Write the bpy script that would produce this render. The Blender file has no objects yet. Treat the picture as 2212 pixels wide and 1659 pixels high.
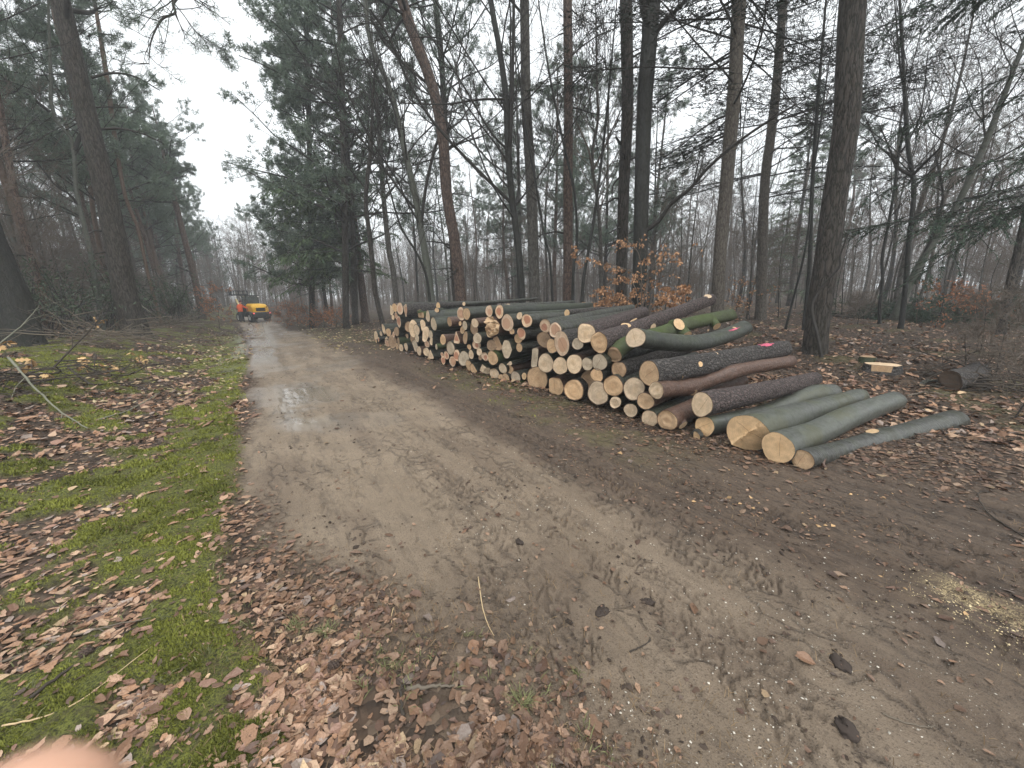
import bpy, math, random
import numpy as np
from mathutils import Vector, Matrix
PI = math.pi
rnd = random.Random(7)
R = np.random.default_rng(11)
scene = bpy.context.scene
COL = scene.collection

# ------------------------------------------------------------------ camera
EYE, TILT, ROLL, FPX = 1.60, math.radians(13.4), math.radians(1.2), 830.0   # picture measured on a 2212 x 1659 grid
Rx = Matrix.Rotation(PI / 2 - TILT, 3, 'X')
CR = np.array(Rx @ Matrix.Rotation(-ROLL, 3, 'Z'))
CAMPOS = np.array([0.0, 0.0, EYE])
cam_data = bpy.data.cameras.new('camera')
cam = bpy.data.objects.new('camera', cam_data)
COL.objects.link(cam)
cam.matrix_world = Matrix.Translation(CAMPOS) @ Matrix(CR.tolist()).to_4x4()
cam_data.sensor_width = 36.0
cam_data.lens = FPX * 36.0 / 2212.0
cam_data.clip_start = 0.004
cam_data.clip_end = 1200
cam_data.dof.use_dof = True
cam_data.dof.focus_distance = 6.0
cam_data.dof.aperture_fstop = 7.0
scene.camera = cam

# ------------------------------------------------------------------ sky and sun (overcast)
SUN_EL, SUN_AZ = math.radians(58), math.radians(150)
world = bpy.data.worlds.new('World')
scene.world = world
world.use_nodes = True
nt = world.node_tree
nt.nodes.clear()
sky = nt.nodes.new('ShaderNodeTexSky')
sky.sky_type = 'NISHITA'
sky.sun_disc = False
sky.sun_elevation = SUN_EL
sky.sun_rotation = SUN_AZ
sky.air_density = 1.6
sky.dust_density = 6.0
sky.ozone_density = 1.0
hs = nt.nodes.new('ShaderNodeHueSaturation')
hs.inputs['Saturation'].default_value = 0.16
# even cloud deck: mix the clear sky most of the way to its own mean grey, with a faint cloud pattern
geo = nt.nodes.new('ShaderNodeTexCoord')
nz = nt.nodes.new('ShaderNodeTexNoise')
nz.inputs['Scale'].default_value = 2.2
nz.inputs['Detail'].default_value = 4
mr = nt.nodes.new('ShaderNodeMapRange')
mr.inputs['From Min'].default_value = 0.3
mr.inputs['From Max'].default_value = 0.7
mr.inputs['To Min'].default_value = 0.93
mr.inputs['To Max'].default_value = 1.05
mix = nt.nodes.new('ShaderNodeMix')
mix.data_type = 'RGBA'
mix.inputs['Factor'].default_value = 0.86
SKY_GREY = 8.3
mix.inputs['B'].default_value = (SKY_GREY * 0.955, SKY_GREY * 1.0, SKY_GREY * 1.03, 1)
mul = nt.nodes.new('ShaderNodeVectorMath')
mul.operation = 'SCALE'
bg = nt.nodes.new('ShaderNodeBackground')
bg.inputs['Strength'].default_value = 0.125
wo = nt.nodes.new('ShaderNodeOutputWorld')
L = nt.links.new
L(sky.outputs[0], hs.inputs['Color'])
L(hs.outputs[0], mix.inputs['A'])
L(geo.outputs['Generated'], nz.inputs['Vector'])
L(nz.outputs['Fac'], mr.inputs['Value'])
L(mix.outputs['Result'], mul.inputs[0])
L(mr.outputs[0], mul.inputs['Scale'])
L(mul.outputs[0], bg.inputs['Color'])
L(bg.outputs[0], wo.inputs['Surface'])
sun_d = bpy.data.lights.new('sun', 'SUN')
sun_d.energy = 1.5
sun_d.angle = math.radians(70)
sun_d.color = (1.0, 0.965, 0.91)
sun = bpy.data.objects.new('sun', sun_d)
COL.objects.link(sun)
sun.rotation_euler = (PI / 2 - SUN_EL, 0, PI - SUN_AZ)
vs = scene.view_settings
scene.display_settings.display_device = 'sRGB'
vs.view_transform = 'Standard'
vs.look = 'None'
vs.gamma = 1.0
vs.use_curve_mapping = False
vs.exposure = 0.66
scene.cycles.use_denoising = True
scene.cycles.max_bounces = 6
scene.cycles.diffuse_bounces = 3
scene.cycles.glossy_bounces = 2
scene.cycles.transmission_bounces = 3
scene.cycles.volume_bounces = 2
scene.cycles.transparent_max_bounces = 6
scene.cycles.sample_clamp_indirect = 4.0

# ------------------------------------------------------------------ numpy helpers
def vnoise(p, seed=0):
    """value noise in [-1,1]; p is (...,2) or (...,3)"""
    p = np.asarray(p, dtype=np.float64)
    d = p.shape[-1]
    i = np.floor(p).astype(np.int64)
    f = p - i
    f = f * f * (3 - 2 * f)
    out = 0.0
    for c in range(2 ** d):
        bits = [(c >> k) & 1 for k in range(d)]
        h = np.full(p.shape[:-1], seed * 7919 + 12345, dtype=np.int64)
        w = 1.0
        for k in range(d):
            h = (h ^ ((i[..., k] + bits[k]) * (374761393, 668265263, 1274126177)[k])) & 0xFFFFFFFF
            h = (h * 1103515245 + 12345) & 0xFFFFFFFF
            w = w * (f[..., k] if bits[k] else 1 - f[..., k])
        h = (h ^ (h >> 13)) * 1274126177 & 0xFFFFFFFF
        h = h ^ (h >> 16)
        out = out + w * ((h & 0xFFFF) / 32767.5 - 1)
    return out

def fbm(p, oct=4, seed=0):
    p = np.asarray(p, dtype=np.float64)
    s, a = 0.0, 0.5
    for k in range(oct):
        s = s + a * vnoise(p * 2 ** k + 17.3 * k, seed + k)
        a *= 0.55
    return s

def sstep(a, b, x):
    t = np.clip((np.asarray(x, float) - a) / (b - a), 0, 1)
    return t * t * (3 - 2 * t)

def nrm(v):
    v = np.asarray(v, float)
    return v / np.maximum(np.linalg.norm(v, axis=-1, keepdims=True), 1e-9)

def ray(u, v):
    d = np.array([(u - 1106.0) / FPX, -(v - 829.5) / FPX, -1.0])
    return nrm(CR @ d)

def depth_of(P):
    return float((CR.T @ (np.asarray(P) - CAMPOS))[2] * -1)

def project(P):
    q = (np.asarray(P) - CAMPOS) @ CR
    return 1106 + FPX * q[..., 0] / -q[..., 2], 829.5 - FPX * q[..., 1] / -q[..., 2]

ROADDIR = nrm([-0.545, 0.838])
PILE_N = nrm([0.68, 0.73])            # the way the logs run, away from the track
def H(x, y):
    """height of the ground"""
    x = np.asarray(x, float); y = np.asarray(y, float)
    s = x * ROADDIR[0] + y * ROADDIR[1]
    q = x * PILE_N[0] + y * PILE_N[1]
    h = -0.40 * sstep(9, 34, s)
    h = h + 0.38 * sstep(6.5, 14, q) * (1 - 0.6 * sstep(18, 45, s))
    t = x * ROADDIR[1] - y * ROADDIR[0]
    h = h + 0.64 * sstep(1.2, 4.0, -t) * sstep(3, 8, s)
    off = 0.05 + 0.10 * sstep(4, 12, q) + 0.10 * sstep(5, 9, -q)
    h = h + off * vnoise(np.stack([x, y], -1) / 2.3, 3) * sstep(2, 9, np.hypot(x, y))
    h = h + 0.5 * vnoise(np.stack([x, y], -1) / 19.0, 5) * sstep(22, 60, np.hypot(x, y))
    return h

def ground(u, v):
    """the point of the ground seen at grid position u, v"""
    d = ray(u, v)
    t0, t = 0.3, 0.3
    while t < 400:
        P = CAMPOS + d * t
        if P[2] < H(P[0], P[1]):
            break
        t0, t = t, t * 1.02 + 0.01
    for _ in range(30):
        m = (t0 + t) / 2
        P = CAMPOS + d * m
        if P[2] < H(P[0], P[1]): t = m
        else: t0 = m
    return CAMPOS + d * t

def at_dist(u, v, dist):
    """point on the ray through u, v at horizontal distance dist"""
    d = ray(u, v)
    return CAMPOS + d * (dist / math.hypot(d[0], d[1]))

def at_plane(u, v, base):
    """point on the ray through u, v in the upright plane that faces the viewer at base"""
    d = ray(u, v)
    n = nrm([base[0], base[1], 0.0])
    return CAMPOS + d * (np.dot(base - CAMPOS, n) / np.dot(d, n))

# ------------------------------------------------------------------ mesh helpers
class MB:
    """collects faces and links them as ONE mesh object"""
    def __init__(s):
        s.v = []; s.q = []; s.t = []; s.n = 0; s.c = []; s.uv = []; s.qm = []; s.tm = []
    def add(s, v, quads=None, tris=None, col=None, uv=None, mi=0):
        v = np.asarray(v, float).reshape(-1, 3)
        if quads is not None and len(quads):
            quads = np.asarray(quads, np.int64).reshape(-1, 4)
            s.q.append(quads + s.n); s.qm.append(np.full(len(quads), mi))
        if tris is not None and len(tris):
            tris = np.asarray(tris, np.int64).reshape(-1, 3)
            s.t.append(tris + s.n); s.tm.append(np.full(len(tris), mi))
        if col is None: col = np.ones((len(v), 3))
        col = np.broadcast_to(np.asarray(col, float), (len(v), 3))
        s.c.append(col)
        s.uv.append(np.zeros((len(v), 2)) if uv is None else np.asarray(uv, float))
        s.v.append(v); s.n += len(v)
        return s
    def mesh(s, name, mats, smooth=True, color=True, uv=False):
        V = np.concatenate(s.v); 
        q = np.concatenate(s.q) if s.q else np.zeros((0, 4), np.int64)
        t = np.concatenate(s.t) if s.t else np.zeros((0, 3), np.int64)
        me = bpy.data.meshes.new(name)
        me.vertices.add(len(V))
        me.vertices.foreach_set('co', V.ravel().astype(np.float32))
        loops = np.concatenate([q.ravel(), t.ravel()])
        me.loops.add(len(loops))
        me.loops.foreach_set('vertex_index', loops.astype(np.int32))
        nf = len(q) + len(t)
        me.polygons.add(nf)
        starts = np.concatenate([np.arange(len(q)) * 4, len(q) * 4 + np.arange(len(t)) * 3])
        me.polygons.foreach_set('loop_start', starts.astype(np.int32))
        if isinstance(mats, (list, tuple)):
            mi = np.concatenate((s.qm + s.tm) if (s.qm or s.tm) else [np.zeros(0)])
            me.polygons.foreach_set('material_index', mi.astype(np.int32))
        else:
            mats = [mats]
        for m in mats: me.materials.append(m)
        me.polygons.foreach_set('use_smooth', np.full(nf, bool(smooth)))
        if color:
            C = np.concatenate(s.c)
            a = me.attributes.new('tint', 'FLOAT_COLOR', 'POINT')
            a.data.foreach_set('color', np.concatenate([C, np.ones((len(C), 1))], 1).ravel().astype(np.float32))
        if uv:
            U = np.concatenate(s.uv)[loops]
            l = me.uv_layers.new(name='UVMap')
            l.data.foreach_set('uv', U.ravel().astype(np.float32))
        me.update()
        me.validate()
        return me
    def build(s, name, mats, parent=None, smooth=True, color=True, uv=False):
        return link(name, s.mesh(name, mats, smooth, color, uv), parent)

def link(name, me, parent=None):
    o = bpy.data.objects.new(name, me)
    COL.objects.link(o)
    if parent: o.parent = parent
    return o

def tag(o, label=None, cat=None, group=None, kind=None):
    if label: o['label'] = label
    if cat: o['category'] = cat
    if group: o['group'] = group
    if kind: o['kind'] = kind
    return o

def thing(name, label, cat, loc=(0, 0, 0), rot=None, group=None):
    o = bpy.data.objects.new(name, None)
    o.empty_display_size = 0.2
    COL.objects.link(o)
    o.location = Vector(tuple(float(a) for a in loc))
    if rot is not None:
        o.rotation_euler = rot
    return tag(o, label, cat, group)

def dup(root, loc, rotz, scale=1.0, label=None, group=None):
    c = root.copy(); COL.objects.link(c)
    c.location = Vector(tuple(float(a) for a in loc)); c.rotation_euler = (0, 0, rotz); c.scale = (scale,) * 3
    if label: c['label'] = label
    if group: c['group'] = group
    for ch in root.children:
        k = ch.copy(); COL.objects.link(k); k.parent = c
    return c

def tubes(path, rad, k=4, cap=False):
    """path (B,n,3), rad (B,n) -> verts, quads of B tubes"""
    path = np.asarray(path, float); rad = np.asarray(rad, float)
    if path.ndim == 2: path = path[None]; rad = rad[None]
    B, n, _ = path.shape
    T = np.empty_like(path)
    T[:, 1:-1] = path[:, 2:] - path[:, :-2]
    T[:, 0] = path[:, 1] - path[:, 0]; T[:, -1] = path[:, -1] - path[:, -2]
    T = nrm(T)
    mean = nrm(path[:, -1] - path[:, 0])
    ref = np.where(np.abs(mean[:, 2:3]) > 0.8, np.array([[1.0, 0, 0]]), np.array([[0, 0, 1.0]]))
    U = nrm(np.cross(T, ref[:, None, :])); W = np.cross(T, U)
    a = np.arange(k) / k * 2 * PI
    V = path[:, :, None] + rad[:, :, None, None] * (np.cos(a)[None, None, :, None] * U[:, :, None] + np.sin(a)[None, None, :, None] * W[:, :, None])
    idx = np.arange(B * n * k).reshape(B, n, k)
    q = np.stack([idx[:, :-1], np.roll(idx, -1, 2)[:, :-1], np.roll(idx, -1, 2)[:, 1:], idx[:, 1:]], -1)
    return V.reshape(-1, 3), q.reshape(-1, 4)

def tube_into(mb, path, rad, k=8, col=None, mi=0, cap=True):
    v, q = tubes(path, rad, k)
    n = len(path)
    tri = []
    if cap:
        base = len(v)
        v = np.concatenate([v, [path[0]], [path[-1]]])
        for i in range(k):
            j = (i + 1) % k
            tri.append([base, j, i]); tri.append([base + 1, (n - 1) * k + i, (n - 1) * k + j])
    mb.add(v, quads=q, tris=tri, col=col, mi=mi)

def box_into(mb, c, s, rot=None, col=None, mi=0, bev=0.0, taper=None):
    """box with chamfered edges; taper=(sx,sy) scales the top"""
    c = np.asarray(c, float); h = np.asarray(s, float) / 2
    b = min(bev, min(h) * 0.9)
    V = []; 
    if b <= 0:
        for z in (-1, 1):
            for x, y in ((-1, -1), (1, -1), (1, 1), (-1, 1)): V.append([x * h[0], y * h[1], z * h[2]])
        F = [[3, 2, 1, 0], [4, 5, 6, 7], [0, 1, 5, 4], [1, 2, 6, 5], [2, 3, 7, 6], [3, 0, 4, 7]]
        V = np.array(V)
    else:
        rings = []
        for z, ins in ((-h[2], b), (-h[2] + b, 0), (h[2] - b, 0), (h[2], b)):
            x, y = h[0] - ins, h[1] - ins
            e = b if ins == 0 else b * 0.4
            rings.append([[x - e, -y, z], [x, -y + e, z], [x, y - e, z], [x - e, y, z], [-x + e, y, z], [-x, y - e, z], [-x, -y + e, z], [-x + e, -y, z]])
        V = np.array(rings).reshape(-1, 3)
        F = []
        for r in range(3):
            for i in range(8):
                j = (i + 1) % 8
                F.append([r * 8 + i, r * 8 + j, r * 8 + 8 + j, r * 8 + 8 + i])
        for o, rev in ((0, True), (24, False)):
            for f in ([0, 1, 2, 3], [0, 3, 4, 7], [4, 5, 6, 7]):
                f = [o + i for i in f]
                F.append(f[::-1] if rev else f)
    if taper is not None:
        t = (V[:, 2] + h[2]) / (2 * h[2])
        V[:, 0] *= 1 + (taper[0] - 1) * t
        V[:, 1] *= 1 + (taper[1] - 1) * t
    if rot is not None: V = V @ np.array(rot).T
    mb.add(V + c, quads=F, col=col, mi=mi)

def grid_faces(n, m, wrap=False):
    idx = np.arange(n * m).reshape(n, m)
    if wrap:
        return np.stack([idx[:-1], np.roll(idx, -1, 1)[:-1], np.roll(idx, -1, 1)[1:], idx[1:]], -1).reshape(-1, 4)
    return np.stack([idx[:-1, :-1], idx[:-1, 1:], idx[1:, 1:], idx[1:, :-1]], -1).reshape(-1, 4)

# ------------------------------------------------------------------ materials
class NB:
    """tiny node builder"""
    def __init__(s, name):
        s.m = bpy.data.materials.new(name); s.m.use_nodes = True
        s.t = s.m.node_tree; s.t.nodes.clear()
        s.out = s.t.nodes.new('ShaderNodeOutputMaterial')
        s.p = s.t.nodes.new('ShaderNodeBsdfPrincipled')
        s.t.links.new(s.p.outputs[0], s.out.inputs['Surface'])
        s.p.inputs['Specular IOR Level'].default_value = 0.3
    def n(s, typ, **kw):
        nd = s.t.nodes.new(typ)
        for k, v in kw.items():
            if hasattr(nd, k) and k not in ('Scale',): 
                setattr(nd, k, v)
        return nd
    def set(s, sock, v):
        if hasattr(v, 'links') or hasattr(v, 'is_linked'): s.t.links.new(v, sock)
        else: sock.default_value = v
    def math(s, op, a, b=0.0, c=0.0, clamp=False):
        nd = s.t.nodes.new('ShaderNodeMath'); nd.operation = op; nd.use_clamp = clamp
        s.set(nd.inputs[0], a); s.set(nd.inputs[1], b); s.set(nd.inputs[2], c)
        return nd.outputs[0]
    def vmath(s, op, a, b=(0, 0, 0), scale=None):
        nd = s.t.nodes.new('ShaderNodeVectorMath'); nd.operation = op
        s.set(nd.inputs[0], a); s.set(nd.inputs[1], b)
        if scale is not None: s.set(nd.inputs['Scale'], scale)
        return nd.outputs['Value'] if op in ('LENGTH', 'DOT_PRODUCT') else nd.outputs[0]
    def mapr(s, x, a, b, c=0.0, d=1.0, smooth=True):
        nd = s.t.nodes.new('ShaderNodeMapRange')
        if smooth: nd.interpolation_type = 'SMOOTHSTEP'
        for k, v in zip(('Value', 'From Min', 'From Max', 'To Min', 'To Max'), (x, a, b, c, d)): s.set(nd.inputs[k], v)
        return nd.outputs[0]
    def mix(s, f, a, b, blend='MIX'):
        nd = s.t.nodes.new('ShaderNodeMix'); nd.data_type = 'RGBA'; nd.blend_type = blend
        fix = lambda c: c if hasattr(c, 'is_linked') else tuple(c) + (1,) * (4 - len(c))
        s.set(nd.inputs['Factor'], f); s.set(nd.inputs['A'], fix(a)); s.set(nd.inputs['B'], fix(b))
        return nd.outputs['Result']
    def noise(s, vec, scale, detail=3, rough=0.55, dist=0.0, out='Fac'):
        nd = s.t.nodes.new('ShaderNodeTexNoise')
        s.set(nd.inputs['Vector'], vec); nd.inputs['Scale'].default_value = scale
        nd.inputs['Detail'].default_value = detail; nd.inputs['Roughness'].default_value = rough
        nd.inputs['Distortion'].default_value = dist
        return nd.outputs[out]
    def voro(s, vec, scale, feature='F1', out='Distance', rnd_=1.0):
        nd = s.t.nodes.new('ShaderNodeTexVoronoi'); nd.feature = feature
        s.set(nd.inputs['Vector'], vec); nd.inputs['Scale'].default_value = scale
        nd.inputs['Randomness'].default_value = rnd_
        return nd.outputs[out]
    def obj(s):
        return s.t.nodes.new('ShaderNodeTexCoord').outputs['Object']
    def attr(s, name, out='Color'):
        nd = s.t.nodes.new('ShaderNodeAttribute'); nd.attribute_name = name
        return nd.outputs[out]
    def rand(s):
        return s.t.nodes.new('ShaderNodeObjectInfo').outputs['Random']
    def bump(s, h, dist, strength=1.0):
        nd = s.t.nodes.new('ShaderNodeBump')
        s.set(nd.inputs['Height'], h); nd.inputs['Distance'].default_value = dist; nd.inputs['Strength'].default_value = strength
        s.t.links.new(nd.outputs[0], s.p.inputs['Normal'])
    def fin(s, col, rough=0.8, spec=None):
        c = col if hasattr(col, 'is_linked') else tuple(col) + (1,) * (4 - len(col))
        s.set(s.p.inputs['Base Color'], c); s.set(s.p.inputs['Roughness'], rough)
        if spec is not None: s.p.inputs['Specular IOR Level'].default_value = spec
        return s.m

def plain(name, col, rough=0.6, metal=0.0, var=0.12, scale=30):
    b = NB(name)
    f = b.noise(b.obj(), scale, 3)
    c = b.mix(f, tuple(x * (1 - var) for x in col), tuple(min(1, x * (1 + var)) for x in col))
    b.p.inputs['Metallic'].default_value = metal
    return b.fin(c, rough)
# ------------------------------------------------------------------ the ground and the track
def st(x, y):
    return x * ROADDIR[0] + y * ROADDIR[1], x * ROADDIR[1] - y * ROADDIR[0]

def zones(x, y):
    """what covers the ground: sand of the track, moss, leaf litter, churned mud (0..1 each)"""
    s, t = st(x, y)
    P = np.stack([x, y], -1)
    wob = 0.28 * fbm(P / 1.3, 3, 21) + 0.10 * fbm(P / 0.25, 2, 22)
    tl = -0.28 + 0.85 * sstep(3.6, 0.6, s) - 1.1 * sstep(20, 42, s)        # left edge of the bare track
    tr = 2.05 + 0.55 * sstep(3.0, 0.0, s) - 1.0 * sstep(18, 36, s)         # right edge of the pale sand
    te = -0.40 + 0.28 * sstep(2.8, 1.3, s) - 1.2 * sstep(12, 42, s)        # moss edge
    tm = 3.15 + 1.2 * sstep(2.6, 0.4, s) + 3.0 * sstep(0.6, -2.0, s) - 1.3 * sstep(9, 34, s)
    w = 0.16 + 0.30 * sstep(3.5, 1.0, s)
    road = sstep(-w, w, t - tl + wob * 0.8) * sstep(-0.35, 0.35, tr - t + wob)
    road = road * sstep(58, 48, s)
    mud = sstep(58, 48, s) * sstep(-0.35, 0.35, t - tr - wob) * sstep(-0.5, 0.4, tm - t + wob * 1.4)
    verge = sstep(-0.09, 0.09, te - t + wob * 0.5)
    mp = fbm(P / 0.42, 4, 31) + 0.45 * fbm(P / 2.1, 2, 33)
    open_ = sstep(-7.5, -4.0, t) 
    moss = verge * sstep(-0.17, 0.12, mp + 0.50 * sstep(-1.35, -0.5, t) - 0.13) * open_
    # thin grass and moss by the front of the pile, and by the far end of the track
    strip = sstep(2.5, 2.9, t) * sstep(4.3, 3.6, t) * sstep(1.5, 3.0, s) * sstep(9.0, 6.5, s)
    far = sstep(10, 14, s) * sstep(40, 25, s) * sstep(1.6, 2.6, t) * sstep(6.0, 3.6, t)
    thin = np.maximum(strip, far) * sstep(-0.05, 0.35, fbm(P / 0.5, 3, 41) + 0.15)
    right = sstep(4.5, 6.5, t) * 0.6 * sstep(0.12, 0.45, fbm(P / 0.9, 3, 43))
    moss = np.maximum(moss, np.maximum(0.26 * thin, 0.5 * right))
    litter = np.clip(1 - road - mud - moss, 0, 1)
    return road, moss, litter, mud

def groundz(x, y):
    """height with the small relief (tyre lugs, ruts, moss cushions)"""
    s, t = st(x, y)
    r, m, l, d = zones(x, y)
    P = np.stack([x, y], -1)
    near = sstep(45, 12, np.hypot(x, y))
    z = H(x, y)
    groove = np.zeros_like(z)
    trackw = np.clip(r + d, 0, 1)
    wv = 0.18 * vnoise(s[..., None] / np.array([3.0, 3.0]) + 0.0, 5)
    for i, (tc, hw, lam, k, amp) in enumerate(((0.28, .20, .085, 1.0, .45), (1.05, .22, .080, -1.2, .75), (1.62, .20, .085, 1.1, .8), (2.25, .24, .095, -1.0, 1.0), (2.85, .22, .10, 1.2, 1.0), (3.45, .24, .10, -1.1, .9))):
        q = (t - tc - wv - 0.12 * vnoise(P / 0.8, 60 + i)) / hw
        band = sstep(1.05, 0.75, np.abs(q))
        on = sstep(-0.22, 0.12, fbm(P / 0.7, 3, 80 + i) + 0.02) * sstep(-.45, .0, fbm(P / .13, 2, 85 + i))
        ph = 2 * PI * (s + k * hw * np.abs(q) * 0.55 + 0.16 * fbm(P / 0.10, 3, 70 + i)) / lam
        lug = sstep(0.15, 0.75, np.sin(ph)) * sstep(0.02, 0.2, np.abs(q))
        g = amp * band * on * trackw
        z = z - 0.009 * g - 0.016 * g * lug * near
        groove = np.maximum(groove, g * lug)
    # long shallow ridges along the track
    rib = fbm(np.stack([s / 0.9, t / 0.10], -1), 3, 90)
    z = z + 0.018 * rib * np.clip(d + 0.25 * r, 0, 1) * near
    clod = fbm(P / 0.09, 3, 95)
    z = z + (0.020 * d + 0.006 * r) * np.maximum(clod, 0) * near
    z = z + m * (0.028 + 0.03 * fbm(P / 0.16, 3, 97)) * near
    z = z + l * 0.022 * fbm(P / 0.13, 3, 99) * near
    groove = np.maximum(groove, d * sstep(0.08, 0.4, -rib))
    return z, groove, (r, m, l, d)

def m_ground():
    b = NB('forest_soil')
    z = b.attr('tint'); e = b.attr('extra')
    sp = b.n('ShaderNodeSeparateColor'); b.set(sp.inputs[0], z)
    se = b.n('ShaderNodeSeparateColor'); b.set(se.inputs[0], e)
    road, moss, lit = sp.outputs[0], sp.outputs[1], sp.outputs[2]
    mud, wet, saw = se.outputs[0], se.outputs[1], se.outputs[2]
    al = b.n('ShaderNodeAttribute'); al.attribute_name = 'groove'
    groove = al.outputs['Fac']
    o = b.obj()
    n1 = b.noise(o, 1.7, 4); n2 = b.noise(o, 14, 4, 0.65); n3 = b.noise(o, 120, 3, 0.7)
    grain = b.noise(o, 210, 3, 0.8)
    # along and across the track
    s_ = b.vmath('DOT_PRODUCT', o, (float(ROADDIR[0]), float(ROADDIR[1]), 0)); t_ = b.vmath('DOT_PRODUCT', o, (float(ROADDIR[1]), -float(ROADDIR[0]), 0))
    cm = b.n('ShaderNodeCombineXYZ'); b.set(cm.inputs[0], b.math('MULTIPLY', s_, 1.0)); b.set(cm.inputs[1], b.math('MULTIPLY', t_, 4.5)); stv = cm.outputs[0]
    streak = b.noise(stv, 2.2, 5, 0.68, 0.4); streak2 = b.noise(stv, 9.0, 4, 0.7, 0.5)
    wob = b.vmath('SCALE', b.vmath('SUBTRACT', b.noise(o, 5.0, 3, out='Color'), (.5, .5, .5)), scale=1.3)
    cm2 = b.n('ShaderNodeCombineXYZ'); b.set(cm2.inputs[0], b.math('MULTIPLY', s_, 4.6)); b.set(cm2.inputs[1], b.math('MULTIPLY', t_, 8.5))
    ck = b.voro(b.vmath('ADD', cm2.outputs[0], wob), 1.0, 'DISTANCE_TO_EDGE')
    patch = b.mapr(b.noise(stv, 0.9, 3), 0.46, 0.60)
    crack = b.math('MULTIPLY', b.math('MULTIPLY', b.mapr(ck, 0.01, 0.13, 1, 0), patch), b.mapr(n2, 0.38, 0.56))
    crack = b.math('MULTIPLY', crack, b.math('ADD', b.math('MULTIPLY', road, 0.8), mud, clamp=True))
    sand = b.mix(n2, (0.130, 0.098, 0.067), (0.285, 0.220, 0.155))
    sand = b.mix(b.mapr(n1, 0.35, 0.7, 0, 0.6), sand, (0.31, 0.24, 0.17))
    sand = b.mix(b.mapr(b.noise(stv, 0.42, 3, .5), 0.47, 0.66, 0, 0.6), sand, (0.125, 0.088, 0.060))
    sand = b.mix(b.mapr(streak, 0.5, 0.72, 0, 0.65), sand, (0.085, 0.064, 0.048))
    sand = b.mix(b.mapr(grain, 0.52, 0.75, 0, 0.55), sand, (0.44, 0.36, 0.26))
    sand = b.mix(b.mapr(n3, 0.52, 0.66, 0, 0.85), sand, (0.058, 0.041, 0.030))
    mudc = b.mix(n2, (0.060, 0.042, 0.030), (0.150, 0.108, 0.076))
    mudc = b.mix(b.mapr(streak2, 0.47, 0.68, 0, 0.8), mudc, (0.036, 0.026, 0.020))
    mudc = b.mix(b.mapr(n3, 0.5, 0.72, 0, 0.7), mudc, (0.032, 0.023, 0.018))
    mudc = b.mix(b.mapr(grain, 0.58, 0.78, 0, 0.5), mudc, (0.25, 0.20, 0.15))
    # leaf litter: small leaf-sized cells of many browns
    vc = b.voro(o, 17.0, out='Color'); vd = b.voro(o, 17.0)
    sv = b.n('ShaderNodeSeparateColor'); b.set(sv.inputs[0], vc)
    leafc = b.mix(sv.outputs[0], (0.075, 0.043, 0.027), (0.28, 0.178, 0.115))
    leafc = b.mix(b.mapr(sv.outputs[1], 0.72, 0.86, 0, 1), leafc, (0.45, 0.32, 0.22))
    leafc = b.mix(b.mapr(vd, 0.028, 0.05, 0, 0.75), leafc, (0.030, 0.020, 0.014))
    leafc = b.mix(b.mapr(n1, 0.45, 0.7, 0, 0.55), leafc, (0.060, 0.044, 0.032))
    n4 = b.noise(o, 70, 4, 0.75)
    mossc = b.mix(b.mapr(n4, 0.36, 0.64), (0.020, 0.024, 0.006), (0.190, 0.205, 0.038))
    mossc = b.mix(b.mapr(n3, 0.5, 0.7, 0, .6), mossc, (0.25, 0.25, 0.06))
    mossc = b.mix(b.mapr(n2, 0.45, 0.7, 0, 0.7), mossc, (0.085, 0.072, 0.030))
    c = b.mix(road, leafc, sand)
    c = b.mix(mud, c, mudc)
    c = b.mix(moss, c, mossc)
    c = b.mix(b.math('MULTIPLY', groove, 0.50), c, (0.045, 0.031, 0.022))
    c = b.mix(b.math('MULTIPLY', crack, 0.50), c, (0.038, 0.028, 0.021))
    c = b.mix(b.math('MULTIPLY', wet, 0.25), c, (0.20, 0.18, 0.155))  # pale grey mixed in: part of the wet sheen is painted
    c = b.mix(b.math('MULTIPLY', saw, b.math('MULTIPLY', b.mapr(n3, 0.40, 0.58), b.mapr(streak2, 0.40, 0.55, .25, 1))), c, (0.62, 0.49, 0.27))
    h = b.math('ADD', b.math('MULTIPLY', n3, 0.6), b.math('MULTIPLY', grain, 0.35))
    h = b.math('ADD', h, b.math('MULTIPLY', b.math('MULTIPLY', vd, lit), -9.0))
    h = b.math('ADD', h, b.math('MULTIPLY', n4, b.math('MULTIPLY', moss, 2.4)))
    h = b.math('SUBTRACT', h, b.math('MULTIPLY', crack, 1.6))
    h = b.math('ADD', h, b.math('MULTIPLY', b.math('MULTIPLY', streak2, mud), 1.2))
    h = b.math('MULTIPLY', h, b.math('SUBTRACT', 1.0, b.math('MULTIPLY', wet, 0.92)))
    b.bump(h, 0.014, 0.9)
    rough = b.math('SUBTRACT', b.mapr(road, 0, 1, 0.92, 0.58), b.math('MULTIPLY', wet, 0.32), clamp=True)
    b.set(b.p.inputs['Specular IOR Level'], b.mapr(wet, 0, 1, 0.40, 1.0))
    b.set(b.p.inputs['Coat Weight'], b.math('MULTIPLY', wet, 0.5)); b.p.inputs['Coat Roughness'].default_value = 0.22
    return b.fin(c, rough)
M_GROUND = m_ground()

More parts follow.
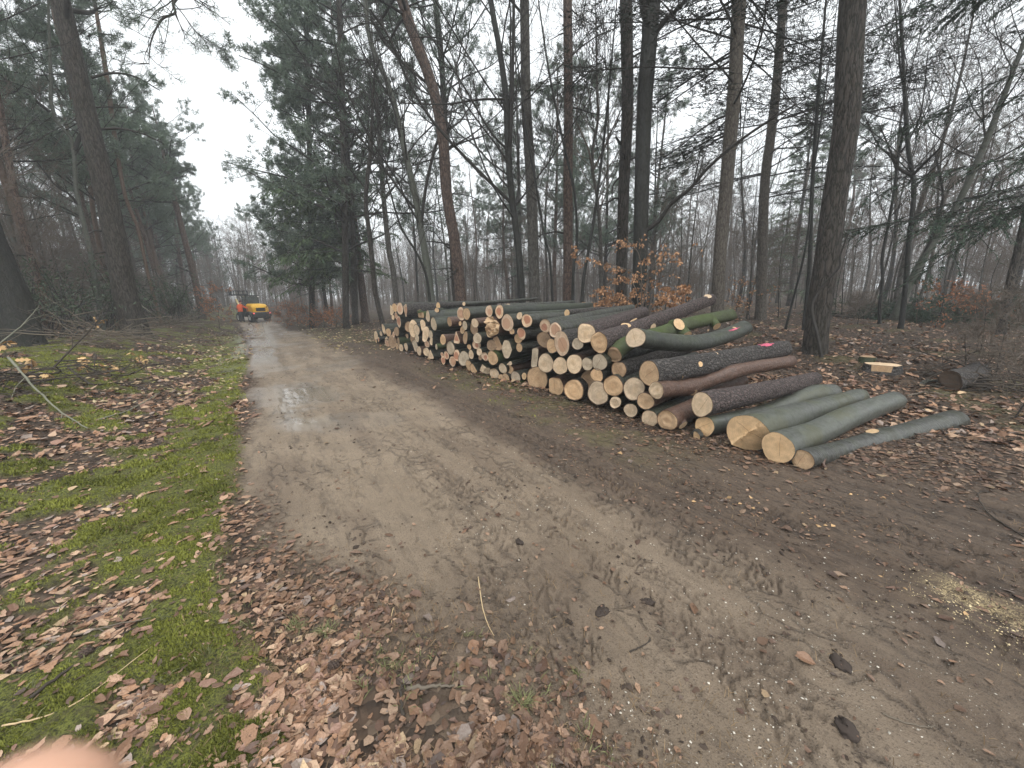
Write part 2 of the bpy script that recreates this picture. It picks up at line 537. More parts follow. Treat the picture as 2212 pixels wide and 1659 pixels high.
def build_ground():
    rr = [0.0, 0.25, 0.45]
    while rr[-1] < 390:
        r = rr[-1]
        k = 0.0095 if 0.8 < r < 9 else (0.014 if r < 22 else (0.03 if r < 80 else 0.09))
        rr.append(r * (1 + k))
        if rr[-1] < 0.7: rr[-1] = r + 0.06
    rr = np.array(rr)
    # azimuth: fine within the view, coarse behind
    a1 = np.linspace(-66, 66, 820); a2 = np.linspace(66, 294, 60)[1:-1]
    az = np.radians(np.concatenate([a1, a2]))
    A, RR_ = np.meshgrid(az, rr)
    x, y = RR_ * np.sin(A), RR_ * np.cos(A)
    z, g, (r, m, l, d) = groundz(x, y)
    s, t = st(x, y)
    P = np.stack([x, y], -1)
    nw = fbm(P / 0.8, 4, 111)
    k = sstep(2.9, .9, s) * (.16 + .30 * sstep(-.3, .3, fbm(P / .6, 3, 181))) * r
    r = r - k; d = np.clip(d + k, 0, 1)
    wet = sstep(-0.25, 0.15, nw + 0.05) * sstep(4.3, 5.6, s) * sstep(9.5, 7.5, s) * sstep(1.15, 0.75, t) * sstep(-0.15, 0.25, t)
    wet = np.maximum(wet, sstep(-0.2, 0.1, fbm(np.stack([s / 3.0, t / 0.5], -1), 3, 112) + 0.12) * sstep(9, 13, s) * sstep(52, 40, s) * sstep(0.75, 0.25, t) * sstep(-1.3, -0.5, t))
    wet = np.maximum(wet, 0.5 * r * sstep(0.1, 0.4, nw) * sstep(3.5, 6, s))
    z = z * 1.0
    saw = sstep(0.30, 0.0, np.abs(t - 2.78 - 0.20 * fbm(P / 0.3, 2, 121))) * sstep(0.36, 0.12, s) * sstep(-0.9, -0.4, s) 
    saw = saw * sstep(-0.05, 0.25, fbm(P / 0.11, 3, 123) + 0.14)
    n, mm = x.shape
    V = np.stack([x, y, z], -1)
    F = grid_faces(n, mm, True)
    F = F[:, [0, 3, 2, 1]][:, ::-1] if False else F
    # which faces belong to the track and which to the forest ground
    tc = t.ravel()[F].mean(1); sc = s.ravel()[F].mean(1)
    road_f = (r + d).ravel()[F].mean(1) > 0.5
    near_f = (np.hypot(x, y).ravel()[F].mean(1) < 70)
    for name, sel in (('track', road_f & near_f), ('ground', ~(road_f & near_f))):
        f = F[sel]
        used, inv = np.unique(f, return_inverse=True)
        mb = MB()
        col = np.stack([r, m, l], -1).reshape(-1, 3)[used]
        mb.add(V.reshape(-1, 3)[used], quads=inv.reshape(-1, 4)[:, ::-1], col=col)
        me = mb.mesh(name, M_GROUND)
        a = me.attributes.new('extra', 'FLOAT_COLOR', 'POINT')
        ex = np.stack([d, wet, saw, np.ones_like(d)], -1).reshape(-1, 4)[used]
        a.data.foreach_set('color', ex.ravel().astype(np.float32))
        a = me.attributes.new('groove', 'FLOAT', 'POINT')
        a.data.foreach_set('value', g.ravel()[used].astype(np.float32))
        o = link(name, me)
        tag(o, kind='structure')
        tag(o, {'track': 'sandy forest track with tyre prints, wet patches and churned mud edges',
                'ground': 'forest floor of moss, brown leaf litter and bare soil'}[name], {'track': 'track', 'ground': 'ground'}[name])
build_ground()

def gz(x, y):
    z, _, _ = groundz(np.asarray(x, float), np.asarray(y, float))
    return z
# ------------------------------------------------------------------ felled logs
def m_bark(name, base, light, crack, sx, sr, bump, crack_amt, moss=0.0, wetspec=0.35, rough=0.75, patch=None, axis='X'):
    """bark; sx = pattern scale along the stem, sr = round it"""
    b = NB(name)
    o = b.obj()
    sep = b.n('ShaderNodeSeparateXYZ'); b.set(sep.inputs[0], o)
    cmb = b.n('ShaderNodeCombineXYZ')
    rr = b.math('MULTIPLY', b.rand(), 40.0)
    ax = {'X': (sx, sr, sr), 'Z': (sr, sr, sx)}[axis]
    for k in range(3):
        b.set(cmb.inputs[k], b.math('ADD', b.math('MULTIPLY', sep.outputs[k], ax[k]), rr))
    v = cmb.outputs[0]
    n0 = b.noise(v, 0.35, 3); n1 = b.noise(v, 1.0, 4, 0.6); n2 = b.noise(v, 4.0, 3, 0.7)
    vv = b.vmath('ADD', v, b.vmath('SCALE', b.noise(v, 1.2, 3, out='Color'), scale=1.7))
    vd = b.voro(vv, 1.0, 'DISTANCE_TO_EDGE')
    c = b.mix(n1, base, light)
    c = b.mix(b.mapr(n2, 0.35, 0.7, 0, 0.55), c, tuple(x * 0.55 for x in base))
    c = b.mix(b.mapr(n0, 0.35, 0.7, 0, 0.5), c, tuple(x * 0.7 for x in light))
    # small dark scars and pale scuffs
    n3 = b.noise(b.vmath('MULTIPLY', v, (1.0, .35, .35) if axis == 'X' else (.35, .35, 1.0)), 2.6, 2, .5)
    c = b.mix(b.mapr(n3, .66, .72, 0, .7), c, crack)
    c = b.mix(b.mapr(n3, .30, .25, 0, .35), c, tuple(min(1, x * 1.7) for x in light))
    if patch: c = b.mix(b.mapr(n0, 0.52, 0.62, 0, 0.8), c, patch)
    c = b.mix(b.mapr(vd, 0.02, 0.16, crack_amt, 0.0), c, crack)
    if moss:
        g = b.n('ShaderNodeNewGeometry')
        up = b.n('ShaderNodeSeparateXYZ'); b.set(up.inputs[0], g.outputs['Normal'])
        f = b.math('MULTIPLY', b.mapr(up.outputs[2], -0.2, 0.8, 0.25, 1.0), b.mapr(n0, 0.35, 0.6, 0, moss))
        c = b.mix(f, c, (0.048, 0.066, 0.018))
    h = b.math('ADD', b.math('MULTIPLY', b.mapr(vd, 0.0, 0.3), crack_amt), b.math('MULTIPLY', n2, 0.5))
    b.bump(h, bump, 0.9)
    b.p.inputs['Specular IOR Level'].default_value = wetspec
    return b.fin(c, b.mapr(n1, 0.3, 0.7, rough - 0.15, rough + 0.12))

BARK = {
    'grey': m_bark('grey_beech_bark', (0.060, 0.064, 0.056), (0.122, 0.127, 0.112), (0.022, 0.022, 0.018), 6, 7, 0.004, 0.10, moss=0.22, wetspec=0.55, rough=0.46, patch=(0.082, 0.080, 0.056)),
    'greyd': m_bark('dark_grey_beech_bark', (0.028, 0.031, 0.026), (0.070, 0.075, 0.064), (0.012, 0.012, 0.010), 7, 9, 0.006, 0.25, moss=0.25, wetspec=0.5, rough=0.5),
    'pine': m_bark('plated_pine_bark', (0.070, 0.048, 0.044), (0.165, 0.122, 0.112), (0.016, 0.011, 0.010), 17, 26, 0.018, 0.95, wetspec=0.45, rough=0.6),
    'plate': m_bark('dark_plated_bark', (0.050, 0.042, 0.038), (0.135, 0.120, 0.110), (0.012, 0.010, 0.009), 13, 24, 0.022, 0.95, wetspec=0.45, rough=0.58),
    'red': m_bark('reddish_pine_bark', (0.075, 0.040, 0.028), (0.165, 0.098, 0.070), (0.022, 0.013, 0.010), 10, 16, 0.008, 0.35, wetspec=0.5, rough=0.5),
    'dark': m_bark('dark_wet_bark', (0.026, 0.026, 0.022), (0.066, 0.064, 0.054), (0.012, 0.011, 0.010), 8, 15, 0.010, 0.6, moss=0.2, wetspec=0.5, rough=0.55),
    'moss': m_bark('mossy_green_bark', (0.035, 0.042, 0.022), (0.070, 0.080, 0.040), (0.025, 0.03, 0.015), 7, 10, 0.006, 0.15, moss=1.0, wetspec=0.35, rough=0.7),
    'birch': m_bark('silvery_streaked_bark', (0.026, 0.027, 0.023), (0.095, 0.096, 0.086), (0.012, 0.012, 0.010), 20, 6, 0.006, 0.5, moss=0.15, wetspec=0.6, rough=0.42, patch=(0.034, 0.031, 0.024)),
}

def m_wood(name, sap, heart, rim=0.92, heart_r=0.0, ring=0.25, dirt=0.25, fib=0.0):
    b = NB(name)
    tc = b.n('ShaderNodeTexCoord'); uv = tc.outputs['UV']
    rr = b.rand()
    off = b.n('ShaderNodeCombineXYZ')
    b.set(off.inputs[0], b.math('MULTIPLY', b.math('SUBTRACT', rr, 0.5), 0.35))
    b.set(off.inputs[1], b.math('MULTIPLY', b.math('SUBTRACT', b.math('FRACT', b.math('MULTIPLY', rr, 7.3)), 0.5), 0.35))
    seed = b.n('ShaderNodeCombineXYZ'); b.set(seed.inputs[2], b.math('MULTIPLY', rr, 50.0))
    p3 = b.vmath('ADD', uv, seed.outputs[0])
    w = b.noise(p3, 1.6, 3, out='Color')
    pc = b.vmath('ADD', b.vmath('SUBTRACT', uv, off.outputs[0]), b.vmath('SCALE', b.vmath('SUBTRACT', w, (0.5, 0.5, 0.5)), scale=0.22))
    # flatten the random third component away
    sp = b.n('ShaderNodeSeparateXYZ'); b.set(sp.inputs[0], pc)
    fl = b.n('ShaderNodeCombineXYZ'); b.set(fl.inputs[0], sp.outputs[0]); b.set(fl.inputs[1], sp.outputs[1])
    d = b.vmath('LENGTH', fl.outputs[0])
    rings = b.math('SINE', b.math('MULTIPLY', d, 62.0))
    rings2 = b.math('SINE', b.math('MULTIPLY', d, 27.0))
    n1 = b.noise(p3, 2.5, 4, 0.6); n2 = b.noise(p3, 14, 3, 0.7)
    # saw marks: noise drawn out across the face
    rot = b.n('ShaderNodeVectorRotate'); rot.rotation_type = 'Z_AXIS'
    b.set(rot.inputs['Vector'], uv); b.set(rot.inputs['Angle'], b.math('MULTIPLY', rr, 37.0))
    saw = b.noise(b.vmath('ADD', b.vmath('MULTIPLY', rot.outputs[0], (1.2, 22.0, 1.0)), seed.outputs[0]), 1.0, 3, 0.7)
    c = b.mix(b.mapr(n1, 0.3, 0.7), tuple(x * 0.80 for x in sap), tuple(min(0.85, x * 1.12) for x in sap))
    if heart_r:
        hr = b.math('ADD', heart_r, b.math('MULTIPLY', b.math('SUBTRACT', b.math('FRACT', b.math('MULTIPLY', rr, 13.7)), 0.5), 0.22))
        c = b.mix(b.mapr(b.math('SUBTRACT', d, hr), -0.05, 0.04, 1, 0), c, heart)
    else:
        c = b.mix(b.mapr(d, 0.0, 0.5, 0.55, 0.0), c, heart)
    c = b.mix(b.mapr(rings, 0.2, 1.0, 0, ring), c, tuple(x * 0.55 for x in sap))
    c = b.mix(b.mapr(rings2, 0.5, 1.0, 0, ring * 0.7), c, tuple(x * 0.6 for x in sap))
    c = b.mix(b.mapr(saw, 0.5, 0.75, 0, 0.45), c, tuple(x * 0.62 for x in sap))
    c = b.mix(b.mapr(n2, 0.60, 0.78, 0, dirt), c, (0.13, 0.085, 0.055))
    c = b.mix(b.mapr(n1, 0.60, 0.75, 0, dirt), c, tuple(x * 0.5 for x in heart))
    # drying cracks out of the middle
    rot2 = b.n('ShaderNodeVectorRotate'); rot2.rotation_type = 'Z_AXIS'
    b.set(rot2.inputs['Vector'], fl.outputs[0]); b.set(rot2.inputs['Angle'], b.math('MULTIPLY', rr, 91.0))
    s2 = b.n('ShaderNodeSeparateXYZ'); b.set(s2.inputs[0], rot2.outputs[0])
    cr = b.mapr(b.math('ABSOLUTE', s2.outputs[1]), 0.006, 0.028, 1, 0)
    cr = b.math('MULTIPLY', cr, b.mapr(b.math('FRACT', b.math('MULTIPLY', rr, 5.1)), 0.55, 0.6, 0, 0.5))
    cr = b.math('MULTIPLY', cr, b.mapr(b.math('ABSOLUTE', s2.outputs[0]), 0.5, 0.85, 1, 0))
    c = b.mix(cr, c, (0.06, 0.035, 0.02))
    rad = b.vmath('LENGTH', uv)
    rimn = b.math('ADD', rad, b.math('MULTIPLY', b.math('SUBTRACT', n2, 0.5), 0.08))
    c = b.mix(b.mapr(rimn, rim, rim + 0.035, 0, 0.85), c, (0.085, 0.05, 0.033))
    b.bump(b.math('ADD', saw, b.math('MULTIPLY', n2, 0.5)), 0.004, 0.6)
    tint = b.mix(1.0, c, b.mix(b.math('FRACT', b.math('MULTIPLY', rr, 3.3)), (0.80, 0.80, 0.82), (1.08, 1.04, 1.0)), 'MULTIPLY')
    return b.fin(tint, 0.72, 0.3)

WOOD = {
    'dead': m_wood('shade_dark_wood', (0.094, 0.066, 0.046), (0.066, 0.044, 0.031), dirt=.6),  # dark colour stands in for the shade on the fallen log's end
    'pale': m_wood('pale_cut_wood', (0.702, 0.539, 0.364), (0.576, 0.402, 0.239), dirt=0.3),
    'greyw': m_wood('weathered_cut_wood', (0.53, 0.435, 0.315), (0.40, 0.31, 0.21), dirt=0.45, ring=0.18),
    'tan': m_wood('tan_cut_wood', (0.627, 0.427, 0.251), (0.476, 0.288, 0.151), dirt=0.35, ring=0.35),
    'orange': m_wood('fresh_orange_wood', (0.68, 0.47, 0.265), (0.58, 0.37, 0.185), dirt=0.12, ring=0.12, rim=0.965),
    'heart': m_wood('red_hearted_wood', (0.690, 0.502, 0.339), (0.451, 0.213, 0.132), heart_r=0.60, dirt=0.15, ring=0.12, rim=0.95),
    'pinkheart': m_wood('pink_hearted_wood', (0.678, 0.502, 0.351), (0.552, 0.332, 0.213), heart_r=0.66, dirt=0.2, ring=0.15, rim=0.95),
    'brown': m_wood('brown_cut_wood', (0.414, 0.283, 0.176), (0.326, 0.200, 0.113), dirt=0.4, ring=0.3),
    'torn': m_wood('torn_splintered_wood', (0.62, 0.45, 0.28), (0.33, 0.18, 0.10), dirt=0.45, ring=0.1, rim=1.2),
}

CROP = {'A': (777.6, 622.1, .1953), 'B': (1123.2, 622.1, .1953), 'C': (1296.0, 734.4, .1953), 'D': (1468.8, 734.4, .293)}
def px(c):
    k = CROP[c[0]]
    return k[0] + c[1] * k[2], k[1] + c[2] * k[2]

FRONT = np.array([ground(u, v)[:2] for u, v in [(760, 728), (812, 742), (900, 770), (960, 790), (1050, 815), (1145, 832), (1230, 868), (1300, 887), (1370, 905), (1430, 932), (1540, 945), (1600, 975), (1685, 1000), (1740, 1014), (1800, 1030)]])
FRONT_AZ = np.arctan2(FRONT[:, 0], FRONT[:, 1])
FRONT_D = np.hypot(FRONT[:, 0], FRONT[:, 1])
def on_front(u, v):
    d = ray(u, v)
    az = math.atan2(d[0], d[1])
    return at_dist(u, v, float(np.interp(az, FRONT_AZ, FRONT_D)))

def bez(P, n):
    """smooth curve through the given points"""
    P = np.asarray(P, float)
    if len(P) == 2:
        return P[0] + (P[1] - P[0]) * np.linspace(0, 1, n)[:, None]
    tt = np.linspace(0, len(P) - 1, n)
    out = []
    for t in tt:
        i = min(int(t), len(P) - 2); f = t - i
        p0 = P[max(i - 1, 0)] if i > 0 else 2 * P[0] - P[1]
        p3 = P[i + 2] if i + 2 < len(P) else 2 * P[-1] - P[-2]
        p1, p2 = P[i], P[i + 1]
        out.append(0.5 * ((2 * p1) + (-p0 + p2) * f + (2 * p0 - 5 * p1 + 4 * p2 - p3) * f * f + (-p0 + 3 * p1 - 3 * p2 + p3) * f ** 3))
    return np.array(out)

def profile(th, shape, rs):
    """outline of the cut end: 1 = round"""
    ph = rs.uniform(0, 6.28, 4)
    m = 1 + 0.035 * np.sin(2 * th + ph[0]) + 0.03 * np.sin(3 * th + ph[1]) + 0.015 * np.sin(5 * th + ph[2])
    for a, d in shape.get('flats', ()):
        c = np.cos(th - math.radians(180 - a))
        m = np.minimum(m, np.where(c > 0.02, d / np.maximum(c, 0.02), 9))
    return m

def frame(d):
    d = nrm(d); up = np.array([0, 0, 1.0])
    y = nrm(np.cross(up, d)); z = np.cross(d, y)
    return np.stack([d, y, z], 1)     # columns

def make_log(pts, r0, r1, face, bark, label, shape=None, stubs=(), group='logs in the roadside pile', name='log', rough=None, cat='log', paint=None, bumps=()):
    shape = shape or {}
    pts = np.asarray(pts, float)
    seed = rnd.randrange(10 ** 6); rs = np.random.default_rng(seed)
    F = frame(pts[-1] - pts[0])
    root = thing(name, label, cat, pts[0], Matrix(F.tolist()).to_euler(), group)
    loc = (pts - pts[0]) @ F
    Lg = float(np.linalg.norm(pts[-1] - pts[0]))
    nseg = max(10, int(Lg / (0.09 if r0 > .1 else .16)))
    path = bez(loc, nseg)
    if len(pts) == 2:
        sg = np.linspace(0, 1, nseg)
        path[:, 1] += rs.normal(0, 0.016) * np.sin(sg * PI) + rs.normal(0, .008) * np.sin(sg * 2 * PI)
        path[:, 2] += rs.normal(0, 0.010) * np.sin(sg * PI)
    N = 26 if r0 > 0.10 else 16
    th = np.arange(N) / N * 2 * PI
    prof = profile(th, shape, rs)
    amp = {'pine': .035, 'plate': .05, 'red': .03, 'dark': .035, 'grey': .014, 'greyd': .018, 'moss': .03, 'birch': .02}[bark]
    sg = np.linspace(0, 1, nseg)
    ring = np.stack([np.broadcast_to(np.cos(th), (nseg, N)), np.broadcast_to(np.sin(th), (nseg, N)), np.broadcast_to((sg * Lg / r0 * .5)[:, None], (nseg, N))], -1)
    rad = (r0 + (r1 - r0) * sg)[:, None] * prof[None]
    rad = rad * (1 + amp * fbm(ring * 2.2 + seed % 97, 3) * 1.6 + (0.02 if bark in 'grey moss'.split() else 0.03) * vnoise(ring * .7 + seed % 31))
    for (bs, ba, bw) in bumps:
        rad = rad * (1 + ba * np.exp(-((sg - bs) / bw) ** 2))[:, None]
    T = nrm(np.gradient(path, axis=0))
    Y = nrm(np.cross(np.array([0, 0, 1.0]), T)); Z = np.cross(T, Y)
    V = path[:, None] + rad[..., None] * (np.cos(th)[None, :, None] * Y[:, None] + np.sin(th)[None, :, None] * Z[:, None])
    # relief of the cut end
    cap = shape.get('cap')
    def relief(yy, zz):
        o = 0.012 * rs.normal() * yy + 0.012 * rs.normal() * zz if False else np.zeros_like(yy)
        o = o + shape.get('slant', (rs.normal(0, .10), rs.normal(0, .08)))[0] * yy * r0 + shape.get('slant', (0, rs.normal(0, .08)))[1] * zz * r0
        if cap == 'torn':
            rr_ = np.hypot(yy, zz)
            o = o - r0 * (0.75 * np.abs(fbm(np.stack([yy * 4.5, zz * 2.0], -1), 3, seed)) + 0.55 * sstep(.6, -.2, yy) * vnoise(np.stack([yy * 9, zz * 5], -1), seed)) * sstep(1.02, 0.85, rr_) 
        if cap == 'ridge':       # felling cut: two planes that meet in a ridge
            k = -yy * 0.79 - zz * 0.61 - 0.06
            o = o + r0 * np.where(k < 0, 0.10 * k, k * 1.05) + 0.10 * r0 * fbm(np.stack([yy * 9, zz * 9], -1), 2, seed) * np.exp(-((k - .04) / .10) ** 2)
            o = o - r0 * 0.13 * np.exp(-((k + .0) / .06) ** 2)
        return o
    # ring 0 follows the relief
    y0 = np.cos(th) * prof; z0 = np.sin(th) * prof
    V[0] = V[0] + (relief(y0, z0))[:, None] * T[0]
    mb = MB()
    W = V.reshape(-1, 3)
    end = len(W)
    W = np.concatenate([W, [V[-1].mean(0)]])
    tri = [[end, (nseg - 1) * N + (i + 1) % N, (nseg - 1) * N + i][::-1] for i in range(N)]
    q = grid_faces(nseg, N, True)
    mb.add(W, quads=q[:, ::-1])
    mb.t.append(np.array(tri)[:, ::-1]); mb.tm.append(np.full(N, 1))
    mb.build('bark', [BARK[bark], WOOD['brown']], root, color=False)
    # cut face
    KR = 11 if cap else 5
    rho = np.linspace(1, 0, KR + 1)[:-1]
    fv, fu = [], []
    for q_ in rho:
        base = path[0] + (V[0] - path[0]) * q_
        if q_ < 1:
            yy, zz = y0 * q_, z0 * q_
            b0 = path[0] + q_ * rad[0][:, None] * (np.cos(th)[:, None] * Y[0] + np.sin(th)[:, None] * Z[0])
            base = b0 + relief(yy, zz)[:, None] * T[0]
        fv.append(base); fu.append(np.stack([np.cos(th) * q_, np.sin(th) * q_], -1))
    c0 = path[0] + float(relief(np.array(0.0), np.array(0.0))) * T[0]
    fv = np.concatenate(fv + [[c0]]); fu = np.concatenate(fu + [np.zeros((1, 2))])
    fq = grid_faces(KR, N, True)
    ft = [[(KR - 1) * N + i, (KR - 1) * N + (i + 1) % N, KR * N] for i in range(N)]
    fv[:N] -= T[0] * 0.0015
    mb = MB(); mb.add(fv, quads=fq, tris=ft, uv=fu)
    mb.build('cut_face', WOOD[face], root, smooth=cap is None, color=False, uv=True)
    for (sp_, ang, rr_, ln, kind) in stubs:
        i = int(sp_ * (nseg - 1)); a = math.radians(180 - ang)
        dv = math.cos(a) * Y[i] + math.sin(a) * Z[i] - 0.25 * T[i]
        dv = nrm(dv)
        rb = rad[i].mean()
        p0 = path[i] + dv * rb * 0.55; p1 = path[i] + dv * (rb * 1.0 + ln)
        sm = MB()
        n_ = 12
        v, q = tubes(np.stack([p0, (p0 + p1) / 2, p1]), np.array([rr_ * 1.35, rr_ * 1.08, rr_]), n_)
        sm.add(v, quads=q, uv=np.zeros((len(v), 2)))
        tip = v[-n_:]; cc = tip.mean(0)
        ang_ = np.arange(n_) / n_ * 2 * PI
        uvs = np.concatenate([np.stack([np.cos(ang_), np.sin(ang_)], -1), [[0, 0]]])
        sm.add(np.concatenate([tip, [cc]]), tris=[[n_, k, (k + 1) % n_] for k in range(n_)], uv=uvs, mi=1)
        sm.build('branch_stub', [BARK[bark], WOOD[kind]], root, color=False, uv=True)
    if paint:
        sp_, ang, w, l, colr = paint
        i = int(sp_ * (nseg - 1)); a = math.radians(180 - ang)
        mbp = MB()
        for k in range(4):
            aa = a + (k - 1.5) * w / 4 / rad[i].mean()
            ii = np.arange(max(0, i - 2 + k % 2), min(nseg, i + 2 + k % 3 // 2))
            if len(ii) < 2: continue
            e0 = [path[j] + (rad[j].mean() * 1.045 + 0.004) * (math.cos(aa) * Y[j] + math.sin(aa) * Z[j]) for j in ii]
            e1 = [path[j] + (rad[j].mean() * 1.045 + 0.004) * (math.cos(aa + w / 5 / rad[j].mean()) * Y[j] + math.sin(aa + w / 5 / rad[j].mean()) * Z[j]) for j in ii]
            mbp.add(np.stack([e0, e1], 1).reshape(-1, 3), quads=grid_faces(len(ii), 2))
        mbp.build('paint_mark', M_PAINT, root, color=False)
    return root
M_PAINT = plain('pink_marking_paint', (0.66, 0.13, 0.21), 0.6)

def log_px(c, ry, face, bark, label, end=None, mids=(), L=None, back=0.0, shape=None, stubs=(), r1=None, yaw=None, pitch=0.0, lift=0.0, **kw):
    u, v = px(c)
    P0 = on_front(u, v)
    if back:
        d = ray(u, v); P0 = P0 + d * back
    sc = CROP[c[0]][2]
    r0 = ry * sc / FPX * depth_of(P0)
    if L is None: L = rnd.uniform(2.2, 2.9)
    if end is None:
        yw = math.radians(rnd.uniform(-4, 4) if yaw is None else yaw)
        d = np.array([PILE_N[0] * math.cos(yw) - PILE_N[1] * math.sin(yw), PILE_N[0] * math.sin(yw) + PILE_N[1] * math.cos(yw), math.sin(math.radians(pitch + rnd.uniform(-1.0, 1.0)))])
        pts = [P0, P0 + nrm(d) * L]
    else:
        d = ray(*px(end))
        # farther point on the end ray at distance L from P0
        w = CAMPOS - P0; bq = np.dot(w, d); cq = np.dot(w, w) - L * L
        disc = bq * bq - cq
        t = -bq + math.sqrt(disc) if disc > 0 else -bq
        P1 = CAMPOS + d * t
        pts = [P0]
        h0 = np.hypot(P0[0], P0[1]); h1 = np.hypot(P1[0], P1[1])
        for k, m in enumerate(mids):
            f = m[3] if len(m) > 3 else (k + 1) / (len(mids) + 1)
            pts.append(at_dist(*px(m[:3]), h0 + (h1 - h0) * f))
        pts.append(P1)
    if r1 is None: r1 = r0 * rnd.uniform(0.84, 1.02)
    else: r1 = r0 * r1
    return make_log(pts, r0, r1, face, bark, label, shape, stubs, **kw)

half = lambda a, d=0.05: {'flats': ((a, d),)}
wedge = lambda a, w=60, d=0.25: {'flats': ((a - w, d), (a + w, d))}
block = {'flats': ((20, .55), (110, .6), (200, .6), (290, .65))}
torn = {'cap': 'torn', 'flats': ((175, .45), (60, .95), (300, .9))}

# --- the near end of the pile, along the track from the right
log_px(('D', 905, 886), 76, 'tan', 'birch', 'thin silvery dark log lying outermost on the leaves, with an orange branch scar', end=('D', 2025, 596), mids=(('D', 1200, 815, .33), ('D', 1560, 722, .62)), L=2.75, r1=1.42, stubs=((.57, 100, .055, .005, 'orange'), (.62, 330, .03, .03, 'brown')), bumps=((.60, .16, .06),))
log_px(('D', 718, 795), 112, 'orange', 'grey', 'smooth grey beech log with a clean orange cut face, beside the thin silvery log', end=('D', 1590, 445), mids=(('D', 1000, 690, .35), ('D', 1270, 560, .62)), L=2.75, r1=.78, shape={'slant': (0.05, 0.0)})
log_px(('D', 485, 690), 138, 'orange', 'grey', 'thick grey beech log with a ridged felling cut on its big orange end', end=('D', 1320, 425), mids=(('D', 850, 572, .42), ('D', 1060, 510, .65)), L=2.85, r1=.66, shape={'cap': 'ridge', 'slant': (0.0, 0.0)})
log_px(('D', 182, 638), 72, 'orange', 'grey', 'grey beech log with its small orange end just left of the thick ridged one', end=('D', 1100, 410), mids=(('D', 620, 545, .45), ('D', 900, 440, .75)), L=2.9, r1=1.45, bumps=((.8, .25, .2),))
log_px(('C', 1125, 712), 138, 'pale', 'pine', 'heavy purple-brown pine log with a pale squarish cut face, resting above the grey beech logs', end=('D', 992, 288), L=2.8, r1=.74, shape={'slant': (0.05, 0.02)}, stubs=((.72, 300, .018, .14, 'brown'), (.93, 330, .02, .10, 'brown')))
log_px(('C', 745, 888), 118, 'tan', 'red', 'short-looking red-barked log with a pale knot cut on its side, lying on the ground', L=2.6, stubs=((.10, 330, .06, .02, 'pale'),))
log_px(('C', 548, 872), 100, 'pale', 'dark', 'pale round log on the ground, left of the red-barked log with the knot', L=2.6)
log_px(('C', 338, 778), 82, 'pale', 'dark', 'small pale oval log end low down, second left of the red-barked log with the knot', L=2.4)
log_px(('C', 170, 690), 68, 'pale', 'dark', 'smallest pale log end in the bottom row of big round near logs', L=2.5)
log_px(('C', 505, 676), 96, 'tan', 'red', 'small yellowish log end tucked under the burled red log', L=2.6)
log_px(('B', 1507, 1130), 100, 'pale', 'red', 'reddish burled log with knobby bends and a small pale cut face', end=('D', 815, 158), mids=(('D', 100, 335, .30), ('D', 430, 225, .6)), L=2.9, r1=.86, bumps=((.28, .18, .05), (.60, .16, .05)), stubs=((.30, 330, .05, .0, 'tan'),))
log_px(('B', 1430, 945), 140, 'tan', 'plate', 'dark thick-plated log with a big tan end and pink paint far along its bark', end=('D', 770, 60), L=3.3, r1=.82, shape={'slant': (0.0, 0.0)}, stubs=((.17, 320, .05, .0, 'orange'), (.28, 20, .035, .0, 'orange'), (.42, 75, .04, .0, 'pale')), paint=(.80, 75, .08, .2, 0))
log_px(('B', 1260, 1115), 128, 'pale', 'dark', 'big pale round log in the second row, left of the small yellowish end', L=2.7)
log_px(('B', 1030, 1082), 123, 'tan', 'dark', 'big tan round log end, right of the small round one above the bottom row', L=2.7)
log_px(('B', 860, 1165), 132, 'pale', 'dark', 'big whitish log with a lumpy edge, in the bottom row below two stacked round ends', L=2.7)
log_px(('B', 595, 1125), 122, 'tan', 'plate', 'big tan oval log on the ground, second right of the squarish cracked one', L=2.6)
log_px(('B', 390, 1085), 115, 'tan', 'red', 'squarish reddish log end with vertical cracks, on the ground', L=2.6, shape={'flats': ((180, .8), (95, .85), (270, .9))})
log_px(('B', 190, 1010), 148, 'tan', 'dark', 'tall tan log end at the foot of the pile where the large logs begin', L=2.6)
log_px(('B', 848, 965), 82, 'tan', 'dark', 'small round tan log end above the gap between two big bottom logs', L=2.5)
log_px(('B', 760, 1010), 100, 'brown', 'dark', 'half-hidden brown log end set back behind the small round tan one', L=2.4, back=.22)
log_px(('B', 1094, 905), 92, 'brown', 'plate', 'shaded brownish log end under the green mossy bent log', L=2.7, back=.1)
log_px(('B', 880, 822), 97, 'greyw', 'dark', 'greyish white log end with a chipped right edge, second row of the near half', L=2.6)
log_px(('B', 745, 842), 76, 'greyw', 'greyd', 'oval log end with a grey inner ring, left of the chipped whitish one', L=2.6)
log_px(('B', 598, 838), 108, 'pale', 'red', 'large clean pale round end with a thin stick leaning over it', L=2.6)
log_px(('B', 445, 862), 100, 'pale', 'dark', 'pale oval log end with one straight crack, between two larger pale ends', L=2.6)
log_px(('B', 285, 830), 108, 'pale', 'dark', 'pale ringed oval log end directly above the tall streaked tan one', L=2.6)
log_px(('B', 460, 610), 140, 'pinkheart', 'plate', 'large tall pinkish log end with a reddish bark rim, near the middle of the pile', L=2.6, shape={'slant': (.5, 0)})
log_px(('B', 355, 642), 82, 'tan', 'dark', 'mid-sized tan log end leaning against the large tall pinkish one', L=2.5)
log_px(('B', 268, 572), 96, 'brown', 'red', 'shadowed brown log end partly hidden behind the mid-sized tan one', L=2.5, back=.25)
log_px(('B', 637, 617), 70, 'greyw', 'dark', 'small whitish oval log end below the cracked square one', L=2.5)
log_px(('B', 728, 497), 116, 'pale', 'pine', 'squarish cracked pale log end at the top, left of the long purple pine log', end=('B', 1350, 270), L=2.6, r1=.85, shape={'flats': ((90, .9), (180, .85))})
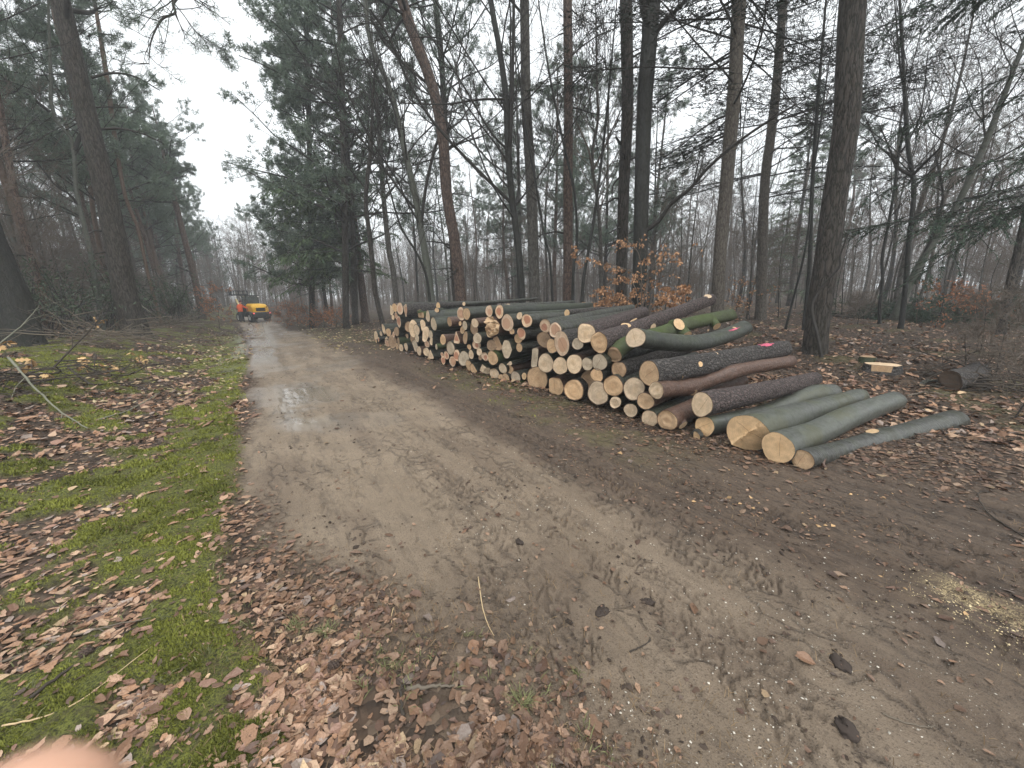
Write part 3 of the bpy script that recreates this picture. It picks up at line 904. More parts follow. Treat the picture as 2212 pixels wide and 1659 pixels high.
log_px(('B', 872, 602), 116, 'tan', 'pine', 'long purple-grey pine log with trimmed branch scars, sloping up on top of the pile', end=('B', 2120, 125), mids=(('B', 1270, 455, .33), ('B', 1700, 285, .66)), L=3.9, r1=.72, stubs=((.24, 75, .075, .0, 'orange'), (.36, 110, .06, .02, 'orange'), (.43, 350, .065, .03, 'pale'), (.97, 70, .07, .01, 'pale')))
log_px(('B', 1043, 737), 92, 'brown', 'moss', 'curved mossy green log with two sawn side branches, below the grey bent log', end=('B', 2330, 300), mids=(('B', 1200, 610, .12), ('B', 1560, 500, .40), ('B', 1850, 400, .65)), L=3.2, r1=1.0, stubs=((.64, 35, .10, .05, 'orange'), (.66, 330, .11, .14, 'tan'), (.9, 330, .07, .10, 'tan')), back=.12)
log_px(('B', 1278, 550), 112, 'pale', 'greyd', 'smooth grey-green bent log with a big pale round face on top of the near end', end=('B', 2480, 440), mids=(('B', 1620, 600, .25), ('B', 1960, 610, .52), ('B', 2280, 530, .8)), L=3.0, r1=1.0, paint=(.80, 50, .025, .1, 0), shape={'slant': (-.15, .05)}, stubs=((.83, 60, .035, .0, 'tan'),))

# --- the middle of the pile
log_px(('B', 390, 466), 82, 'pinkheart', 'birch', 'dull pink-hearted oval end with grey streaked bark, left of the squarish cracked top log', end=('B', 1250, 300), L=2.7, stubs=((.22, 90, .03, .0, 'orange'), (.36, 100, .03, .0, 'orange')))
log_px(('A', 2050, 420), 80, 'heart', 'birch', 'oval pink-hearted end below the long grey stems of the top row', end=('B', 1230, 235), L=2.8)
log_px(('A', 1845, 362), 74, 'heart', 'birch', 'red-hearted round end on the top row, right of a small pale one', L=2.7)
log_px(('A', 1765, 308), 43, 'pale', 'greyd', 'small pale end perched above the gap between two ringed top logs', L=2.6)
log_px(('A', 1630, 385), 97, 'pinkheart', 'dark', 'largest ringed end of the far half, pale rim round a pink-brown heart', L=2.7, shape={'slant': (0.1, 0)})
log_px(('A', 1543, 262), 74, 'heart', 'greyd', 'strongly red-hearted oval end on the top row', L=2.8)
log_px(('A', 1428, 256), 62, 'pinkheart', 'greyd', 'narrow oval end with pale rim, top row just left of the strongly red one', L=2.7)
log_px(('A', 1450, 432), 120, 'torn', 'red', 'log with a torn, splintered orange end', L=2.6, shape=torn)
log_px(('A', 1178, 286), 68, 'tan', 'greyd', 'thick grey-green smooth log showing its flank on the top row, orange-tan narrow face', L=2.6, yaw=-8)
log_px(('A', 1118, 286), 76, 'pinkheart', 'dark', 'tall oval end with wide brown heart, top row left of the smooth grey-green flank', L=2.6)
log_px(('A', 1272, 388), 52, 'pale', 'red', 'small pale oval end on a reddish stem, left of the torn end', L=2.4)
log_px(('A', 1260, 448), 70, 'brown', 'dark', 'brown end behind the small pale oval one left of the torn end', L=2.4, back=.2)
log_px(('A', 1160, 415), 52, 'greyw', 'dark', 'flat grey round end under the tall brown-hearted one', L=2.5)
log_px(('A', 1135, 462), 44, 'tan', 'dark', 'pale sliver of a log end below the flat grey round one', L=2.4, back=.2)
log_px(('A', 1108, 393), 26, 'tan', 'red', 'tiny ringed end beside the flat grey round one', L=2.3)
log_px(('A', 990, 376), 56, 'brown', 'red', 'narrow brown face on a dark red stem split along its top', L=2.5, yaw=-10)
log_px(('A', 815, 398), 72, 'greyw', 'greyd', 'whitish oval face on a thick smooth grey log, upper row', L=2.6, yaw=-8)
log_px(('A', 752, 312), 64, 'pale', 'greyd', 'slim pale face on a long smooth green-grey log near the top of the far half', L=2.7, yaw=-14)
log_px(('A', 1785, 506), 70, 'heart', 'dark', 'upright oval pink end on a long dark log in the middle rows', L=2.7, yaw=-5)
log_px(('A', 1752, 558), 58, 'tan', 'dark', 'tan end half covered by the upright oval pink one', L=2.5, back=.18)
log_px(('A', 1762, 660), 52, 'tan', 'dark', 'tan round end on a dark log, lowest of three stacked one above another', L=2.7, yaw=-5)
log_px(('A', 1680, 479), 36, 'tan', 'dark', 'tiny star-cracked end hanging below the largest ringed one', L=2.4)
log_px(('A', 1620, 676), 100, 'greyw', 'greyd', 'tall pale leaf-shaped end with a pointed foot', L=2.6, shape={'flats': ((205, .72), (335, .80), (25, .80), (155, .72))})
log_px(('A', 1530, 605), 92, 'brown', 'dark', 'split brown log with grooved face, left of the tall leaf-shaped end', L=2.4, shape=half(35, .35), back=.1)
log_px(('A', 1455, 635), 66, 'brown', 'dark', 'dull brown-grey end to the left of the split grooved log', L=2.4, back=.1)
log_px(('A', 1468, 776), 80, 'tan', 'moss', 'orange-tan oval end on a dark green-barked log in the lower rows', L=2.6)
log_px(('A', 1298, 556), 62, 'greyw', 'dark', 'pale greyish oval end right of the charred-looking dark one', L=2.5)
log_px(('A', 1290, 628), 54, 'heart', 'dark', 'reddish end showing below the pale greyish oval one', L=2.4, back=.15)
log_px(('A', 1165, 550), 76, 'brown', 'dark', 'blackish bark-covered end beside the red triangular split log', L=2.4, shape={'slant': (.5, .2)})
log_px(('A', 1065, 543), 84, 'heart', 'red', 'triangular split log with raw red wood', L=2.4, shape={'flats': ((160, .35), (35, .42), (270, .85))})
log_px(('A', 918, 572), 60, 'tan', 'red', 'brown-tan oval face on a purple-red stem, middle of the far half', L=2.5, yaw=-10)
log_px(('A', 782, 515), 48, 'greyw', 'dark', 'bare dark grey log showing a long smooth flank above the purple-red stem', L=2.4, yaw=-14)
log_px(('A', 793, 592), 45, 'pale', 'dark', 'pale split face below the bare dark grey log', L=2.4, shape=half(0, .4), yaw=-8)
log_px(('A', 845, 650), 32, 'greyw', 'moss', 'little whitish end on a thin green stem', L=2.4, yaw=-10)
log_px(('A', 1003, 667), 80, 'greyw', 'dark', 'tall narrow cream end above a pair of red-hearted ones', L=2.5)
log_px(('A', 1208, 652), 33, 'tan', 'dark', 'very small dark-centred end above the yellowish halved one', L=2.4)
log_px(('A', 1230, 736), 54, 'pale', 'dark', 'yellowish end halved by a dark middle line', L=2.5)
log_px(('A', 1320, 706), 40, 'pale', 'dark', 'small pale oval end with orange pith, lower rows', L=2.4)
log_px(('A', 1332, 768), 30, 'brown', 'dark', 'little shaded brown end beneath the one with orange pith', L=2.3, back=.1)
log_px(('A', 1382, 758), 52, 'heart', 'dark', 'small oval end with vivid red heart, left of the orange-tan oval', L=2.4)
log_px(('A', 1072, 746), 66, 'heart', 'dark', 'deep red-hearted oval end, biggest red one of the lower rows', L=2.5)
log_px(('A', 957, 746), 47, 'heart', 'dark', 'smaller red-hearted end left of the biggest red one', L=2.4)
log_px(('A', 922, 796), 52, 'heart', 'dark', 'lowest red-hearted end, on the ground left of the pinkish one', L=2.4)
log_px(('A', 908, 735), 26, 'heart', 'dark', 'sliver of a reddish end above the lowest red-hearted one', L=2.3, back=.12)
log_px(('A', 1025, 811), 60, 'pinkheart', 'dark', 'pinkish oval end on the ground under the biggest red-hearted one', L=2.5)
log_px(('A', 1150, 781), 82, 'greyw', 'dark', 'tall cream-white end right of the biggest red-hearted one', L=2.5)
log_px(('A', 1205, 856), 64, 'tan', 'dark', 'leaning tan-brown end at the foot of the cream-white one', L=2.5)
log_px(('A', 1257, 892), 56, 'tan', 'dark', 'tan half-round end on the ground with dark bark to its right', L=2.5, shape=half(35, .5))
log_px(('A', 1375, 902), 70, 'greyw', 'dark', 'whitish block-shaped end with a felling notch, on the ground', L=2.5, shape={'flats': ((60, .6), (150, .75), (240, .7), (330, .7)), 'cap': 'ridge'})
log_px(('A', 1485, 948), 67, 'pale', 'dark', 'pale oval end at ground level right of the notched block', L=2.5)
log_px(('A', 1580, 891), 60, 'greyw', 'dark', 'cream oval end one row up, left of the split yellow one', L=2.5)
log_px(('A', 1648, 838), 46, 'pale', 'dark', 'split yellow piece with a jagged upper edge', L=2.3, shape=wedge(200, 70, .3))
log_px(('A', 1662, 902), 50, 'tan', 'red', 'tan end under the split yellow piece', L=2.4, back=.1)
log_px(('A', 1560, 990), 44, 'tan', 'dark', 'small tan end at ground level, left one of a touching pair', L=2.4)
log_px(('A', 1613, 998), 54, 'tan', 'dark', 'tan end at ground level, right one of a touching pair', L=2.4)
log_px(('A', 1722, 990), 70, 'greyw', 'dark', 'cream oval end near the ground, left of a small bright orange one', L=2.5)
log_px(('A', 1816, 975), 38, 'orange', 'dark', 'small bright orange round end near the ground', L=2.3)
log_px(('A', 1748, 1055), 42, 'tan', 'moss', 'small tan end on a green-barked stem lying on the ground', L=2.4)
log_px(('A', 1833, 1060), 30, 'brown', 'dark', 'dim brown end below the small bright orange one', L=2.3, back=.08)
log_px(('A', 1930, 775), 112, 'greyw', 'red', 'flat pale slab of split wood standing between the rows, red bark on its edge', L=2.3, shape={'flats': ((180, .35), (0, .42))}, back=.2)

# --- the far end
log_px(('A', 345, 242), 58, 'pale', 'dark', 'bright split wedge at the top far corner of the pile', L=2.3, shape={'flats': ((180, .3), (40, .62))})
log_px(('A', 385, 218), 50, 'tan', 'red', 'dark red stem with a slim pale face, second on the far top corner', L=2.4, back=.1)
log_px(('A', 442, 228), 66, 'pinkheart', 'dark', 'pink oval end on the far top row, left of the wide dark-barked log', L=2.5)
log_px(('A', 508, 246), 74, 'pinkheart', 'plate', 'wide dark-barked log with a slim pink face on the far top row', L=2.5, yaw=-12)
log_px(('A', 675, 298), 62, 'tan', 'moss', 'forked greenish log end with two pale branch cuts near the far top', L=2.4, stubs=((.03, 100, .05, .02, 'pale'),), shape={'flats': ((90, .55), (270, .5))})
log_px(('A', 403, 311), 44, 'pinkheart', 'dark', 'small pink oval under the far top row', L=2.3)
log_px(('A', 366, 325), 28, 'pale', 'dark', 'tiny pale end under the bright split wedge', L=2.2)
log_px(('A', 430, 372), 62, 'heart', 'dark', 'narrow pinkish-red face on a big dark log of the far half', L=2.5, yaw=-10)
log_px(('A', 406, 482), 56, 'brown', 'dark', 'slim purplish face below the narrow pinkish-red one', L=2.5, yaw=-8)
log_px(('A', 540, 432), 62, 'brown', 'dark', 'dull purple-brown end left of the big yellow irregular one', L=2.4)
log_px(('A', 592, 452), 104, 'pale', 'dark', 'big yellow irregular end with a hollow notch, in the far half', L=2.5, shape={'flats': ((0, .75),)})
log_px(('A', 627, 462), 62, 'pale', 'dark', 'slim bright cream end against the big yellow irregular one', L=2.4)
log_px(('A', 690, 412), 62, 'pale', 'dark', 'drooping yellow end to the right of the hollow-notched one', L=2.4, shape={'flats': ((200, .5),)})
log_px(('A', 722, 515), 86, 'pale', 'dark', 'tall jagged yellow end on a dark log, below the drooping one', L=2.5, shape={'flats': ((180, .55), (330, .7))})
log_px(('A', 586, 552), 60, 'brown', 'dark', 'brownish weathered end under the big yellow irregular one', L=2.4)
log_px(('A', 631, 556), 46, 'greyw', 'dark', 'narrow cream end right of the brownish weathered one', L=2.4)
log_px(('A', 612, 640), 66, 'greyw', 'dark', 'long slanted grey-green end near the ground', L=2.4, shape={'flats': ((200, .55), (20, .6))})
log_px(('A', 456, 662), 46, 'pale', 'dark', 'clear pale round end on the ground of the far half', L=2.4)
log_px(('A', 509, 650), 44, 'pale', 'dark', 'slim white face beside the clear pale round one', L=2.5, yaw=-10)
log_px(('A', 425, 590), 46, 'brown', 'moss', 'mossy brown log lying askew over the clear pale round one', L=2.4, yaw=-14)
log_px(('A', 410, 645), 40, 'tan', 'dark', 'thin tan end left of the clear pale round one', L=2.3)
log_px(('A', 520, 520), 38, 'brown', 'dark', 'dark halved log with a leaf-shaped face', L=2.3, shape=half(90, .3))
log_px(('A', 360, 592), 78, 'brown', 'dark', 'tall yellow-brown end standing out at ground level near the far end', L=2.4)
log_px(('A', 372, 515), 34, 'pinkheart', 'red', 'little pinkish end above the tall yellow-brown one', L=2.3)
log_px(('A', 315, 490), 48, 'tan', 'dark', 'narrow orange-tan end in the far low stack', L=2.4)
log_px(('A', 290, 556), 36, 'pale', 'dark', 'bright slanting wedge in the far low stack', L=2.2, shape=half(120, .3))
log_px(('A', 302, 612), 46, 'pinkheart', 'dark', 'pinkish round end on the ground under the bright slanting wedge', L=2.3)
log_px(('A', 262, 456), 62, 'pale', 'dark', 'upright pale face on a thick dark log of the far low stack', L=2.4, yaw=-10)
log_px(('A', 233, 505), 28, 'pale', 'dark', 'tiny bright end in the far low stack', L=2.2)
log_px(('A', 206, 568), 25, 'heart', 'dark', 'small reddish end on a short dark log, lowest of the far low stack', L=2.3)
log_px(('A', 176, 525), 50, 'pale', 'dark', 'pale face at the very far end of the pile', L=2.3)
log_px(('A', 178, 582), 26, 'tan', 'dark', 'low tan end at the far foot of the pile', L=2.2)
log_px(('A', 655, 697), 54, 'pale', 'red', 'slim pale face on a dark red log at ground level', L=2.4, yaw=-10)
log_px(('A', 734, 706), 48, 'pale', 'dark', 'upright cream end at ground level right of the dark red log', L=2.4)
log_px(('A', 780, 735), 62, 'pale', 'dark', 'triangular splinter-edged cream end near the ground', L=2.4, shape={'flats': ((160, .4), (30, .5), (270, .8))})
log_px(('A', 763, 796), 38, 'tan', 'dark', 'narrow tan end on a dark grounded log, left of the lowest red-hearted one', L=2.4, yaw=-6)
log_px(('A', 742, 622), 38, 'pinkheart', 'red', 'pinkish chipped end above the upright cream one', L=2.3)
# poles lying behind the top row
log_px(('A', 865, 195), 34, 'orange', 'plate', 'dark grooved log on top with an orange knot at its near end', end=('A', 1500, 165), L=2.8, back=.9)
log_px(('A', 850, 246), 26, 'tan', 'greyd', 'thin grey-green pole on top of the far half', end=('A', 1150, 235), L=2.2, back=.5)
log_px(('A', 1150, 175), 22, 'pale', 'birch', 'pole with a long bright strip of stripped wood on the top', end=('A', 1960, 118), L=2.6, back=.8)
log_px(('A', 1640, 205), 34, 'greyw', 'birch', 'silvery grey stem lying lengthwise on the top', end=('B', 590, 160), L=2.8, back=.7)
log_px(('B', 20, 235), 36, 'tan', 'greyd', 'grey-green stem on top ending by a dark broken tip', end=('B', 640, 218), L=2.7, back=.9)
log_px(('B', 520, 275), 36, 'orange', 'plate', 'rough dark log on top with an orange cut stub, before the orange-leaved sapling', end=('B', 1250, 215), L=2.7, back=1.1)
log_px(('B', 470, 345), 34, 'tan', 'birch', 'grey streaked log behind the top row with small orange scars', end=('B', 1300, 260), L=2.7, back=.7)
# ------------------------------------------------------------------ trees
TB = {
    'grey': m_bark('grey_trunk_bark', (0.095, 0.088, 0.078), (0.165, 0.150, 0.132), (0.030, 0.026, 0.022), 5, 16, 0.02, 0.7, moss=0.12, axis='Z', rough=0.8),
    'dark': m_bark('dark_wet_trunk_bark', (0.014, 0.014, 0.013), (0.044, 0.042, 0.037), (0.006, 0.006, 0.005), 4, 14, 0.014, 0.5, moss=0.12, axis='Z', rough=0.7, wetspec=0.35),
    'brown': m_bark('furrowed_brown_bark', (0.050, 0.041, 0.035), (0.105, 0.088, 0.075), (0.016, 0.013, 0.010), 3.2, 19, 0.030, 0.95, moss=0.15, axis='Z', rough=0.8),
    'pine': m_bark('red_brown_pine_bark', (0.105, 0.070, 0.055), (0.195, 0.132, 0.102), (0.030, 0.020, 0.016), 5, 14, 0.02, 0.8, axis='Z', rough=0.8),
    'orange': m_bark('orange_upper_pine_bark', (0.115, 0.078, 0.055), (0.185, 0.128, 0.092), (0.07, 0.04, 0.03), 5, 12, 0.008, 0.4, axis='Z', rough=0.8),
    'beech': m_bark('smooth_green_grey_trunk', (0.080, 0.085, 0.070), (0.140, 0.145, 0.122), (0.03, 0.03, 0.025), 6, 8, 0.006, 0.15, moss=0.4, axis='Z', rough=0.7),
    'tan': m_bark('tan_scaly_bark', (0.105, 0.090, 0.074), (0.180, 0.157, 0.132), (0.045, 0.036, 0.030), 6, 18, 0.015, 0.7, moss=0.1, axis='Z', rough=0.85),
}
def m_twig(name, a, b_):
    b = NB(name)
    return b.fin(b.mix(b.noise(b.obj(), 3.0, 2), a, b_), 0.8, 0.2)
M_TWIG = m_twig('bare_twigs', (0.090, 0.074, 0.060), (0.180, 0.148, 0.122))
M_TWIGD = m_twig('dark_branches', (0.024, 0.022, 0.020), (0.055, 0.050, 0.045))
def m_leaf(name, a, b_, rough=0.6):
    b = NB(name)
    t = b.attr('tint')
    s = b.n('ShaderNodeSeparateColor'); b.set(s.inputs[0], t)
    c = b.mix(s.outputs[0], a, b_)
    return b.fin(c, rough, 0.25)
M_NEEDLE = m_leaf('pine_needles', (0.070, 0.108, 0.080), (0.185, 0.235, 0.168))
M_FIR = m_leaf('fir_sprays', (0.020, 0.044, 0.028), (0.070, 0.108, 0.066))
M_SPRUCE = m_leaf('spruce_sprays', (0.042, 0.080, 0.040), (0.150, 0.205, 0.100))
M_FIRD = m_leaf('dark_fir_sprays', (0.012, 0.020, 0.014), (0.035, 0.050, 0.034))
M_BEECHLEAF = m_leaf('withered_beech_leaves', (0.25, 0.120, 0.055), (0.56, 0.32, 0.175))
M_BEECHRED = m_leaf('rusty_beech_leaves', (0.24, 0.095, 0.045), (0.44, 0.205, 0.105))
M_RHODO = m_leaf('evergreen_leaves', (0.028, 0.046, 0.026), (0.095, 0.125, 0.075), 0.4)

def grow(start, dirs, length, rad, n, wander, tropism, g, taper=0.35):
    """B branches at once -> paths (B,n,3), radii (B,n)"""
    B = len(start)
    P = np.empty((B, n, 3)); P[:, 0] = start
    d = nrm(dirs)
    step = (np.asarray(length) / (n - 1))[:, None]
    for i in range(1, n):
        d = nrm(d + g.normal(0, wander, (B, 3)) + np.asarray(tropism))
        P[:, i] = P[:, i - 1] + d * step
    r = np.asarray(rad)[:, None] * np.linspace(1, taper, n)[None]
    return P, r

def spawn(P, r, per, t0, t1, ang, lenf, radf, g, lens=None, ang_sd=12, flat=None):
    """side shoots off every path"""
    B, n, _ = P.shape
    t = g.uniform(t0, t1, (B, per))
    f = t * (n - 1); i = np.minimum(f.astype(int), n - 2); w = (f - i)[..., None]
    bi = np.arange(B)[:, None]
    S = P[bi, i] * (1 - w) + P[bi, i + 1] * w
    T = nrm(P[bi, i + 1] - P[bi, i])
    rr = r[bi, i] * (1 - w[..., 0]) + r[bi, i + 1] * w[..., 0]
    rv = g.normal(0, 1, (B, per, 3))
    if flat is not None: rv[..., 2] *= flat
    perp = nrm(rv - (rv * T).sum(-1, keepdims=True) * T)
    if flat is not None:
        perp[..., 2] *= flat; perp = nrm(perp)
    a = np.radians(g.normal(ang, ang_sd, (B, per)))[..., None]
    D = T * np.cos(a) + perp * np.sin(a)
    tot = np.linalg.norm(P[:, -1] - P[:, 0], axis=-1)[:, None]
    Ln = tot * lenf * g.uniform(0.55, 1.2, (B, per)) * (1.15 - 0.6 * t)
    return S.reshape(-1, 3), D.reshape(-1, 3), Ln.ravel(), (rr * radf).ravel()

def trunk_mesh(path, rad, g, k=14, flare=0.35, rough=0.03, knots=0):
    n = len(path)
    th = np.arange(k) / k * 2 * PI
    T = nrm(np.gradient(path, axis=0))
    U = nrm(np.cross(T, np.array([0, 1.0, 0]))); W = np.cross(U, T) * -1
    hgt = path[:, 2] - path[0, 2]
    ph = g.uniform(0, 6, 3)
    fl = flare * np.exp(-np.maximum(hgt, -.2) / (rad[0] * 1.6))
    lob = 1 + fl[:, None] * (0.75 + 0.55 * np.sin(th * 3 + ph[0]) + 0.35 * np.sin(th * 5 + ph[1]))[None]
    q = np.stack([np.broadcast_to(np.cos(th) * 2, (n, k)), np.broadcast_to(np.sin(th) * 2, (n, k)), np.broadcast_to((hgt * 1.3)[:, None], (n, k))], -1)
    R_ = rad[:, None] * lob * (1 + rough * 2 * fbm(q, 3, int(g.integers(1000))))
    V = path[:, None] + R_[..., None] * (np.cos(th)[None, :, None] * U[:, None] + np.sin(th)[None, :, None] * W[:, None])
    return V.reshape(-1, 3), grid_faces(n, k, True)

def tufts(C, D, g, m, ln, w, spread, lo=0.0, hi=1.0, shade=None):
    """m needle-like faces round each centre C, along D"""
    N = len(C)
    rv = nrm(g.normal(0, 1, (N, m, 3)))
    d = nrm(D[:, None] * (1 - spread) + rv * spread + np.array([0, 0, .12]))
    l = ln * g.uniform(0.6, 1.15, (N, m, 1))
    s = nrm(np.cross(d, g.normal(0, 1, (N, m, 3))))
    c = C[:, None] + rv * ln * 0.18
    a = c + s * w * 0.5; b = c - s * w * 0.5; t = c + d * l
    V = np.stack([a, b, t], 2).reshape(-1, 3)
    tint = g.uniform(lo, hi, (N, 1, 1)) * 0.7 + g.uniform(0, .3, (N, m, 1))
    col = np.repeat(np.repeat(tint, 3, 2).reshape(-1, 1), 3, 1)
    F = np.arange(N * m * 3).reshape(-1, 3)
    return V, F, col

def leaves(C, g, size, droop=0.5, lo=0, hi=1, asp=0.55):
    """small pointed leaves (two faces each) at C"""
    N = len(C)
    d = nrm(g.normal(0, 1, (N, 3)) + np.array([0, 0, -droop]))
    s = nrm(np.cross(d, g.normal(0, 1, (N, 3))))
    l = size * g.uniform(0.7, 1.25, (N, 1))
    nn = np.cross(d, s)
    base = C; tip = C + d * l; mid = C + d * l * 0.5
    a = mid + s * l * asp * .5 + nn * l * .08; b = mid - s * l * asp * .5 + nn * l * .08
    V = np.stack([base, a, tip, b], 1).reshape(-1, 3)
    F = np.arange(N * 4).reshape(-1, 4)
    col = np.repeat(np.repeat(g.uniform(lo, hi, (N, 1)), 4, 0), 3, 1)
    return V, F, col

def bare_branches(mb, tp, tr, g, n1=16, t0=0.3, ang=50, len1=0.34, lv=3, up=0.10, per=(6, 5, 4), thin=1.0, fork=False, t1=0.98):
    """limbs and twigs of a leafless tree off trunk path tp"""
    P = tp[None]; r = tr[None]
    S, D, Ln, rd = spawn(P, r, n1, t0, t1, ang, len1, 0.30, g)
    P1, r1 = grow(S, D, Ln, rd, 7, 0.13, (0, 0, up), g, 0.4)
    v, q = tubes(P1, r1, 5); mb.add(v, quads=q)
    S, D, L2, rd = spawn(P1, r1, per[0], 0.2, 1.0, 42, 0.52, 0.55, g)
    P2, r2 = grow(S, D, L2, np.maximum(rd, .006 * thin), 6, 0.16, (0, 0, up * 1.2), g, 0.4)
    v, q = tubes(P2, r2, 4); mb.add(v, quads=q)
    tips = P2
    if lv >= 3:
        S, D, L3, rd = spawn(P2, r2, per[1], 0.2, 1.0, 40, 0.55, 0.6, g)
        P3, r3 = grow(S, D, np.maximum(L3, .18), np.maximum(rd, .0042 * thin), 4, 0.18, (0, 0, up), g, 0.5)
        v, q = tubes(P3, r3, 3); mb.add(v, quads=q); tips = P3
    if lv >= 4:
        S, D, L4, rd = spawn(P3, r3, per[2], 0.25, 1.0, 38, 0.6, 0.7, g)
        P4, r4 = grow(S, D, np.maximum(L4, .14), np.full(len(S), .0032 * thin), 3, 0.16, (0, 0, up), g, 0.6)
        v, q = tubes(P4, r4, 3); mb.add(v, quads=q); tips = P4
    return P1, P2, tips

def straight_trunk(h, r0, g, n=22, lean=0.02, wander=0.012, tip=0.25):
    z = np.linspace(0, 1, n) ** 1.15 * h
    p = np.zeros((n, 3)); p[:, 2] = z
    ph = g.uniform(0, 6, 4); a = g.normal(0, wander * h, 4)
    u = z / h
    p[:, 0] = a[0] * np.sin(u * 3 + ph[0]) + a[1] * .5 * np.sin(u * 7 + ph[1]); p[:, 1] = a[2] * np.sin(u * 3 + ph[2]) + a[3] * .5 * np.sin(u * 7 + ph[3])
    p[:, :2] -= p[0, :2]
    p[:, 0] += lean * z * math.cos(ph[0]); p[:, 1] += lean * z * math.sin(ph[0])
    p[0, 2] = -0.25
    return p, r0 * (1 - (1 - tip) * u)

def proto_bare(name, h, r0, seed, lv=4, n1=18, t0=0.25, bark='dark', ang=48, len1=0.36, up=.10, per=(6, 5, 3), thin=1.0):
    g = np.random.default_rng(seed)
    root = thing(name, None, None)
    p, r = straight_trunk(h, r0, g, lean=.04, wander=.022, tip=.12)
    mb = MB(); v, q = trunk_mesh(p, r, g, 8, .35); mb.add(v, quads=q); mb.build('trunk', TB[bark], root, color=False)
    mb = MB(); bare_branches(mb, p, r, g, n1, t0, ang, len1, lv, up, per, thin); mb.build('branches', M_TWIG if bark != 'dark' else M_TWIGD, root, color=False)
    return root

def pine_crown(fol, br, p, r, g, t0, n1, len1, dead=6, ang=72, m=13, nl=.13, w=.020, spread=.75, up=.10, per=(9, 5)):
    P = p[None]; rr = r[None]
    S, D, Ln, rd = spawn(P, rr, n1, t0, 0.99, ang, len1, 0.35, g)
    P1, r1 = grow(S, D, Ln, rd, 7, 0.13, (0, 0, up), g, 0.35)
    v, q = tubes(P1, r1, 4); br.add(v, quads=q)
    S, D, L2, rd = spawn(P1, r1, per[0], 0.35, 1.0, 45, 0.42, 0.5, g, flat=.6)
    P2, r2 = grow(S, D, np.maximum(L2, .25), np.maximum(rd, .006), 4, 0.2, (0, 0, up * 1.6), g, 0.5)
    v, q = tubes(P2, r2, 3); br.add(v, quads=q)
    S, D, L3, rd = spawn(P2, r2, per[1], 0.35, 1.0, 42, 0.45, 0.6, g)
    P3, r3 = grow(S, D, np.maximum(L3, .16), np.full(len(S), .004), 3, .15, (0, 0, .15), g)
    C = np.concatenate([P3[:, 1], P3[:, 2], P2[:, -1]]); D_ = np.concatenate([nrm(P3[:, 2] - P3[:, 0]), nrm(P3[:, 2] - P3[:, 0]), nrm(P2[:, -1] - P2[:, -2])])
    v, f, c = tufts(C, D_, g, m, nl, w, spread); fol.add(v, tris=f, col=c)
    if dead:
        S, D, Ln, rd = spawn(P, rr, dead, 0.18, t0 + .1, 78, len1 * .5, 0.22, g)
        Pd, rdd = grow(S, D, Ln, rd, 5, .16, (0, 0, -.04), g, .3)
        v, q = tubes(Pd, rdd, 4); br.add(v, quads=q)
        S, D, L2, rd = spawn(Pd, rdd, 4, .3, 1, 45, .4, .6, g)
        Pd, rdd = grow(S, D, L2, np.maximum(rd, .004), 4, .2, (0, 0, 0), g, .4)
        v, q = tubes(Pd, rdd, 3); br.add(v, quads=q)

def proto_pine(name, h, r0, seed, t0=.5, n1=26, len1=.22, bark='pine', **kw):
    g = np.random.default_rng(seed)
    root = thing(name, None, None)
    p, r = straight_trunk(h, r0, g, lean=.03, wander=.012, tip=.2)
    mb = MB(); v, q = trunk_mesh(p, r, g, 9, .3); mb.add(v, quads=q); mb.build('trunk', TB[bark], root, color=False)
    fol, br = MB(), MB()
    pine_crown(fol, br, p, r, g, t0, n1, len1, **kw)
    br.build('branches', M_TWIGD, root, color=False); fol.build('crown', M_NEEDLE, root, smooth=False)
    return root

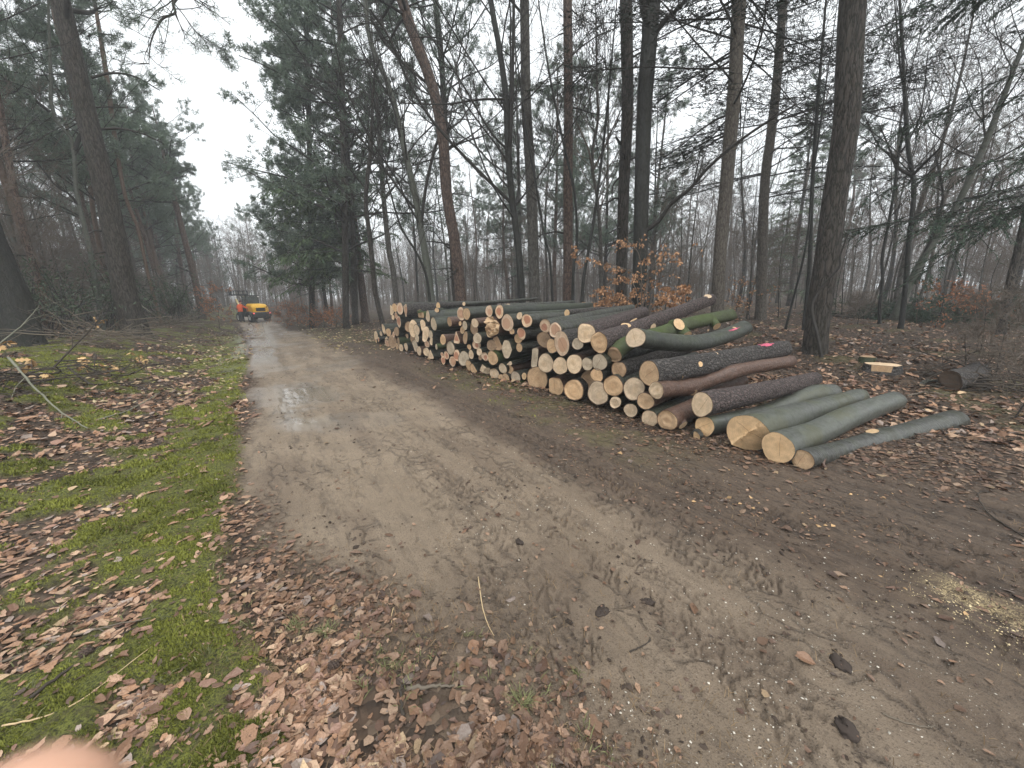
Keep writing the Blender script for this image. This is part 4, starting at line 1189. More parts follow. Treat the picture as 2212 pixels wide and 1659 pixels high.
def fir_crown(fol, br, p, r, g, t0, n1, blen, droop=-.03, taper=True, sprays=26, m=9, wl=.16, w=.028, hang=0.0, t1=.99, ang=80, rise=0.0, azim=None, dens=1.0):
    """tiers of flat boughs with side sprays"""
    n = len(p)
    t = np.sort(g.uniform(t0, t1, n1)); f = t * (n - 1); i = np.minimum(f.astype(int), n - 2); w_ = (f - i)[:, None]
    S = p[i] * (1 - w_) + p[i + 1] * w_
    az = g.uniform(0, 2 * PI, n1) if azim is None else azim(n1)
    D = np.stack([np.cos(az), np.sin(az), np.full(n1, rise + 0.0)], 1) + np.array([0, 0, 1]) * g.normal(0, .1, (n1, 1))
    Ln = blen * (np.clip(1.08 - t, .08, 1) ** .8 if taper else np.ones(n1)) * g.uniform(.7, 1.15, n1)
    rr = r[i] * .22
    P1, r1 = grow(S, D, Ln, np.clip(rr, .008, .026), 8, .05, (0, 0, droop), g, .25)
    v, q = tubes(P1, r1, 4); br.add(v, quads=q)
    S2, D2, L2, rd = spawn(P1, r1, sprays, .12, 1.0, 52, .30, .5, g, flat=.15)
    L2 = np.maximum(L2, .2)
    P2, r2 = grow(S2, D2, L2, np.full(len(S2), .006), 5, .10, (0, 0, droop - hang), g, .4)
    v, q = tubes(P2, r2, 3); br.add(v, quads=q)
    # needle-clad twiglets: narrow faces set along every spray
    B, k, _ = P2.shape
    m = max(3, int(m * dens))
    tt = g.uniform(.05, 1.0, (B, m)); ff = tt * (k - 1); ii = np.minimum(ff.astype(int), k - 2); ww = (ff - ii)[..., None]
    bi = np.arange(B)[:, None]
    C = P2[bi, ii] * (1 - ww) + P2[bi, ii + 1] * ww
    T = nrm(P2[bi, ii + 1] - P2[bi, ii])
    side = nrm(np.cross(T, np.array([0, 0, 1.0]))) * g.choice([-1, 1], (B, m, 1))
    d = nrm(T * .8 + side * .7 + g.normal(0, .22, (B, m, 3)) + np.array([0, 0, -hang - .05]))
    l = wl * g.uniform(.6, 1.3, (B, m, 1))
    s = nrm(np.cross(d, np.array([0, 0, 1.0]) + g.normal(0, .5, (B, m, 3))))
    V = np.stack([C - s * w * .35, C + s * w * .35, C + d * l * .6 + s * w * .5, C + d * l, C + d * l * .6 - s * w * .5], 2).reshape(-1, 3)
    base = np.arange(B * m)[:, None] * 5
    tri = np.concatenate([base + np.array([[0, 1, 2]]), base + np.array([[0, 2, 4]]), base + np.array([[4, 2, 3]])])
    tint = np.repeat((g.uniform(0, 1, (B, 1)) * .65 + g.uniform(0, .35, (B, m))).reshape(-1, 1), 5, 0)
    fol.add(V, tris=tri, col=np.repeat(tint, 3, 1))

def proto_fir(name, h, r0, seed, t0=.12, n1=60, blen=3.0, mat=None, bark='brown', **kw):
    g = np.random.default_rng(seed)
    root = thing(name, None, None)
    p, r = straight_trunk(h, r0, g, lean=.01, wander=.004, tip=.08)
    mb = MB(); v, q = trunk_mesh(p, r, g, 9, .3); mb.add(v, quads=q); mb.build('trunk', TB[bark], root, color=False)
    fol, br = MB(), MB()
    fir_crown(fol, br, p, r, g, t0, n1, blen, **kw)
    br.build('branches', M_TWIGD, root, color=False); fol.build('crown', mat or M_FIR, root, smooth=False)
    return root

def proto_sapling(name, h, seed, n1=12, leafm=None, nleaf=0, lsize=.06, ang=55, r0=.022, len1=.5, up=.06):
    g = np.random.default_rng(seed)
    root = thing(name, None, None)
    p, r = straight_trunk(h, r0, g, n=12, lean=.08, wander=.03, tip=.2)
    mb = MB(); v, q = tubes(p, r, 5); mb.add(v, quads=q); mb.build('trunk', M_TWIGD, root, color=False)
    mb = MB(); P1, P2, tips = bare_branches(mb, p, r, g, n1, .15, ang, len1, 3, up, (6, 4, 3))
    mb.build('branches', M_TWIG, root, color=False)
    if leafm:
        pts = np.concatenate([tips.reshape(-1, 3), P2[:, 2:].reshape(-1, 3)])
        C = pts[g.integers(0, len(pts), nleaf)] + g.normal(0, .02, (nleaf, 3))
        mb = MB(); v, f, c = leaves(C, g, lsize); mb.add(v, quads=f, col=c); mb.build('leaves', leafm, root, smooth=False)
    return root

# ---- trees that the picture shows one by one: trunk drawn through picture points at their distance
def trunk_through(pts, dist=None, w0=20, w1=None, top=None, n=30):
    """pts: (u, v) from the base up. base on the ground, or at distance dist"""
    u0, v0 = pts[0]
    if dist is None: B = ground(u0, v0)
    else:
        d = ray(u0, v0); hd = nrm([d[0], d[1]])
        B = np.array([hd[0] * dist, hd[1] * dist, 0.0]); B[2] = H(B[0], B[1])
        # slide the foot down the line of the lowest two points
    Q = [B] + [at_plane(u, v, B) for u, v in pts[1:]]
    Q = np.array(Q)
    if top:
        d = nrm(Q[-1] - Q[-2]); d = nrm(d * .75 + np.array([0, 0, .25]))
        k = (top - (Q[-1][2] - B[2])) / max(d[2], .2)
        if k > .5: Q = np.concatenate([Q, [Q[-1] + d * k * .5, Q[-1] + d * k + np.array([0, 0, 0])]])
    # arc-length resample
    dense = bez(Q, 200)
    s = np.concatenate([[0], np.cumsum(np.linalg.norm(np.diff(dense, axis=0), axis=1))])
    S = np.linspace(0, 1, n) ** 1.2 * s[-1]
    path = np.stack([np.interp(S, s, dense[:, k]) for k in range(3)], 1)
    zc = np.hypot(B[0], B[1]); 
    cosx = math.cos(math.atan2(B[0], B[1]))
    dep = depth_of(B + np.array([0, 0, 1.0]))
    r0 = w0 / 2 / FPX * dep * cosx
    r1 = (w1 / 2 / FPX * dep * cosx) if w1 else r0 * .75
    hh = (path[:, 2] - B[2]); seen = max(Q[len(pts) - 1][2] - B[2], 1)
    rad = r0 + (r1 - r0) * np.minimum(hh / seen, 1)
    if top: rad = rad * np.clip(1 - np.maximum(hh - seen, 0) / max(top * 1.05 - seen, .1), .12, 1)
    path = path - B
    path[0, 2] -= .25
    return B, path, rad

def named_tree(name, label, pts, bark='grey', dist=None, w0=20, w1=None, top=14, seed=1, crown=None, flare=.35, rough=.03, k=14, n=30, extra=None, twig=None, cat='tree', group=None, fm=None):
    g = np.random.default_rng(seed)
    B, p, r = trunk_through(pts, dist, w0, w1, top, n)
    root = thing(name, label, cat, B, group=group)
    mb = MB(); v, q = trunk_mesh(p, r, g, k, flare, rough); mb.add(v, quads=q); mb.build('trunk', TB[bark], root, color=False)
    br, fol = MB(), MB()
    if crown: crown(br, fol, p, r, g)
    for x in (extra or ()):
        lb = MB(); x(lb, fol, B, g)
        lb.build('limb', twig or M_TWIGD, root, color=False)
    if br.n: br.build('branches', twig or M_TWIGD, root, color=False)
    if fol.n: fol.build('crown', fm or M_NEEDLE, root, smooth=False)
    return root

def C_bare(**kw):
    def f(br, fol, p, r, g): bare_branches(br, p, r, g, **kw)
    return f
def C_pine(t0=.55, n1=26, len1=.22, **kw):
    def f(br, fol, p, r, g): pine_crown(fol, br, p, r, g, t0, n1, len1, **kw)
    return f
def C_fir(t0=.3, n1=40, blen=3, **kw):
    def f(br, fol, p, r, g): fir_crown(fol, br, p, r, g, t0, n1, blen, **kw)
    return f
def limb(pts, w0, w1=1.5, bend=None, k=7, twigs=5, foll=0, nl=.12, nw=.016):
    """a limb drawn through picture points in the upright plane of its tree (bend = metres nearer the viewer at the tip)"""
    def f(br, fol, B, g):
        n = len(pts)
        Q = []
        for i, (u, v) in enumerate(pts):
            b = B.copy()
            if bend:
                hd = nrm([B[0], B[1], 0]); b = B - hd * bend * (i / (n - 1)) ** 1.2
            Q.append(at_plane(u, v, b) - B)
        P = bez(np.array(Q), 6 * n)
        dep = depth_of(B)
        rr = np.linspace(w0, w1, len(P)) / 2 / FPX * dep
        v, q = tubes(P, rr, k); br.add(v, quads=q)
        if twigs:
            S, D, Ln, rd = spawn(P[None], rr[None], twigs, .3, 1, 45, .28, .5, g)
            P1, r1 = grow(S, D, Ln, np.maximum(rd, .006), 5, .15, (0, 0, .06), g, .4)
            v, q = tubes(P1, r1, 4); br.add(v, quads=q)
            S, D, Ln, rd = spawn(P1, r1, 5, .3, 1, 40, .5, .6, g)
            P2, r2 = grow(S, D, np.maximum(Ln, .15), np.maximum(rd, .004), 4, .18, (0, 0, .06), g, .5)
            v, q = tubes(P2, r2, 3); br.add(v, quads=q)
            if foll:
                C = np.concatenate([P2[:, -1], P2[:, 2], P1[:, -1]]); 
                Dn = np.concatenate([nrm(P2[:, -1] - P2[:, 0])] * 2 + [nrm(P1[:, -1] - P1[:, 0])])
                v, t_, c = tufts(C, Dn, g, foll, nl, nw, .8); fol.add(v, tris=t_, col=c)
    return f
def many(*fs):
    return fs
# ------------------------------------------------------------------ the named trees
# left of the track
named_tree('pine_tree', 'big leaning grey-barked pine at the edge of the mossy verge', [(297, 727), (272, 640), (240, 470), (190, 260), (131, 0)], 'brown', w0=58, w1=37, top=13, seed=3, flare=.55, rough=.05, k=20, n=40,
           crown=C_pine(.72, 20, .26, dead=0, m=8),
           extra=many(limb([(197, 168), (240, 158), (290, 165), (345, 195)], 5, 2, .6, twigs=8, foll=9), limb([(190, 80), (205, 72), (240, 75)], 4, 1.5, .3, twigs=4, foll=6), limb([(219, 279), (262, 278), (305, 288), (350, 308)], 5, 2, .5, twigs=8, foll=9),
                      limb([(207, 232), (240, 231), (282, 233)], 3, 1.2, .2, twigs=3), limb([(247, 472), (262, 466), (284, 470)], 4, 1.5, .2, twigs=0), limb([(240, 545), (224, 545), (206, 548)], 4, 1.5, .2, twigs=0), limb([(228, 500), (205, 498), (192, 505)], 5, 2, .2, twigs=0)))
named_tree('pine_tree', 'dark thick leaning trunk cut off by the picture edge, nearest on the verge', [(52, 752), (26, 660), (-24, 540), (-52, 470), (-112, 330), (-235, 60)], 'dark', w0=106, w1=78, top=12, seed=4, flare=.5, rough=.05, k=20, n=40)
named_tree('pine_tree', 'reddish pine trunk between the dark edge trunk and the big leaning pine', [(98, 700), (78, 600), (50, 490), (28, 400), (0, 240)], 'pine', dist=20, w0=17, w1=17, top=18, seed=5, crown=C_pine(.62, 20, .2))
named_tree('oak_tree', 'dark forked leafless tree behind the big leaning pine', [(206, 650), (197, 555), (180, 480), (165, 415), (160, 330), (150, 290), (120, 260), (108, 240), (110, 205)], 'beech', dist=22, w0=15, w1=8, top=15, seed=6,
           crown=C_bare(n1=12, t0=.45, lv=4, len1=.3), extra=many(limb([(161, 325), (170, 300), (180, 283)], 8, 6, .2), limb([(108, 242), (60, 205), (20, 178), (-10, 150)], 6, 2, .5, twigs=8), limb([(175, 450), (150, 420), (120, 400), (80, 350)], 5, 2, .3, twigs=7)), twig=M_TWIGD)
named_tree('pine_tree', 'slim pine with a yellowish lower stem just right of the big leaning pine', [(347, 690), (322, 602), (297, 490), (272, 430), (253, 330), (240, 237), (225, 130)], 'orange', dist=26, w0=7, w1=10, top=17, seed=7, crown=C_pine(.8, 14, .16, dead=3))
named_tree('pine_tree', 'straight brown pine trunk by the evergreen bush nearer the loader', [(434, 672), (428, 640), (410, 560), (392, 490), (372, 410)], 'pine', dist=36, w0=16, w1=12, top=13.5, seed=8, crown=C_pine(.62, 34, .26))
named_tree('pine_tree', 'orange-tinted pine stem seen left of the big leaning trunk high up', [(235, 650), (205, 480), (186, 325), (162, 237), (135, 112)], 'orange', dist=27, w0=11, w1=11, top=19, seed=9, crown=C_pine(.7, 18, .2))

# behind the pile, from the left
def spruce_low(br, fol, p, r, g):
    fir_crown(fol, br, p, r, g, .28, 40, 4.0, droop=-.055, taper=False, sprays=30, m=11, wl=.26, w=.040, hang=.16, t1=.62, azim=lambda n: g.uniform(PI * .62, PI * 1.42, n))
    fir_crown(fol, br, p, r, g, .25, 40, 3.2, droop=-.05, sprays=20, m=9, wl=.22, w=.042, hang=.12)
named_tree('spruce_tree', 'spruce with low drooping green boughs reaching over the track edge', [(766, 687), (765, 600), (762, 500), (756, 400)], 'brown', dist=24.5, w0=15, w1=11, top=15, seed=21, crown=spruce_low, fm=M_SPRUCE)
named_tree('pine_tree', 'reddish bare-stemmed trunk standing just right of the drooping spruce', [(789, 684), (784, 640), (778, 590), (768, 500)], 'pine', dist=26, w0=18, w1=13, top=18, seed=22, crown=C_pine(.5, 34, .22))
named_tree('pine_tree', 'tall dense grey-green pine right of the track, above the spruce', [(745, 690), (744, 400), (738, 180), (735, 60)], 'brown', dist=22, w0=15, w1=12, top=20, seed=23, crown=C_pine(.24, 84, .25, up=.02, per=(10, 5), m=11, nl=.17, w=.03))
named_tree('pine_tree', 'feathery pine at the track edge whose foliage overhangs the gap of sky', [(672, 690), (670, 400), (664, 120)], 'brown', dist=27, w0=13, w1=10, top=18.5, seed=24, crown=C_pine(.16, 96, .18, up=.02, per=(10, 5), m=11, nl=.18, w=.032))
named_tree('oak_tree', 'crooked leafless stem leaning left at the far end of the pile', [(830, 692), (812, 640), (806, 590), (800, 520), (790, 430), (800, 330)], 'brown', dist=17, w0=12, w1=8, top=11, seed=25, crown=C_bare(n1=16, t0=.4, lv=4), twig=M_TWIGD)
named_tree('oak_tree', 'upright grey stem second from the far end of the pile', [(858, 660), (850, 590), (840, 540), (828, 420), (820, 300)], 'grey', dist=20, w0=13, w1=9, top=13, seed=26, crown=C_bare(n1=18, t0=.4, lv=4), twig=M_TWIGD)
named_tree('oak_tree', 'forked leafless oak with spreading limbs behind the far half of the pile', [(936, 662), (925, 590), (908, 490), (895, 415), (868, 300), (845, 200), (800, 90), (790, 0)], 'beech', dist=15, w0=18, w1=8, top=13, seed=27, crown=C_bare(n1=22, t0=.35, lv=4, len1=.42, up=.06), twig=M_TWIGD,
           extra=many(limb([(910, 495), (915, 440), (925, 380), (940, 320), (958, 260), (930, 190), (880, 145), (830, 90), (802, 40)], 7, 4, .6, twigs=12), limb([(905, 460), (870, 420), (820, 350), (770, 290), (720, 250)], 6, 2, .8, twigs=10)))
named_tree('oak_tree', 'thin curved dark stem crossing in front of the forked oak', [(930, 655), (924, 610), (903, 552), (880, 515), (866, 490), (850, 440)], 'dark', dist=13.5, w0=7, w1=4, top=8, seed=28, crown=C_bare(n1=14, t0=.4, lv=4), twig=M_TWIGD)
named_tree('pine_tree', 'leaning red-brown pine in the middle behind the pile', [(1000, 662), (985, 540), (965, 420), (958, 312), (938, 200), (903, 100), (868, 0)], 'pine', dist=14.5, w0=24, w1=19, top=16, seed=29, crown=C_pine(.66, 26, .26, dead=10), flare=.25, k=18)
named_tree('pine_tree', 'straight darker pine close behind the leaning red-brown one', [(985, 660), (975, 500), (963, 300), (955, 150), (946, 60)], 'brown', dist=19, w0=13, w1=11, top=18, seed=30, crown=C_pine(.42, 44, .24, dead=12))
named_tree('oak_tree', 'dark many-limbed leafless tree left of the centre trunks', [(1133, 655), (1120, 540), (1107, 440), (1098, 330), (1092, 200), (1078, 100), (1060, 0)], 'dark', dist=12, w0=16, w1=10, top=14, seed=31, crown=C_bare(n1=26, t0=.3, lv=4, len1=.4), twig=M_TWIGD,
           extra=many(limb([(1100, 360), (1105, 250), (1108, 120), (1110, 0)], 8, 5, .3, twigs=9), limb([(1106, 440), (1060, 395), (1000, 335), (930, 255), (880, 170), (840, 80), (800, 20)], 7, 3, 1.6, twigs=14), limb([(1108, 215), (1040, 215), (960, 225), (860, 222)], 5, 2, .8, twigs=9), limb([(1103, 330), (1060, 285), (1010, 200), (960, 120), (900, 40)], 5, 2, 1.2, twigs=10)))
named_tree('ash_tree', 'tall straight grey trunk left of centre with no low branches', [(1157, 655), (1148, 420), (1141, 300), (1136, 200), (1133, 0)], 'grey', dist=13, w0=25, w1=17, top=16, seed=32, crown=C_bare(n1=14, t0=.55, lv=3), k=18)
named_tree('pine_tree', 'straight reddish trunk at the centre of the wood', [(1227, 655), (1227, 415), (1228, 200), (1226, 0)], 'pine', dist=13.5, w0=21, w1=17, top=17, seed=33, crown=C_pine(.7, 22, .22, dead=14), k=18)
named_tree('ash_tree', 'thin black stem curving beside the reddish centre trunk', [(1236, 655), (1238, 600), (1246, 520), (1244, 440), (1236, 390), (1215, 300), (1185, 150)], 'dark', dist=11.5, w0=7, w1=4, top=10, seed=34, crown=C_bare(n1=18, t0=.5, lv=4), twig=M_TWIGD)
named_tree('ash_tree', 'thin dark leaning stem left of the reddish centre trunk', [(1199, 645), (1188, 560), (1176, 515), (1168, 460), (1158, 400), (1140, 300)], 'dark', dist=11.5, w0=6, w1=4, top=9, seed=35, crown=C_bare(n1=16, t0=.5, lv=4), twig=M_TWIGD)
named_tree('ash_tree', 'thin dark stem leaning right, behind the orange-leaved sapling', [(1252, 662), (1260, 610), (1268, 560), (1282, 480), (1291, 415), (1300, 340), (1310, 250)], 'dark', dist=11, w0=8, w1=5, top=9, seed=36, crown=C_bare(n1=16, t0=.5, lv=4), twig=M_TWIGD)
named_tree('birch_tree', 'slim grey forked tree with an airy crown right of the reddish centre trunk', [(1300, 640), (1298, 540), (1292, 450), (1285, 395), (1278, 360), (1282, 310), (1292, 260), (1290, 200)], 'grey', dist=15, w0=9, w1=5, top=11, seed=37, crown=C_bare(n1=24, t0=.42, lv=4, len1=.36), twig=M_TWIG,
           extra=many(limb([(1280, 365), (1270, 320), (1250, 275), (1238, 250)], 5, 2, .3, twigs=8), limb([(1283, 365), (1300, 330), (1318, 290), (1340, 240)], 5, 2, .3, twigs=8)))
named_tree('douglas_fir', 'grey-brown trunk with broken bark beside the black forked one', [(1343, 650), (1347, 415), (1353, 300), (1356, 200), (1352, 0)], 'brown', dist=12.5, w0=24, w1=23, top=18, seed=38, crown=C_fir(.55, 26, 3, mat=None) if False else C_pine(.75, 20, .2, dead=8), k=18, rough=.05,
           extra=many(limb([(1345, 330), (1352, 345), (1368, 342), (1388, 330)], 4, 2, .2, twigs=3), limb([(1349, 318), (1340, 310), (1330, 295)], 6, 4, .2, twigs=2), limb([(1345, 375), (1325, 400), (1322, 430)], 4, 2, .2, twigs=2)))
named_tree('beech_tree', 'black wet forked trunk at the centre right behind the pile', [(1381, 672), (1383, 540), (1386, 412), (1391, 250), (1399, 130), (1410, 0)], 'dark', dist=10.5, w0=31, w1=30, top=14, seed=39, flare=.25, k=20, crown=C_bare(n1=12, t0=.62, lv=3),
           extra=many(limb([(1410, 80), (1435, 45), (1455, 28), (1486, -5)], 10, 6, .5, twigs=6), limb([(1404, 60), (1392, 30), (1386, -10)], 14, 12, .2, twigs=3), limb([(1392, 105), (1388, 60), (1395, 30)], 5, 2, .2, twigs=2), limb([(1382, 505), (1420, 480), (1450, 440), (1490, 408), (1530, 362), (1590, 310), (1659, 262), (1720, 225)], 9, 3, 1.0, twigs=9)))
named_tree('douglas_fir', 'tall pale tan trunk right of the black forked one', [(1554, 665), (1556, 540), (1568, 412), (1577, 300), (1588, 175), (1597, 0)], 'tan', dist=11, w0=29, w1=27, top=19, seed=40, k=20, fm=M_FIRD,
           crown=C_fir(.30, 30, 4.2, droop=-.02, taper=False, sprays=34, m=18, wl=.095, w=.018, t1=.6, rise=.12))
named_tree('douglas_fir', 'tall straight grey-tan trunk between the pale one and the great furrowed fir', [(1643, 690), (1651, 415), (1664, 300), (1677, 190), (1692, 0)], 'tan', w0=25, w1=17, top=20, seed=41, k=18, fm=M_FIRD,
           crown=C_fir(.26, 42, 5.2, droop=-.015, taper=False, sprays=34, m=18, wl=.11, w=.020, t1=.7, rise=.10))
def vine(br, fol, B, g):
    Q = [at_plane(u, v, B - nrm([B[0], B[1], 0]) * o) - B for u, v, o in ((1775, 772, .55), (1765, 720, .5), (1755, 680, .42), (1757, 650, .38), (1779, 615, .36), (1800, 592, .34), (1814, 575, .33), (1816, 550, .3), (1832, 505, .3))]
    P = bez(np.array(Q), 50); v, q = tubes(P, np.linspace(.035, .012, 50), 7); br.add(v, quads=q)
named_tree('douglas_fir', 'great furrowed fir trunk standing beside the pile, with a pale root-like branch against it', [(1760, 762), (1769, 665), (1789, 540), (1805, 415), (1817, 350), (1830, 240), (1843, 0)], 'brown', w0=56, w1=53, top=19, seed=42, flare=.28, rough=.05, k=28, n=44, fm=M_FIRD,
           crown=C_fir(.40, 15, 3.4, droop=-.02, taper=False, sprays=34, m=18, wl=.09, w=.016, t1=.7, rise=.12), extra=(vine,))
named_tree('ash_tree', 'thin dark stem just left of the great furrowed fir, leaning right', [(1699, 692), (1715, 640), (1734, 565), (1747, 490), (1752, 415), (1765, 320)], 'dark', dist=13.5, w0=6, w1=4, top=9, seed=43, crown=C_bare(n1=16, t0=.5, lv=4), twig=M_TWIGD)
named_tree('ash_tree', 'dark upright stem half hidden by the great furrowed fir', [(1745, 660), (1748, 590), (1751, 515), (1754, 415), (1764, 250)], 'dark', dist=14.5, w0=11, w1=8, top=11, seed=44, crown=C_bare(n1=18, t0=.5, lv=4), twig=M_TWIGD)
named_tree('oak_tree', 'slender crooked dark tree first right of the great furrowed fir', [(1901, 700), (1900, 660), (1907, 600), (1905, 560), (1918, 490), (1931, 415), (1942, 330), (1960, 230), (1945, 150)], 'dark', w0=9, w1=5, top=10, seed=45, crown=C_bare(n1=22, t0=.35, lv=4, len1=.42), twig=M_TWIGD,
           extra=many(limb([(1938, 370), (1925, 340), (1895, 310), (1868, 250)], 4, 1.5, .5, twigs=9), limb([(1945, 330), (1965, 300), (1990, 240), (2005, 110)], 4, 1.5, .5, twigs=9)))
named_tree('oak_tree', 'mossy dark straight trunk left of the leaning grey beech', [(1955, 668), (1957, 610), (1964, 515), (1974, 430), (1971, 375), (1960, 300)], 'dark', dist=15.5, w0=14, w1=11, top=11, seed=46, crown=C_bare(n1=22, t0=.4, lv=4, len1=.42), twig=M_TWIGD,
           extra=many(limb([(1970, 380), (1940, 362), (1925, 330), (1900, 270)], 7, 2, .4, twigs=8), limb([(1972, 378), (2000, 350), (2030, 320)], 7, 3, .4, twigs=8)))
named_tree('beech_tree', 'grey beech leaning strongly right over the green brushwood heap', [(1929, 692), (1948, 650), (1984, 577), (2008, 535), (2030, 500), (2050, 470), (2074, 432), (2115, 340), (2160, 230)], 'beech', w0=22, w1=12, top=11, seed=47, flare=.3, crown=C_bare(n1=20, t0=.45, lv=4, len1=.42), twig=M_TWIGD,
           extra=many(limb([(1985, 570), (2010, 520), (2033, 445), (2036, 410), (2020, 330)], 7, 3, .4, twigs=8), limb([(2038, 490), (2090, 487), (2105, 490), (2115, 470)], 5, 2, .4, twigs=6), limb([(2075, 430), (2130, 420), (2150, 380)], 5, 2, .6, twigs=7)))
named_tree('pine_tree', 'thick brown trunk at the far right behind the brushwood heap', [(2176, 668), (2184, 600), (2195, 560), (2225, 430)], 'brown', dist=15.5, w0=24, w1=19, top=16, seed=48, crown=C_pine(.5, 24, .25))
named_tree('spruce_tree', 'dark spruce whose boughs sweep in from the right edge', [(2330, 640), (2380, 450), (2440, 200)], 'brown', dist=13, w0=24, w1=18, top=13, seed=49, fm=M_FIR,
           crown=lambda br, fol, p, r, g: fir_crown(fol, br, p, r, g, .26, 40, 3.7, droop=-.06, taper=False, sprays=44, m=34, wl=.075, w=.013, hang=.08, t1=.85, azim=lambda n: g.uniform(PI * .72, PI * 1.30, n)))
named_tree('pine_tree', 'tall pine out of the picture at left, its bough hanging over the gap of sky', [(-420, 900), (-560, 420), (-700, 0)], 'brown', dist=8.5, w0=70, w1=60, top=11, seed=50, 
           extra=many(limb([(-640, 40), (-200, -420), (200, -260), (372, -40), (374, 10), (378, 28), (350, 42), (330, 78), (323, 110), (322, 140)], 14, 1.8, .4, twigs=20, foll=6, nl=.09, nw=.007), limb([(374, 5), (395, 30), (425, 70), (455, 90), (485, 110)], 4, 1.2, .2, twigs=16, foll=6, nl=.09, nw=.007), limb([(372, -40), (340, 10), (305, 30), (300, 60)], 3, 1.2, .2, twigs=12, foll=6, nl=.09, nw=.007)))

# ------------------------------------------------------------------ the wood all round: a few kinds, copied one by one
PROTO = {
    'bare': [proto_bare('bare_tree', 12.5, .10, 101), proto_bare('bare_tree', 10.5, .085, 102, bark='grey', n1=22, ang=42), proto_bare('bare_tree', 14, .13, 103, n1=20, t0=.35), proto_bare('bare_tree', 9, .07, 104, bark='grey', n1=20, t0=.18, len1=.42), proto_bare('bare_tree', 11.5, .11, 105, bark='beech', n1=24, t0=.3, ang=55)],
    'pine': [proto_pine('pine_tree', 16, .17, 111), proto_pine('pine_tree', 14, .15, 112, t0=.42, n1=30, len1=.24), proto_pine('pine_tree', 18, .19, 113, t0=.58), proto_pine('pine_tree', 13, .14, 114, t0=.3, n1=36, len1=.26, bark='brown')],
    'rowpine': [proto_pine('pine_tree', 13, .15, 116, t0=.46, n1=50, len1=.27, per=(9, 5), nl=.16, w=.024, m=10), proto_pine('pine_tree', 13.5, .16, 117, t0=.50, n1=46, len1=.28, per=(9, 5), nl=.16, w=.024, m=10, bark='orange')],
    'fir': [proto_fir('fir_tree', 17, .19, 121, t0=.2), proto_fir('fir_tree', 14, .16, 122, t0=.08, mat=M_SPRUCE, hang=.08, droop=-.04)],
    'pole': [proto_bare('slim_tree', 8, .045, 131, lv=4, bark='grey', n1=14, t0=.35, len1=.3, per=(5, 5, 3)), proto_bare('slim_tree', 6.5, .035, 132, lv=4, bark='grey', n1=16, t0=.2, len1=.34, per=(5, 5, 3)), proto_bare('slim_tree', 7.2, .04, 133, lv=4, bark='grey', n1=16, t0=.25, ang=60, len1=.36, per=(5, 5, 3))],
    'bush': [proto_sapling('bare_bush', 2.6, 141, n1=26, len1=.62, ang=48), proto_sapling('bare_bush', 3.4, 142, n1=24, len1=.55), proto_sapling('bare_bush', 2.0, 143, n1=26, len1=.8, ang=62)],
}
LBL = {
    'bare': ('leafless dark tree among the wood %s', 'leafless trees %s'),
    'pine': ('bare-stemmed pine with a grey-green crown in the wood %s', 'pines %s'),
    'rowpine': ('pine with a broad green crown in the row %s', 'row of pines %s'),
    'fir': ('dark evergreen fir standing in the wood %s', 'firs %s'),
    'pole': ('slim leafless young tree in the wood %s', 'young trees %s'),
    'bush': ('low twiggy leafless bush in the undergrowth %s', 'bushes %s'),
}
CATS = {'bare': 'tree', 'pine': 'tree', 'rowpine': 'tree', 'fir': 'tree', 'pole': 'tree', 'bush': 'bush'}
USED = {}
def region(x, y):
    s, t = st(x, y)
    if s > 52 and -6 < t < 8: return 'closing the far end of the track'
    return 'left of the track' if t < 0 else 'behind the log pile'
def put(kind, x, y, scale=None, gr=rnd):
    lst = PROTO[kind]; pr = lst[gr.randrange(len(lst))]
    reg = region(x, y)
    z = float(H(x, y)) - .03
    lab, grp = LBL[kind][0] % reg, LBL[kind][1] % reg
    sc = scale or gr.uniform(.82, 1.2)
    if pr.name not in USED:
        USED[pr.name] = 1
        pr.location = (x, y, z); pr.rotation_euler = (0, 0, gr.uniform(0, 6.28)); pr.scale = (sc,) * 3
        tag(pr, lab, CATS[kind], grp)
    else:
        d = dup(pr, (x, y, z), gr.uniform(0, 6.28), sc, lab, grp); d['category'] = CATS[kind]

def sky_gap(x, y):
    """stays open over the track"""
    s, t = st(x, y)
    return s < 56 and -3.6 - .02 * s < t < 3.2
placed = []
def scatter(kind, n, rmin, rmax, az0, az1, gap, cond=None, p=1.0, scale=None, seed=0):
    g = random.Random(seed + 1000)
    k = tries = 0
    while k < n and tries < n * 60:
        tries += 1
        r = math.sqrt(g.uniform(rmin ** p, rmax ** p) ** (2 / p))
        a = math.radians(g.uniform(az0, az1))
        x, y = r * math.sin(a), r * math.cos(a)
        if sky_gap(x, y) or (cond and not cond(x, y)): continue
        if any((x - q[0]) ** 2 + (y - q[1]) ** 2 < gap * gap for q in placed): continue
        placed.append((x, y)); k += 1
        put(kind, x, y, scale and g.uniform(*scale), g)
left = lambda x, y: st(x, y)[1] < -5.6
right = lambda x, y: x * PILE_N[0] + y * PILE_N[1] > 15.5
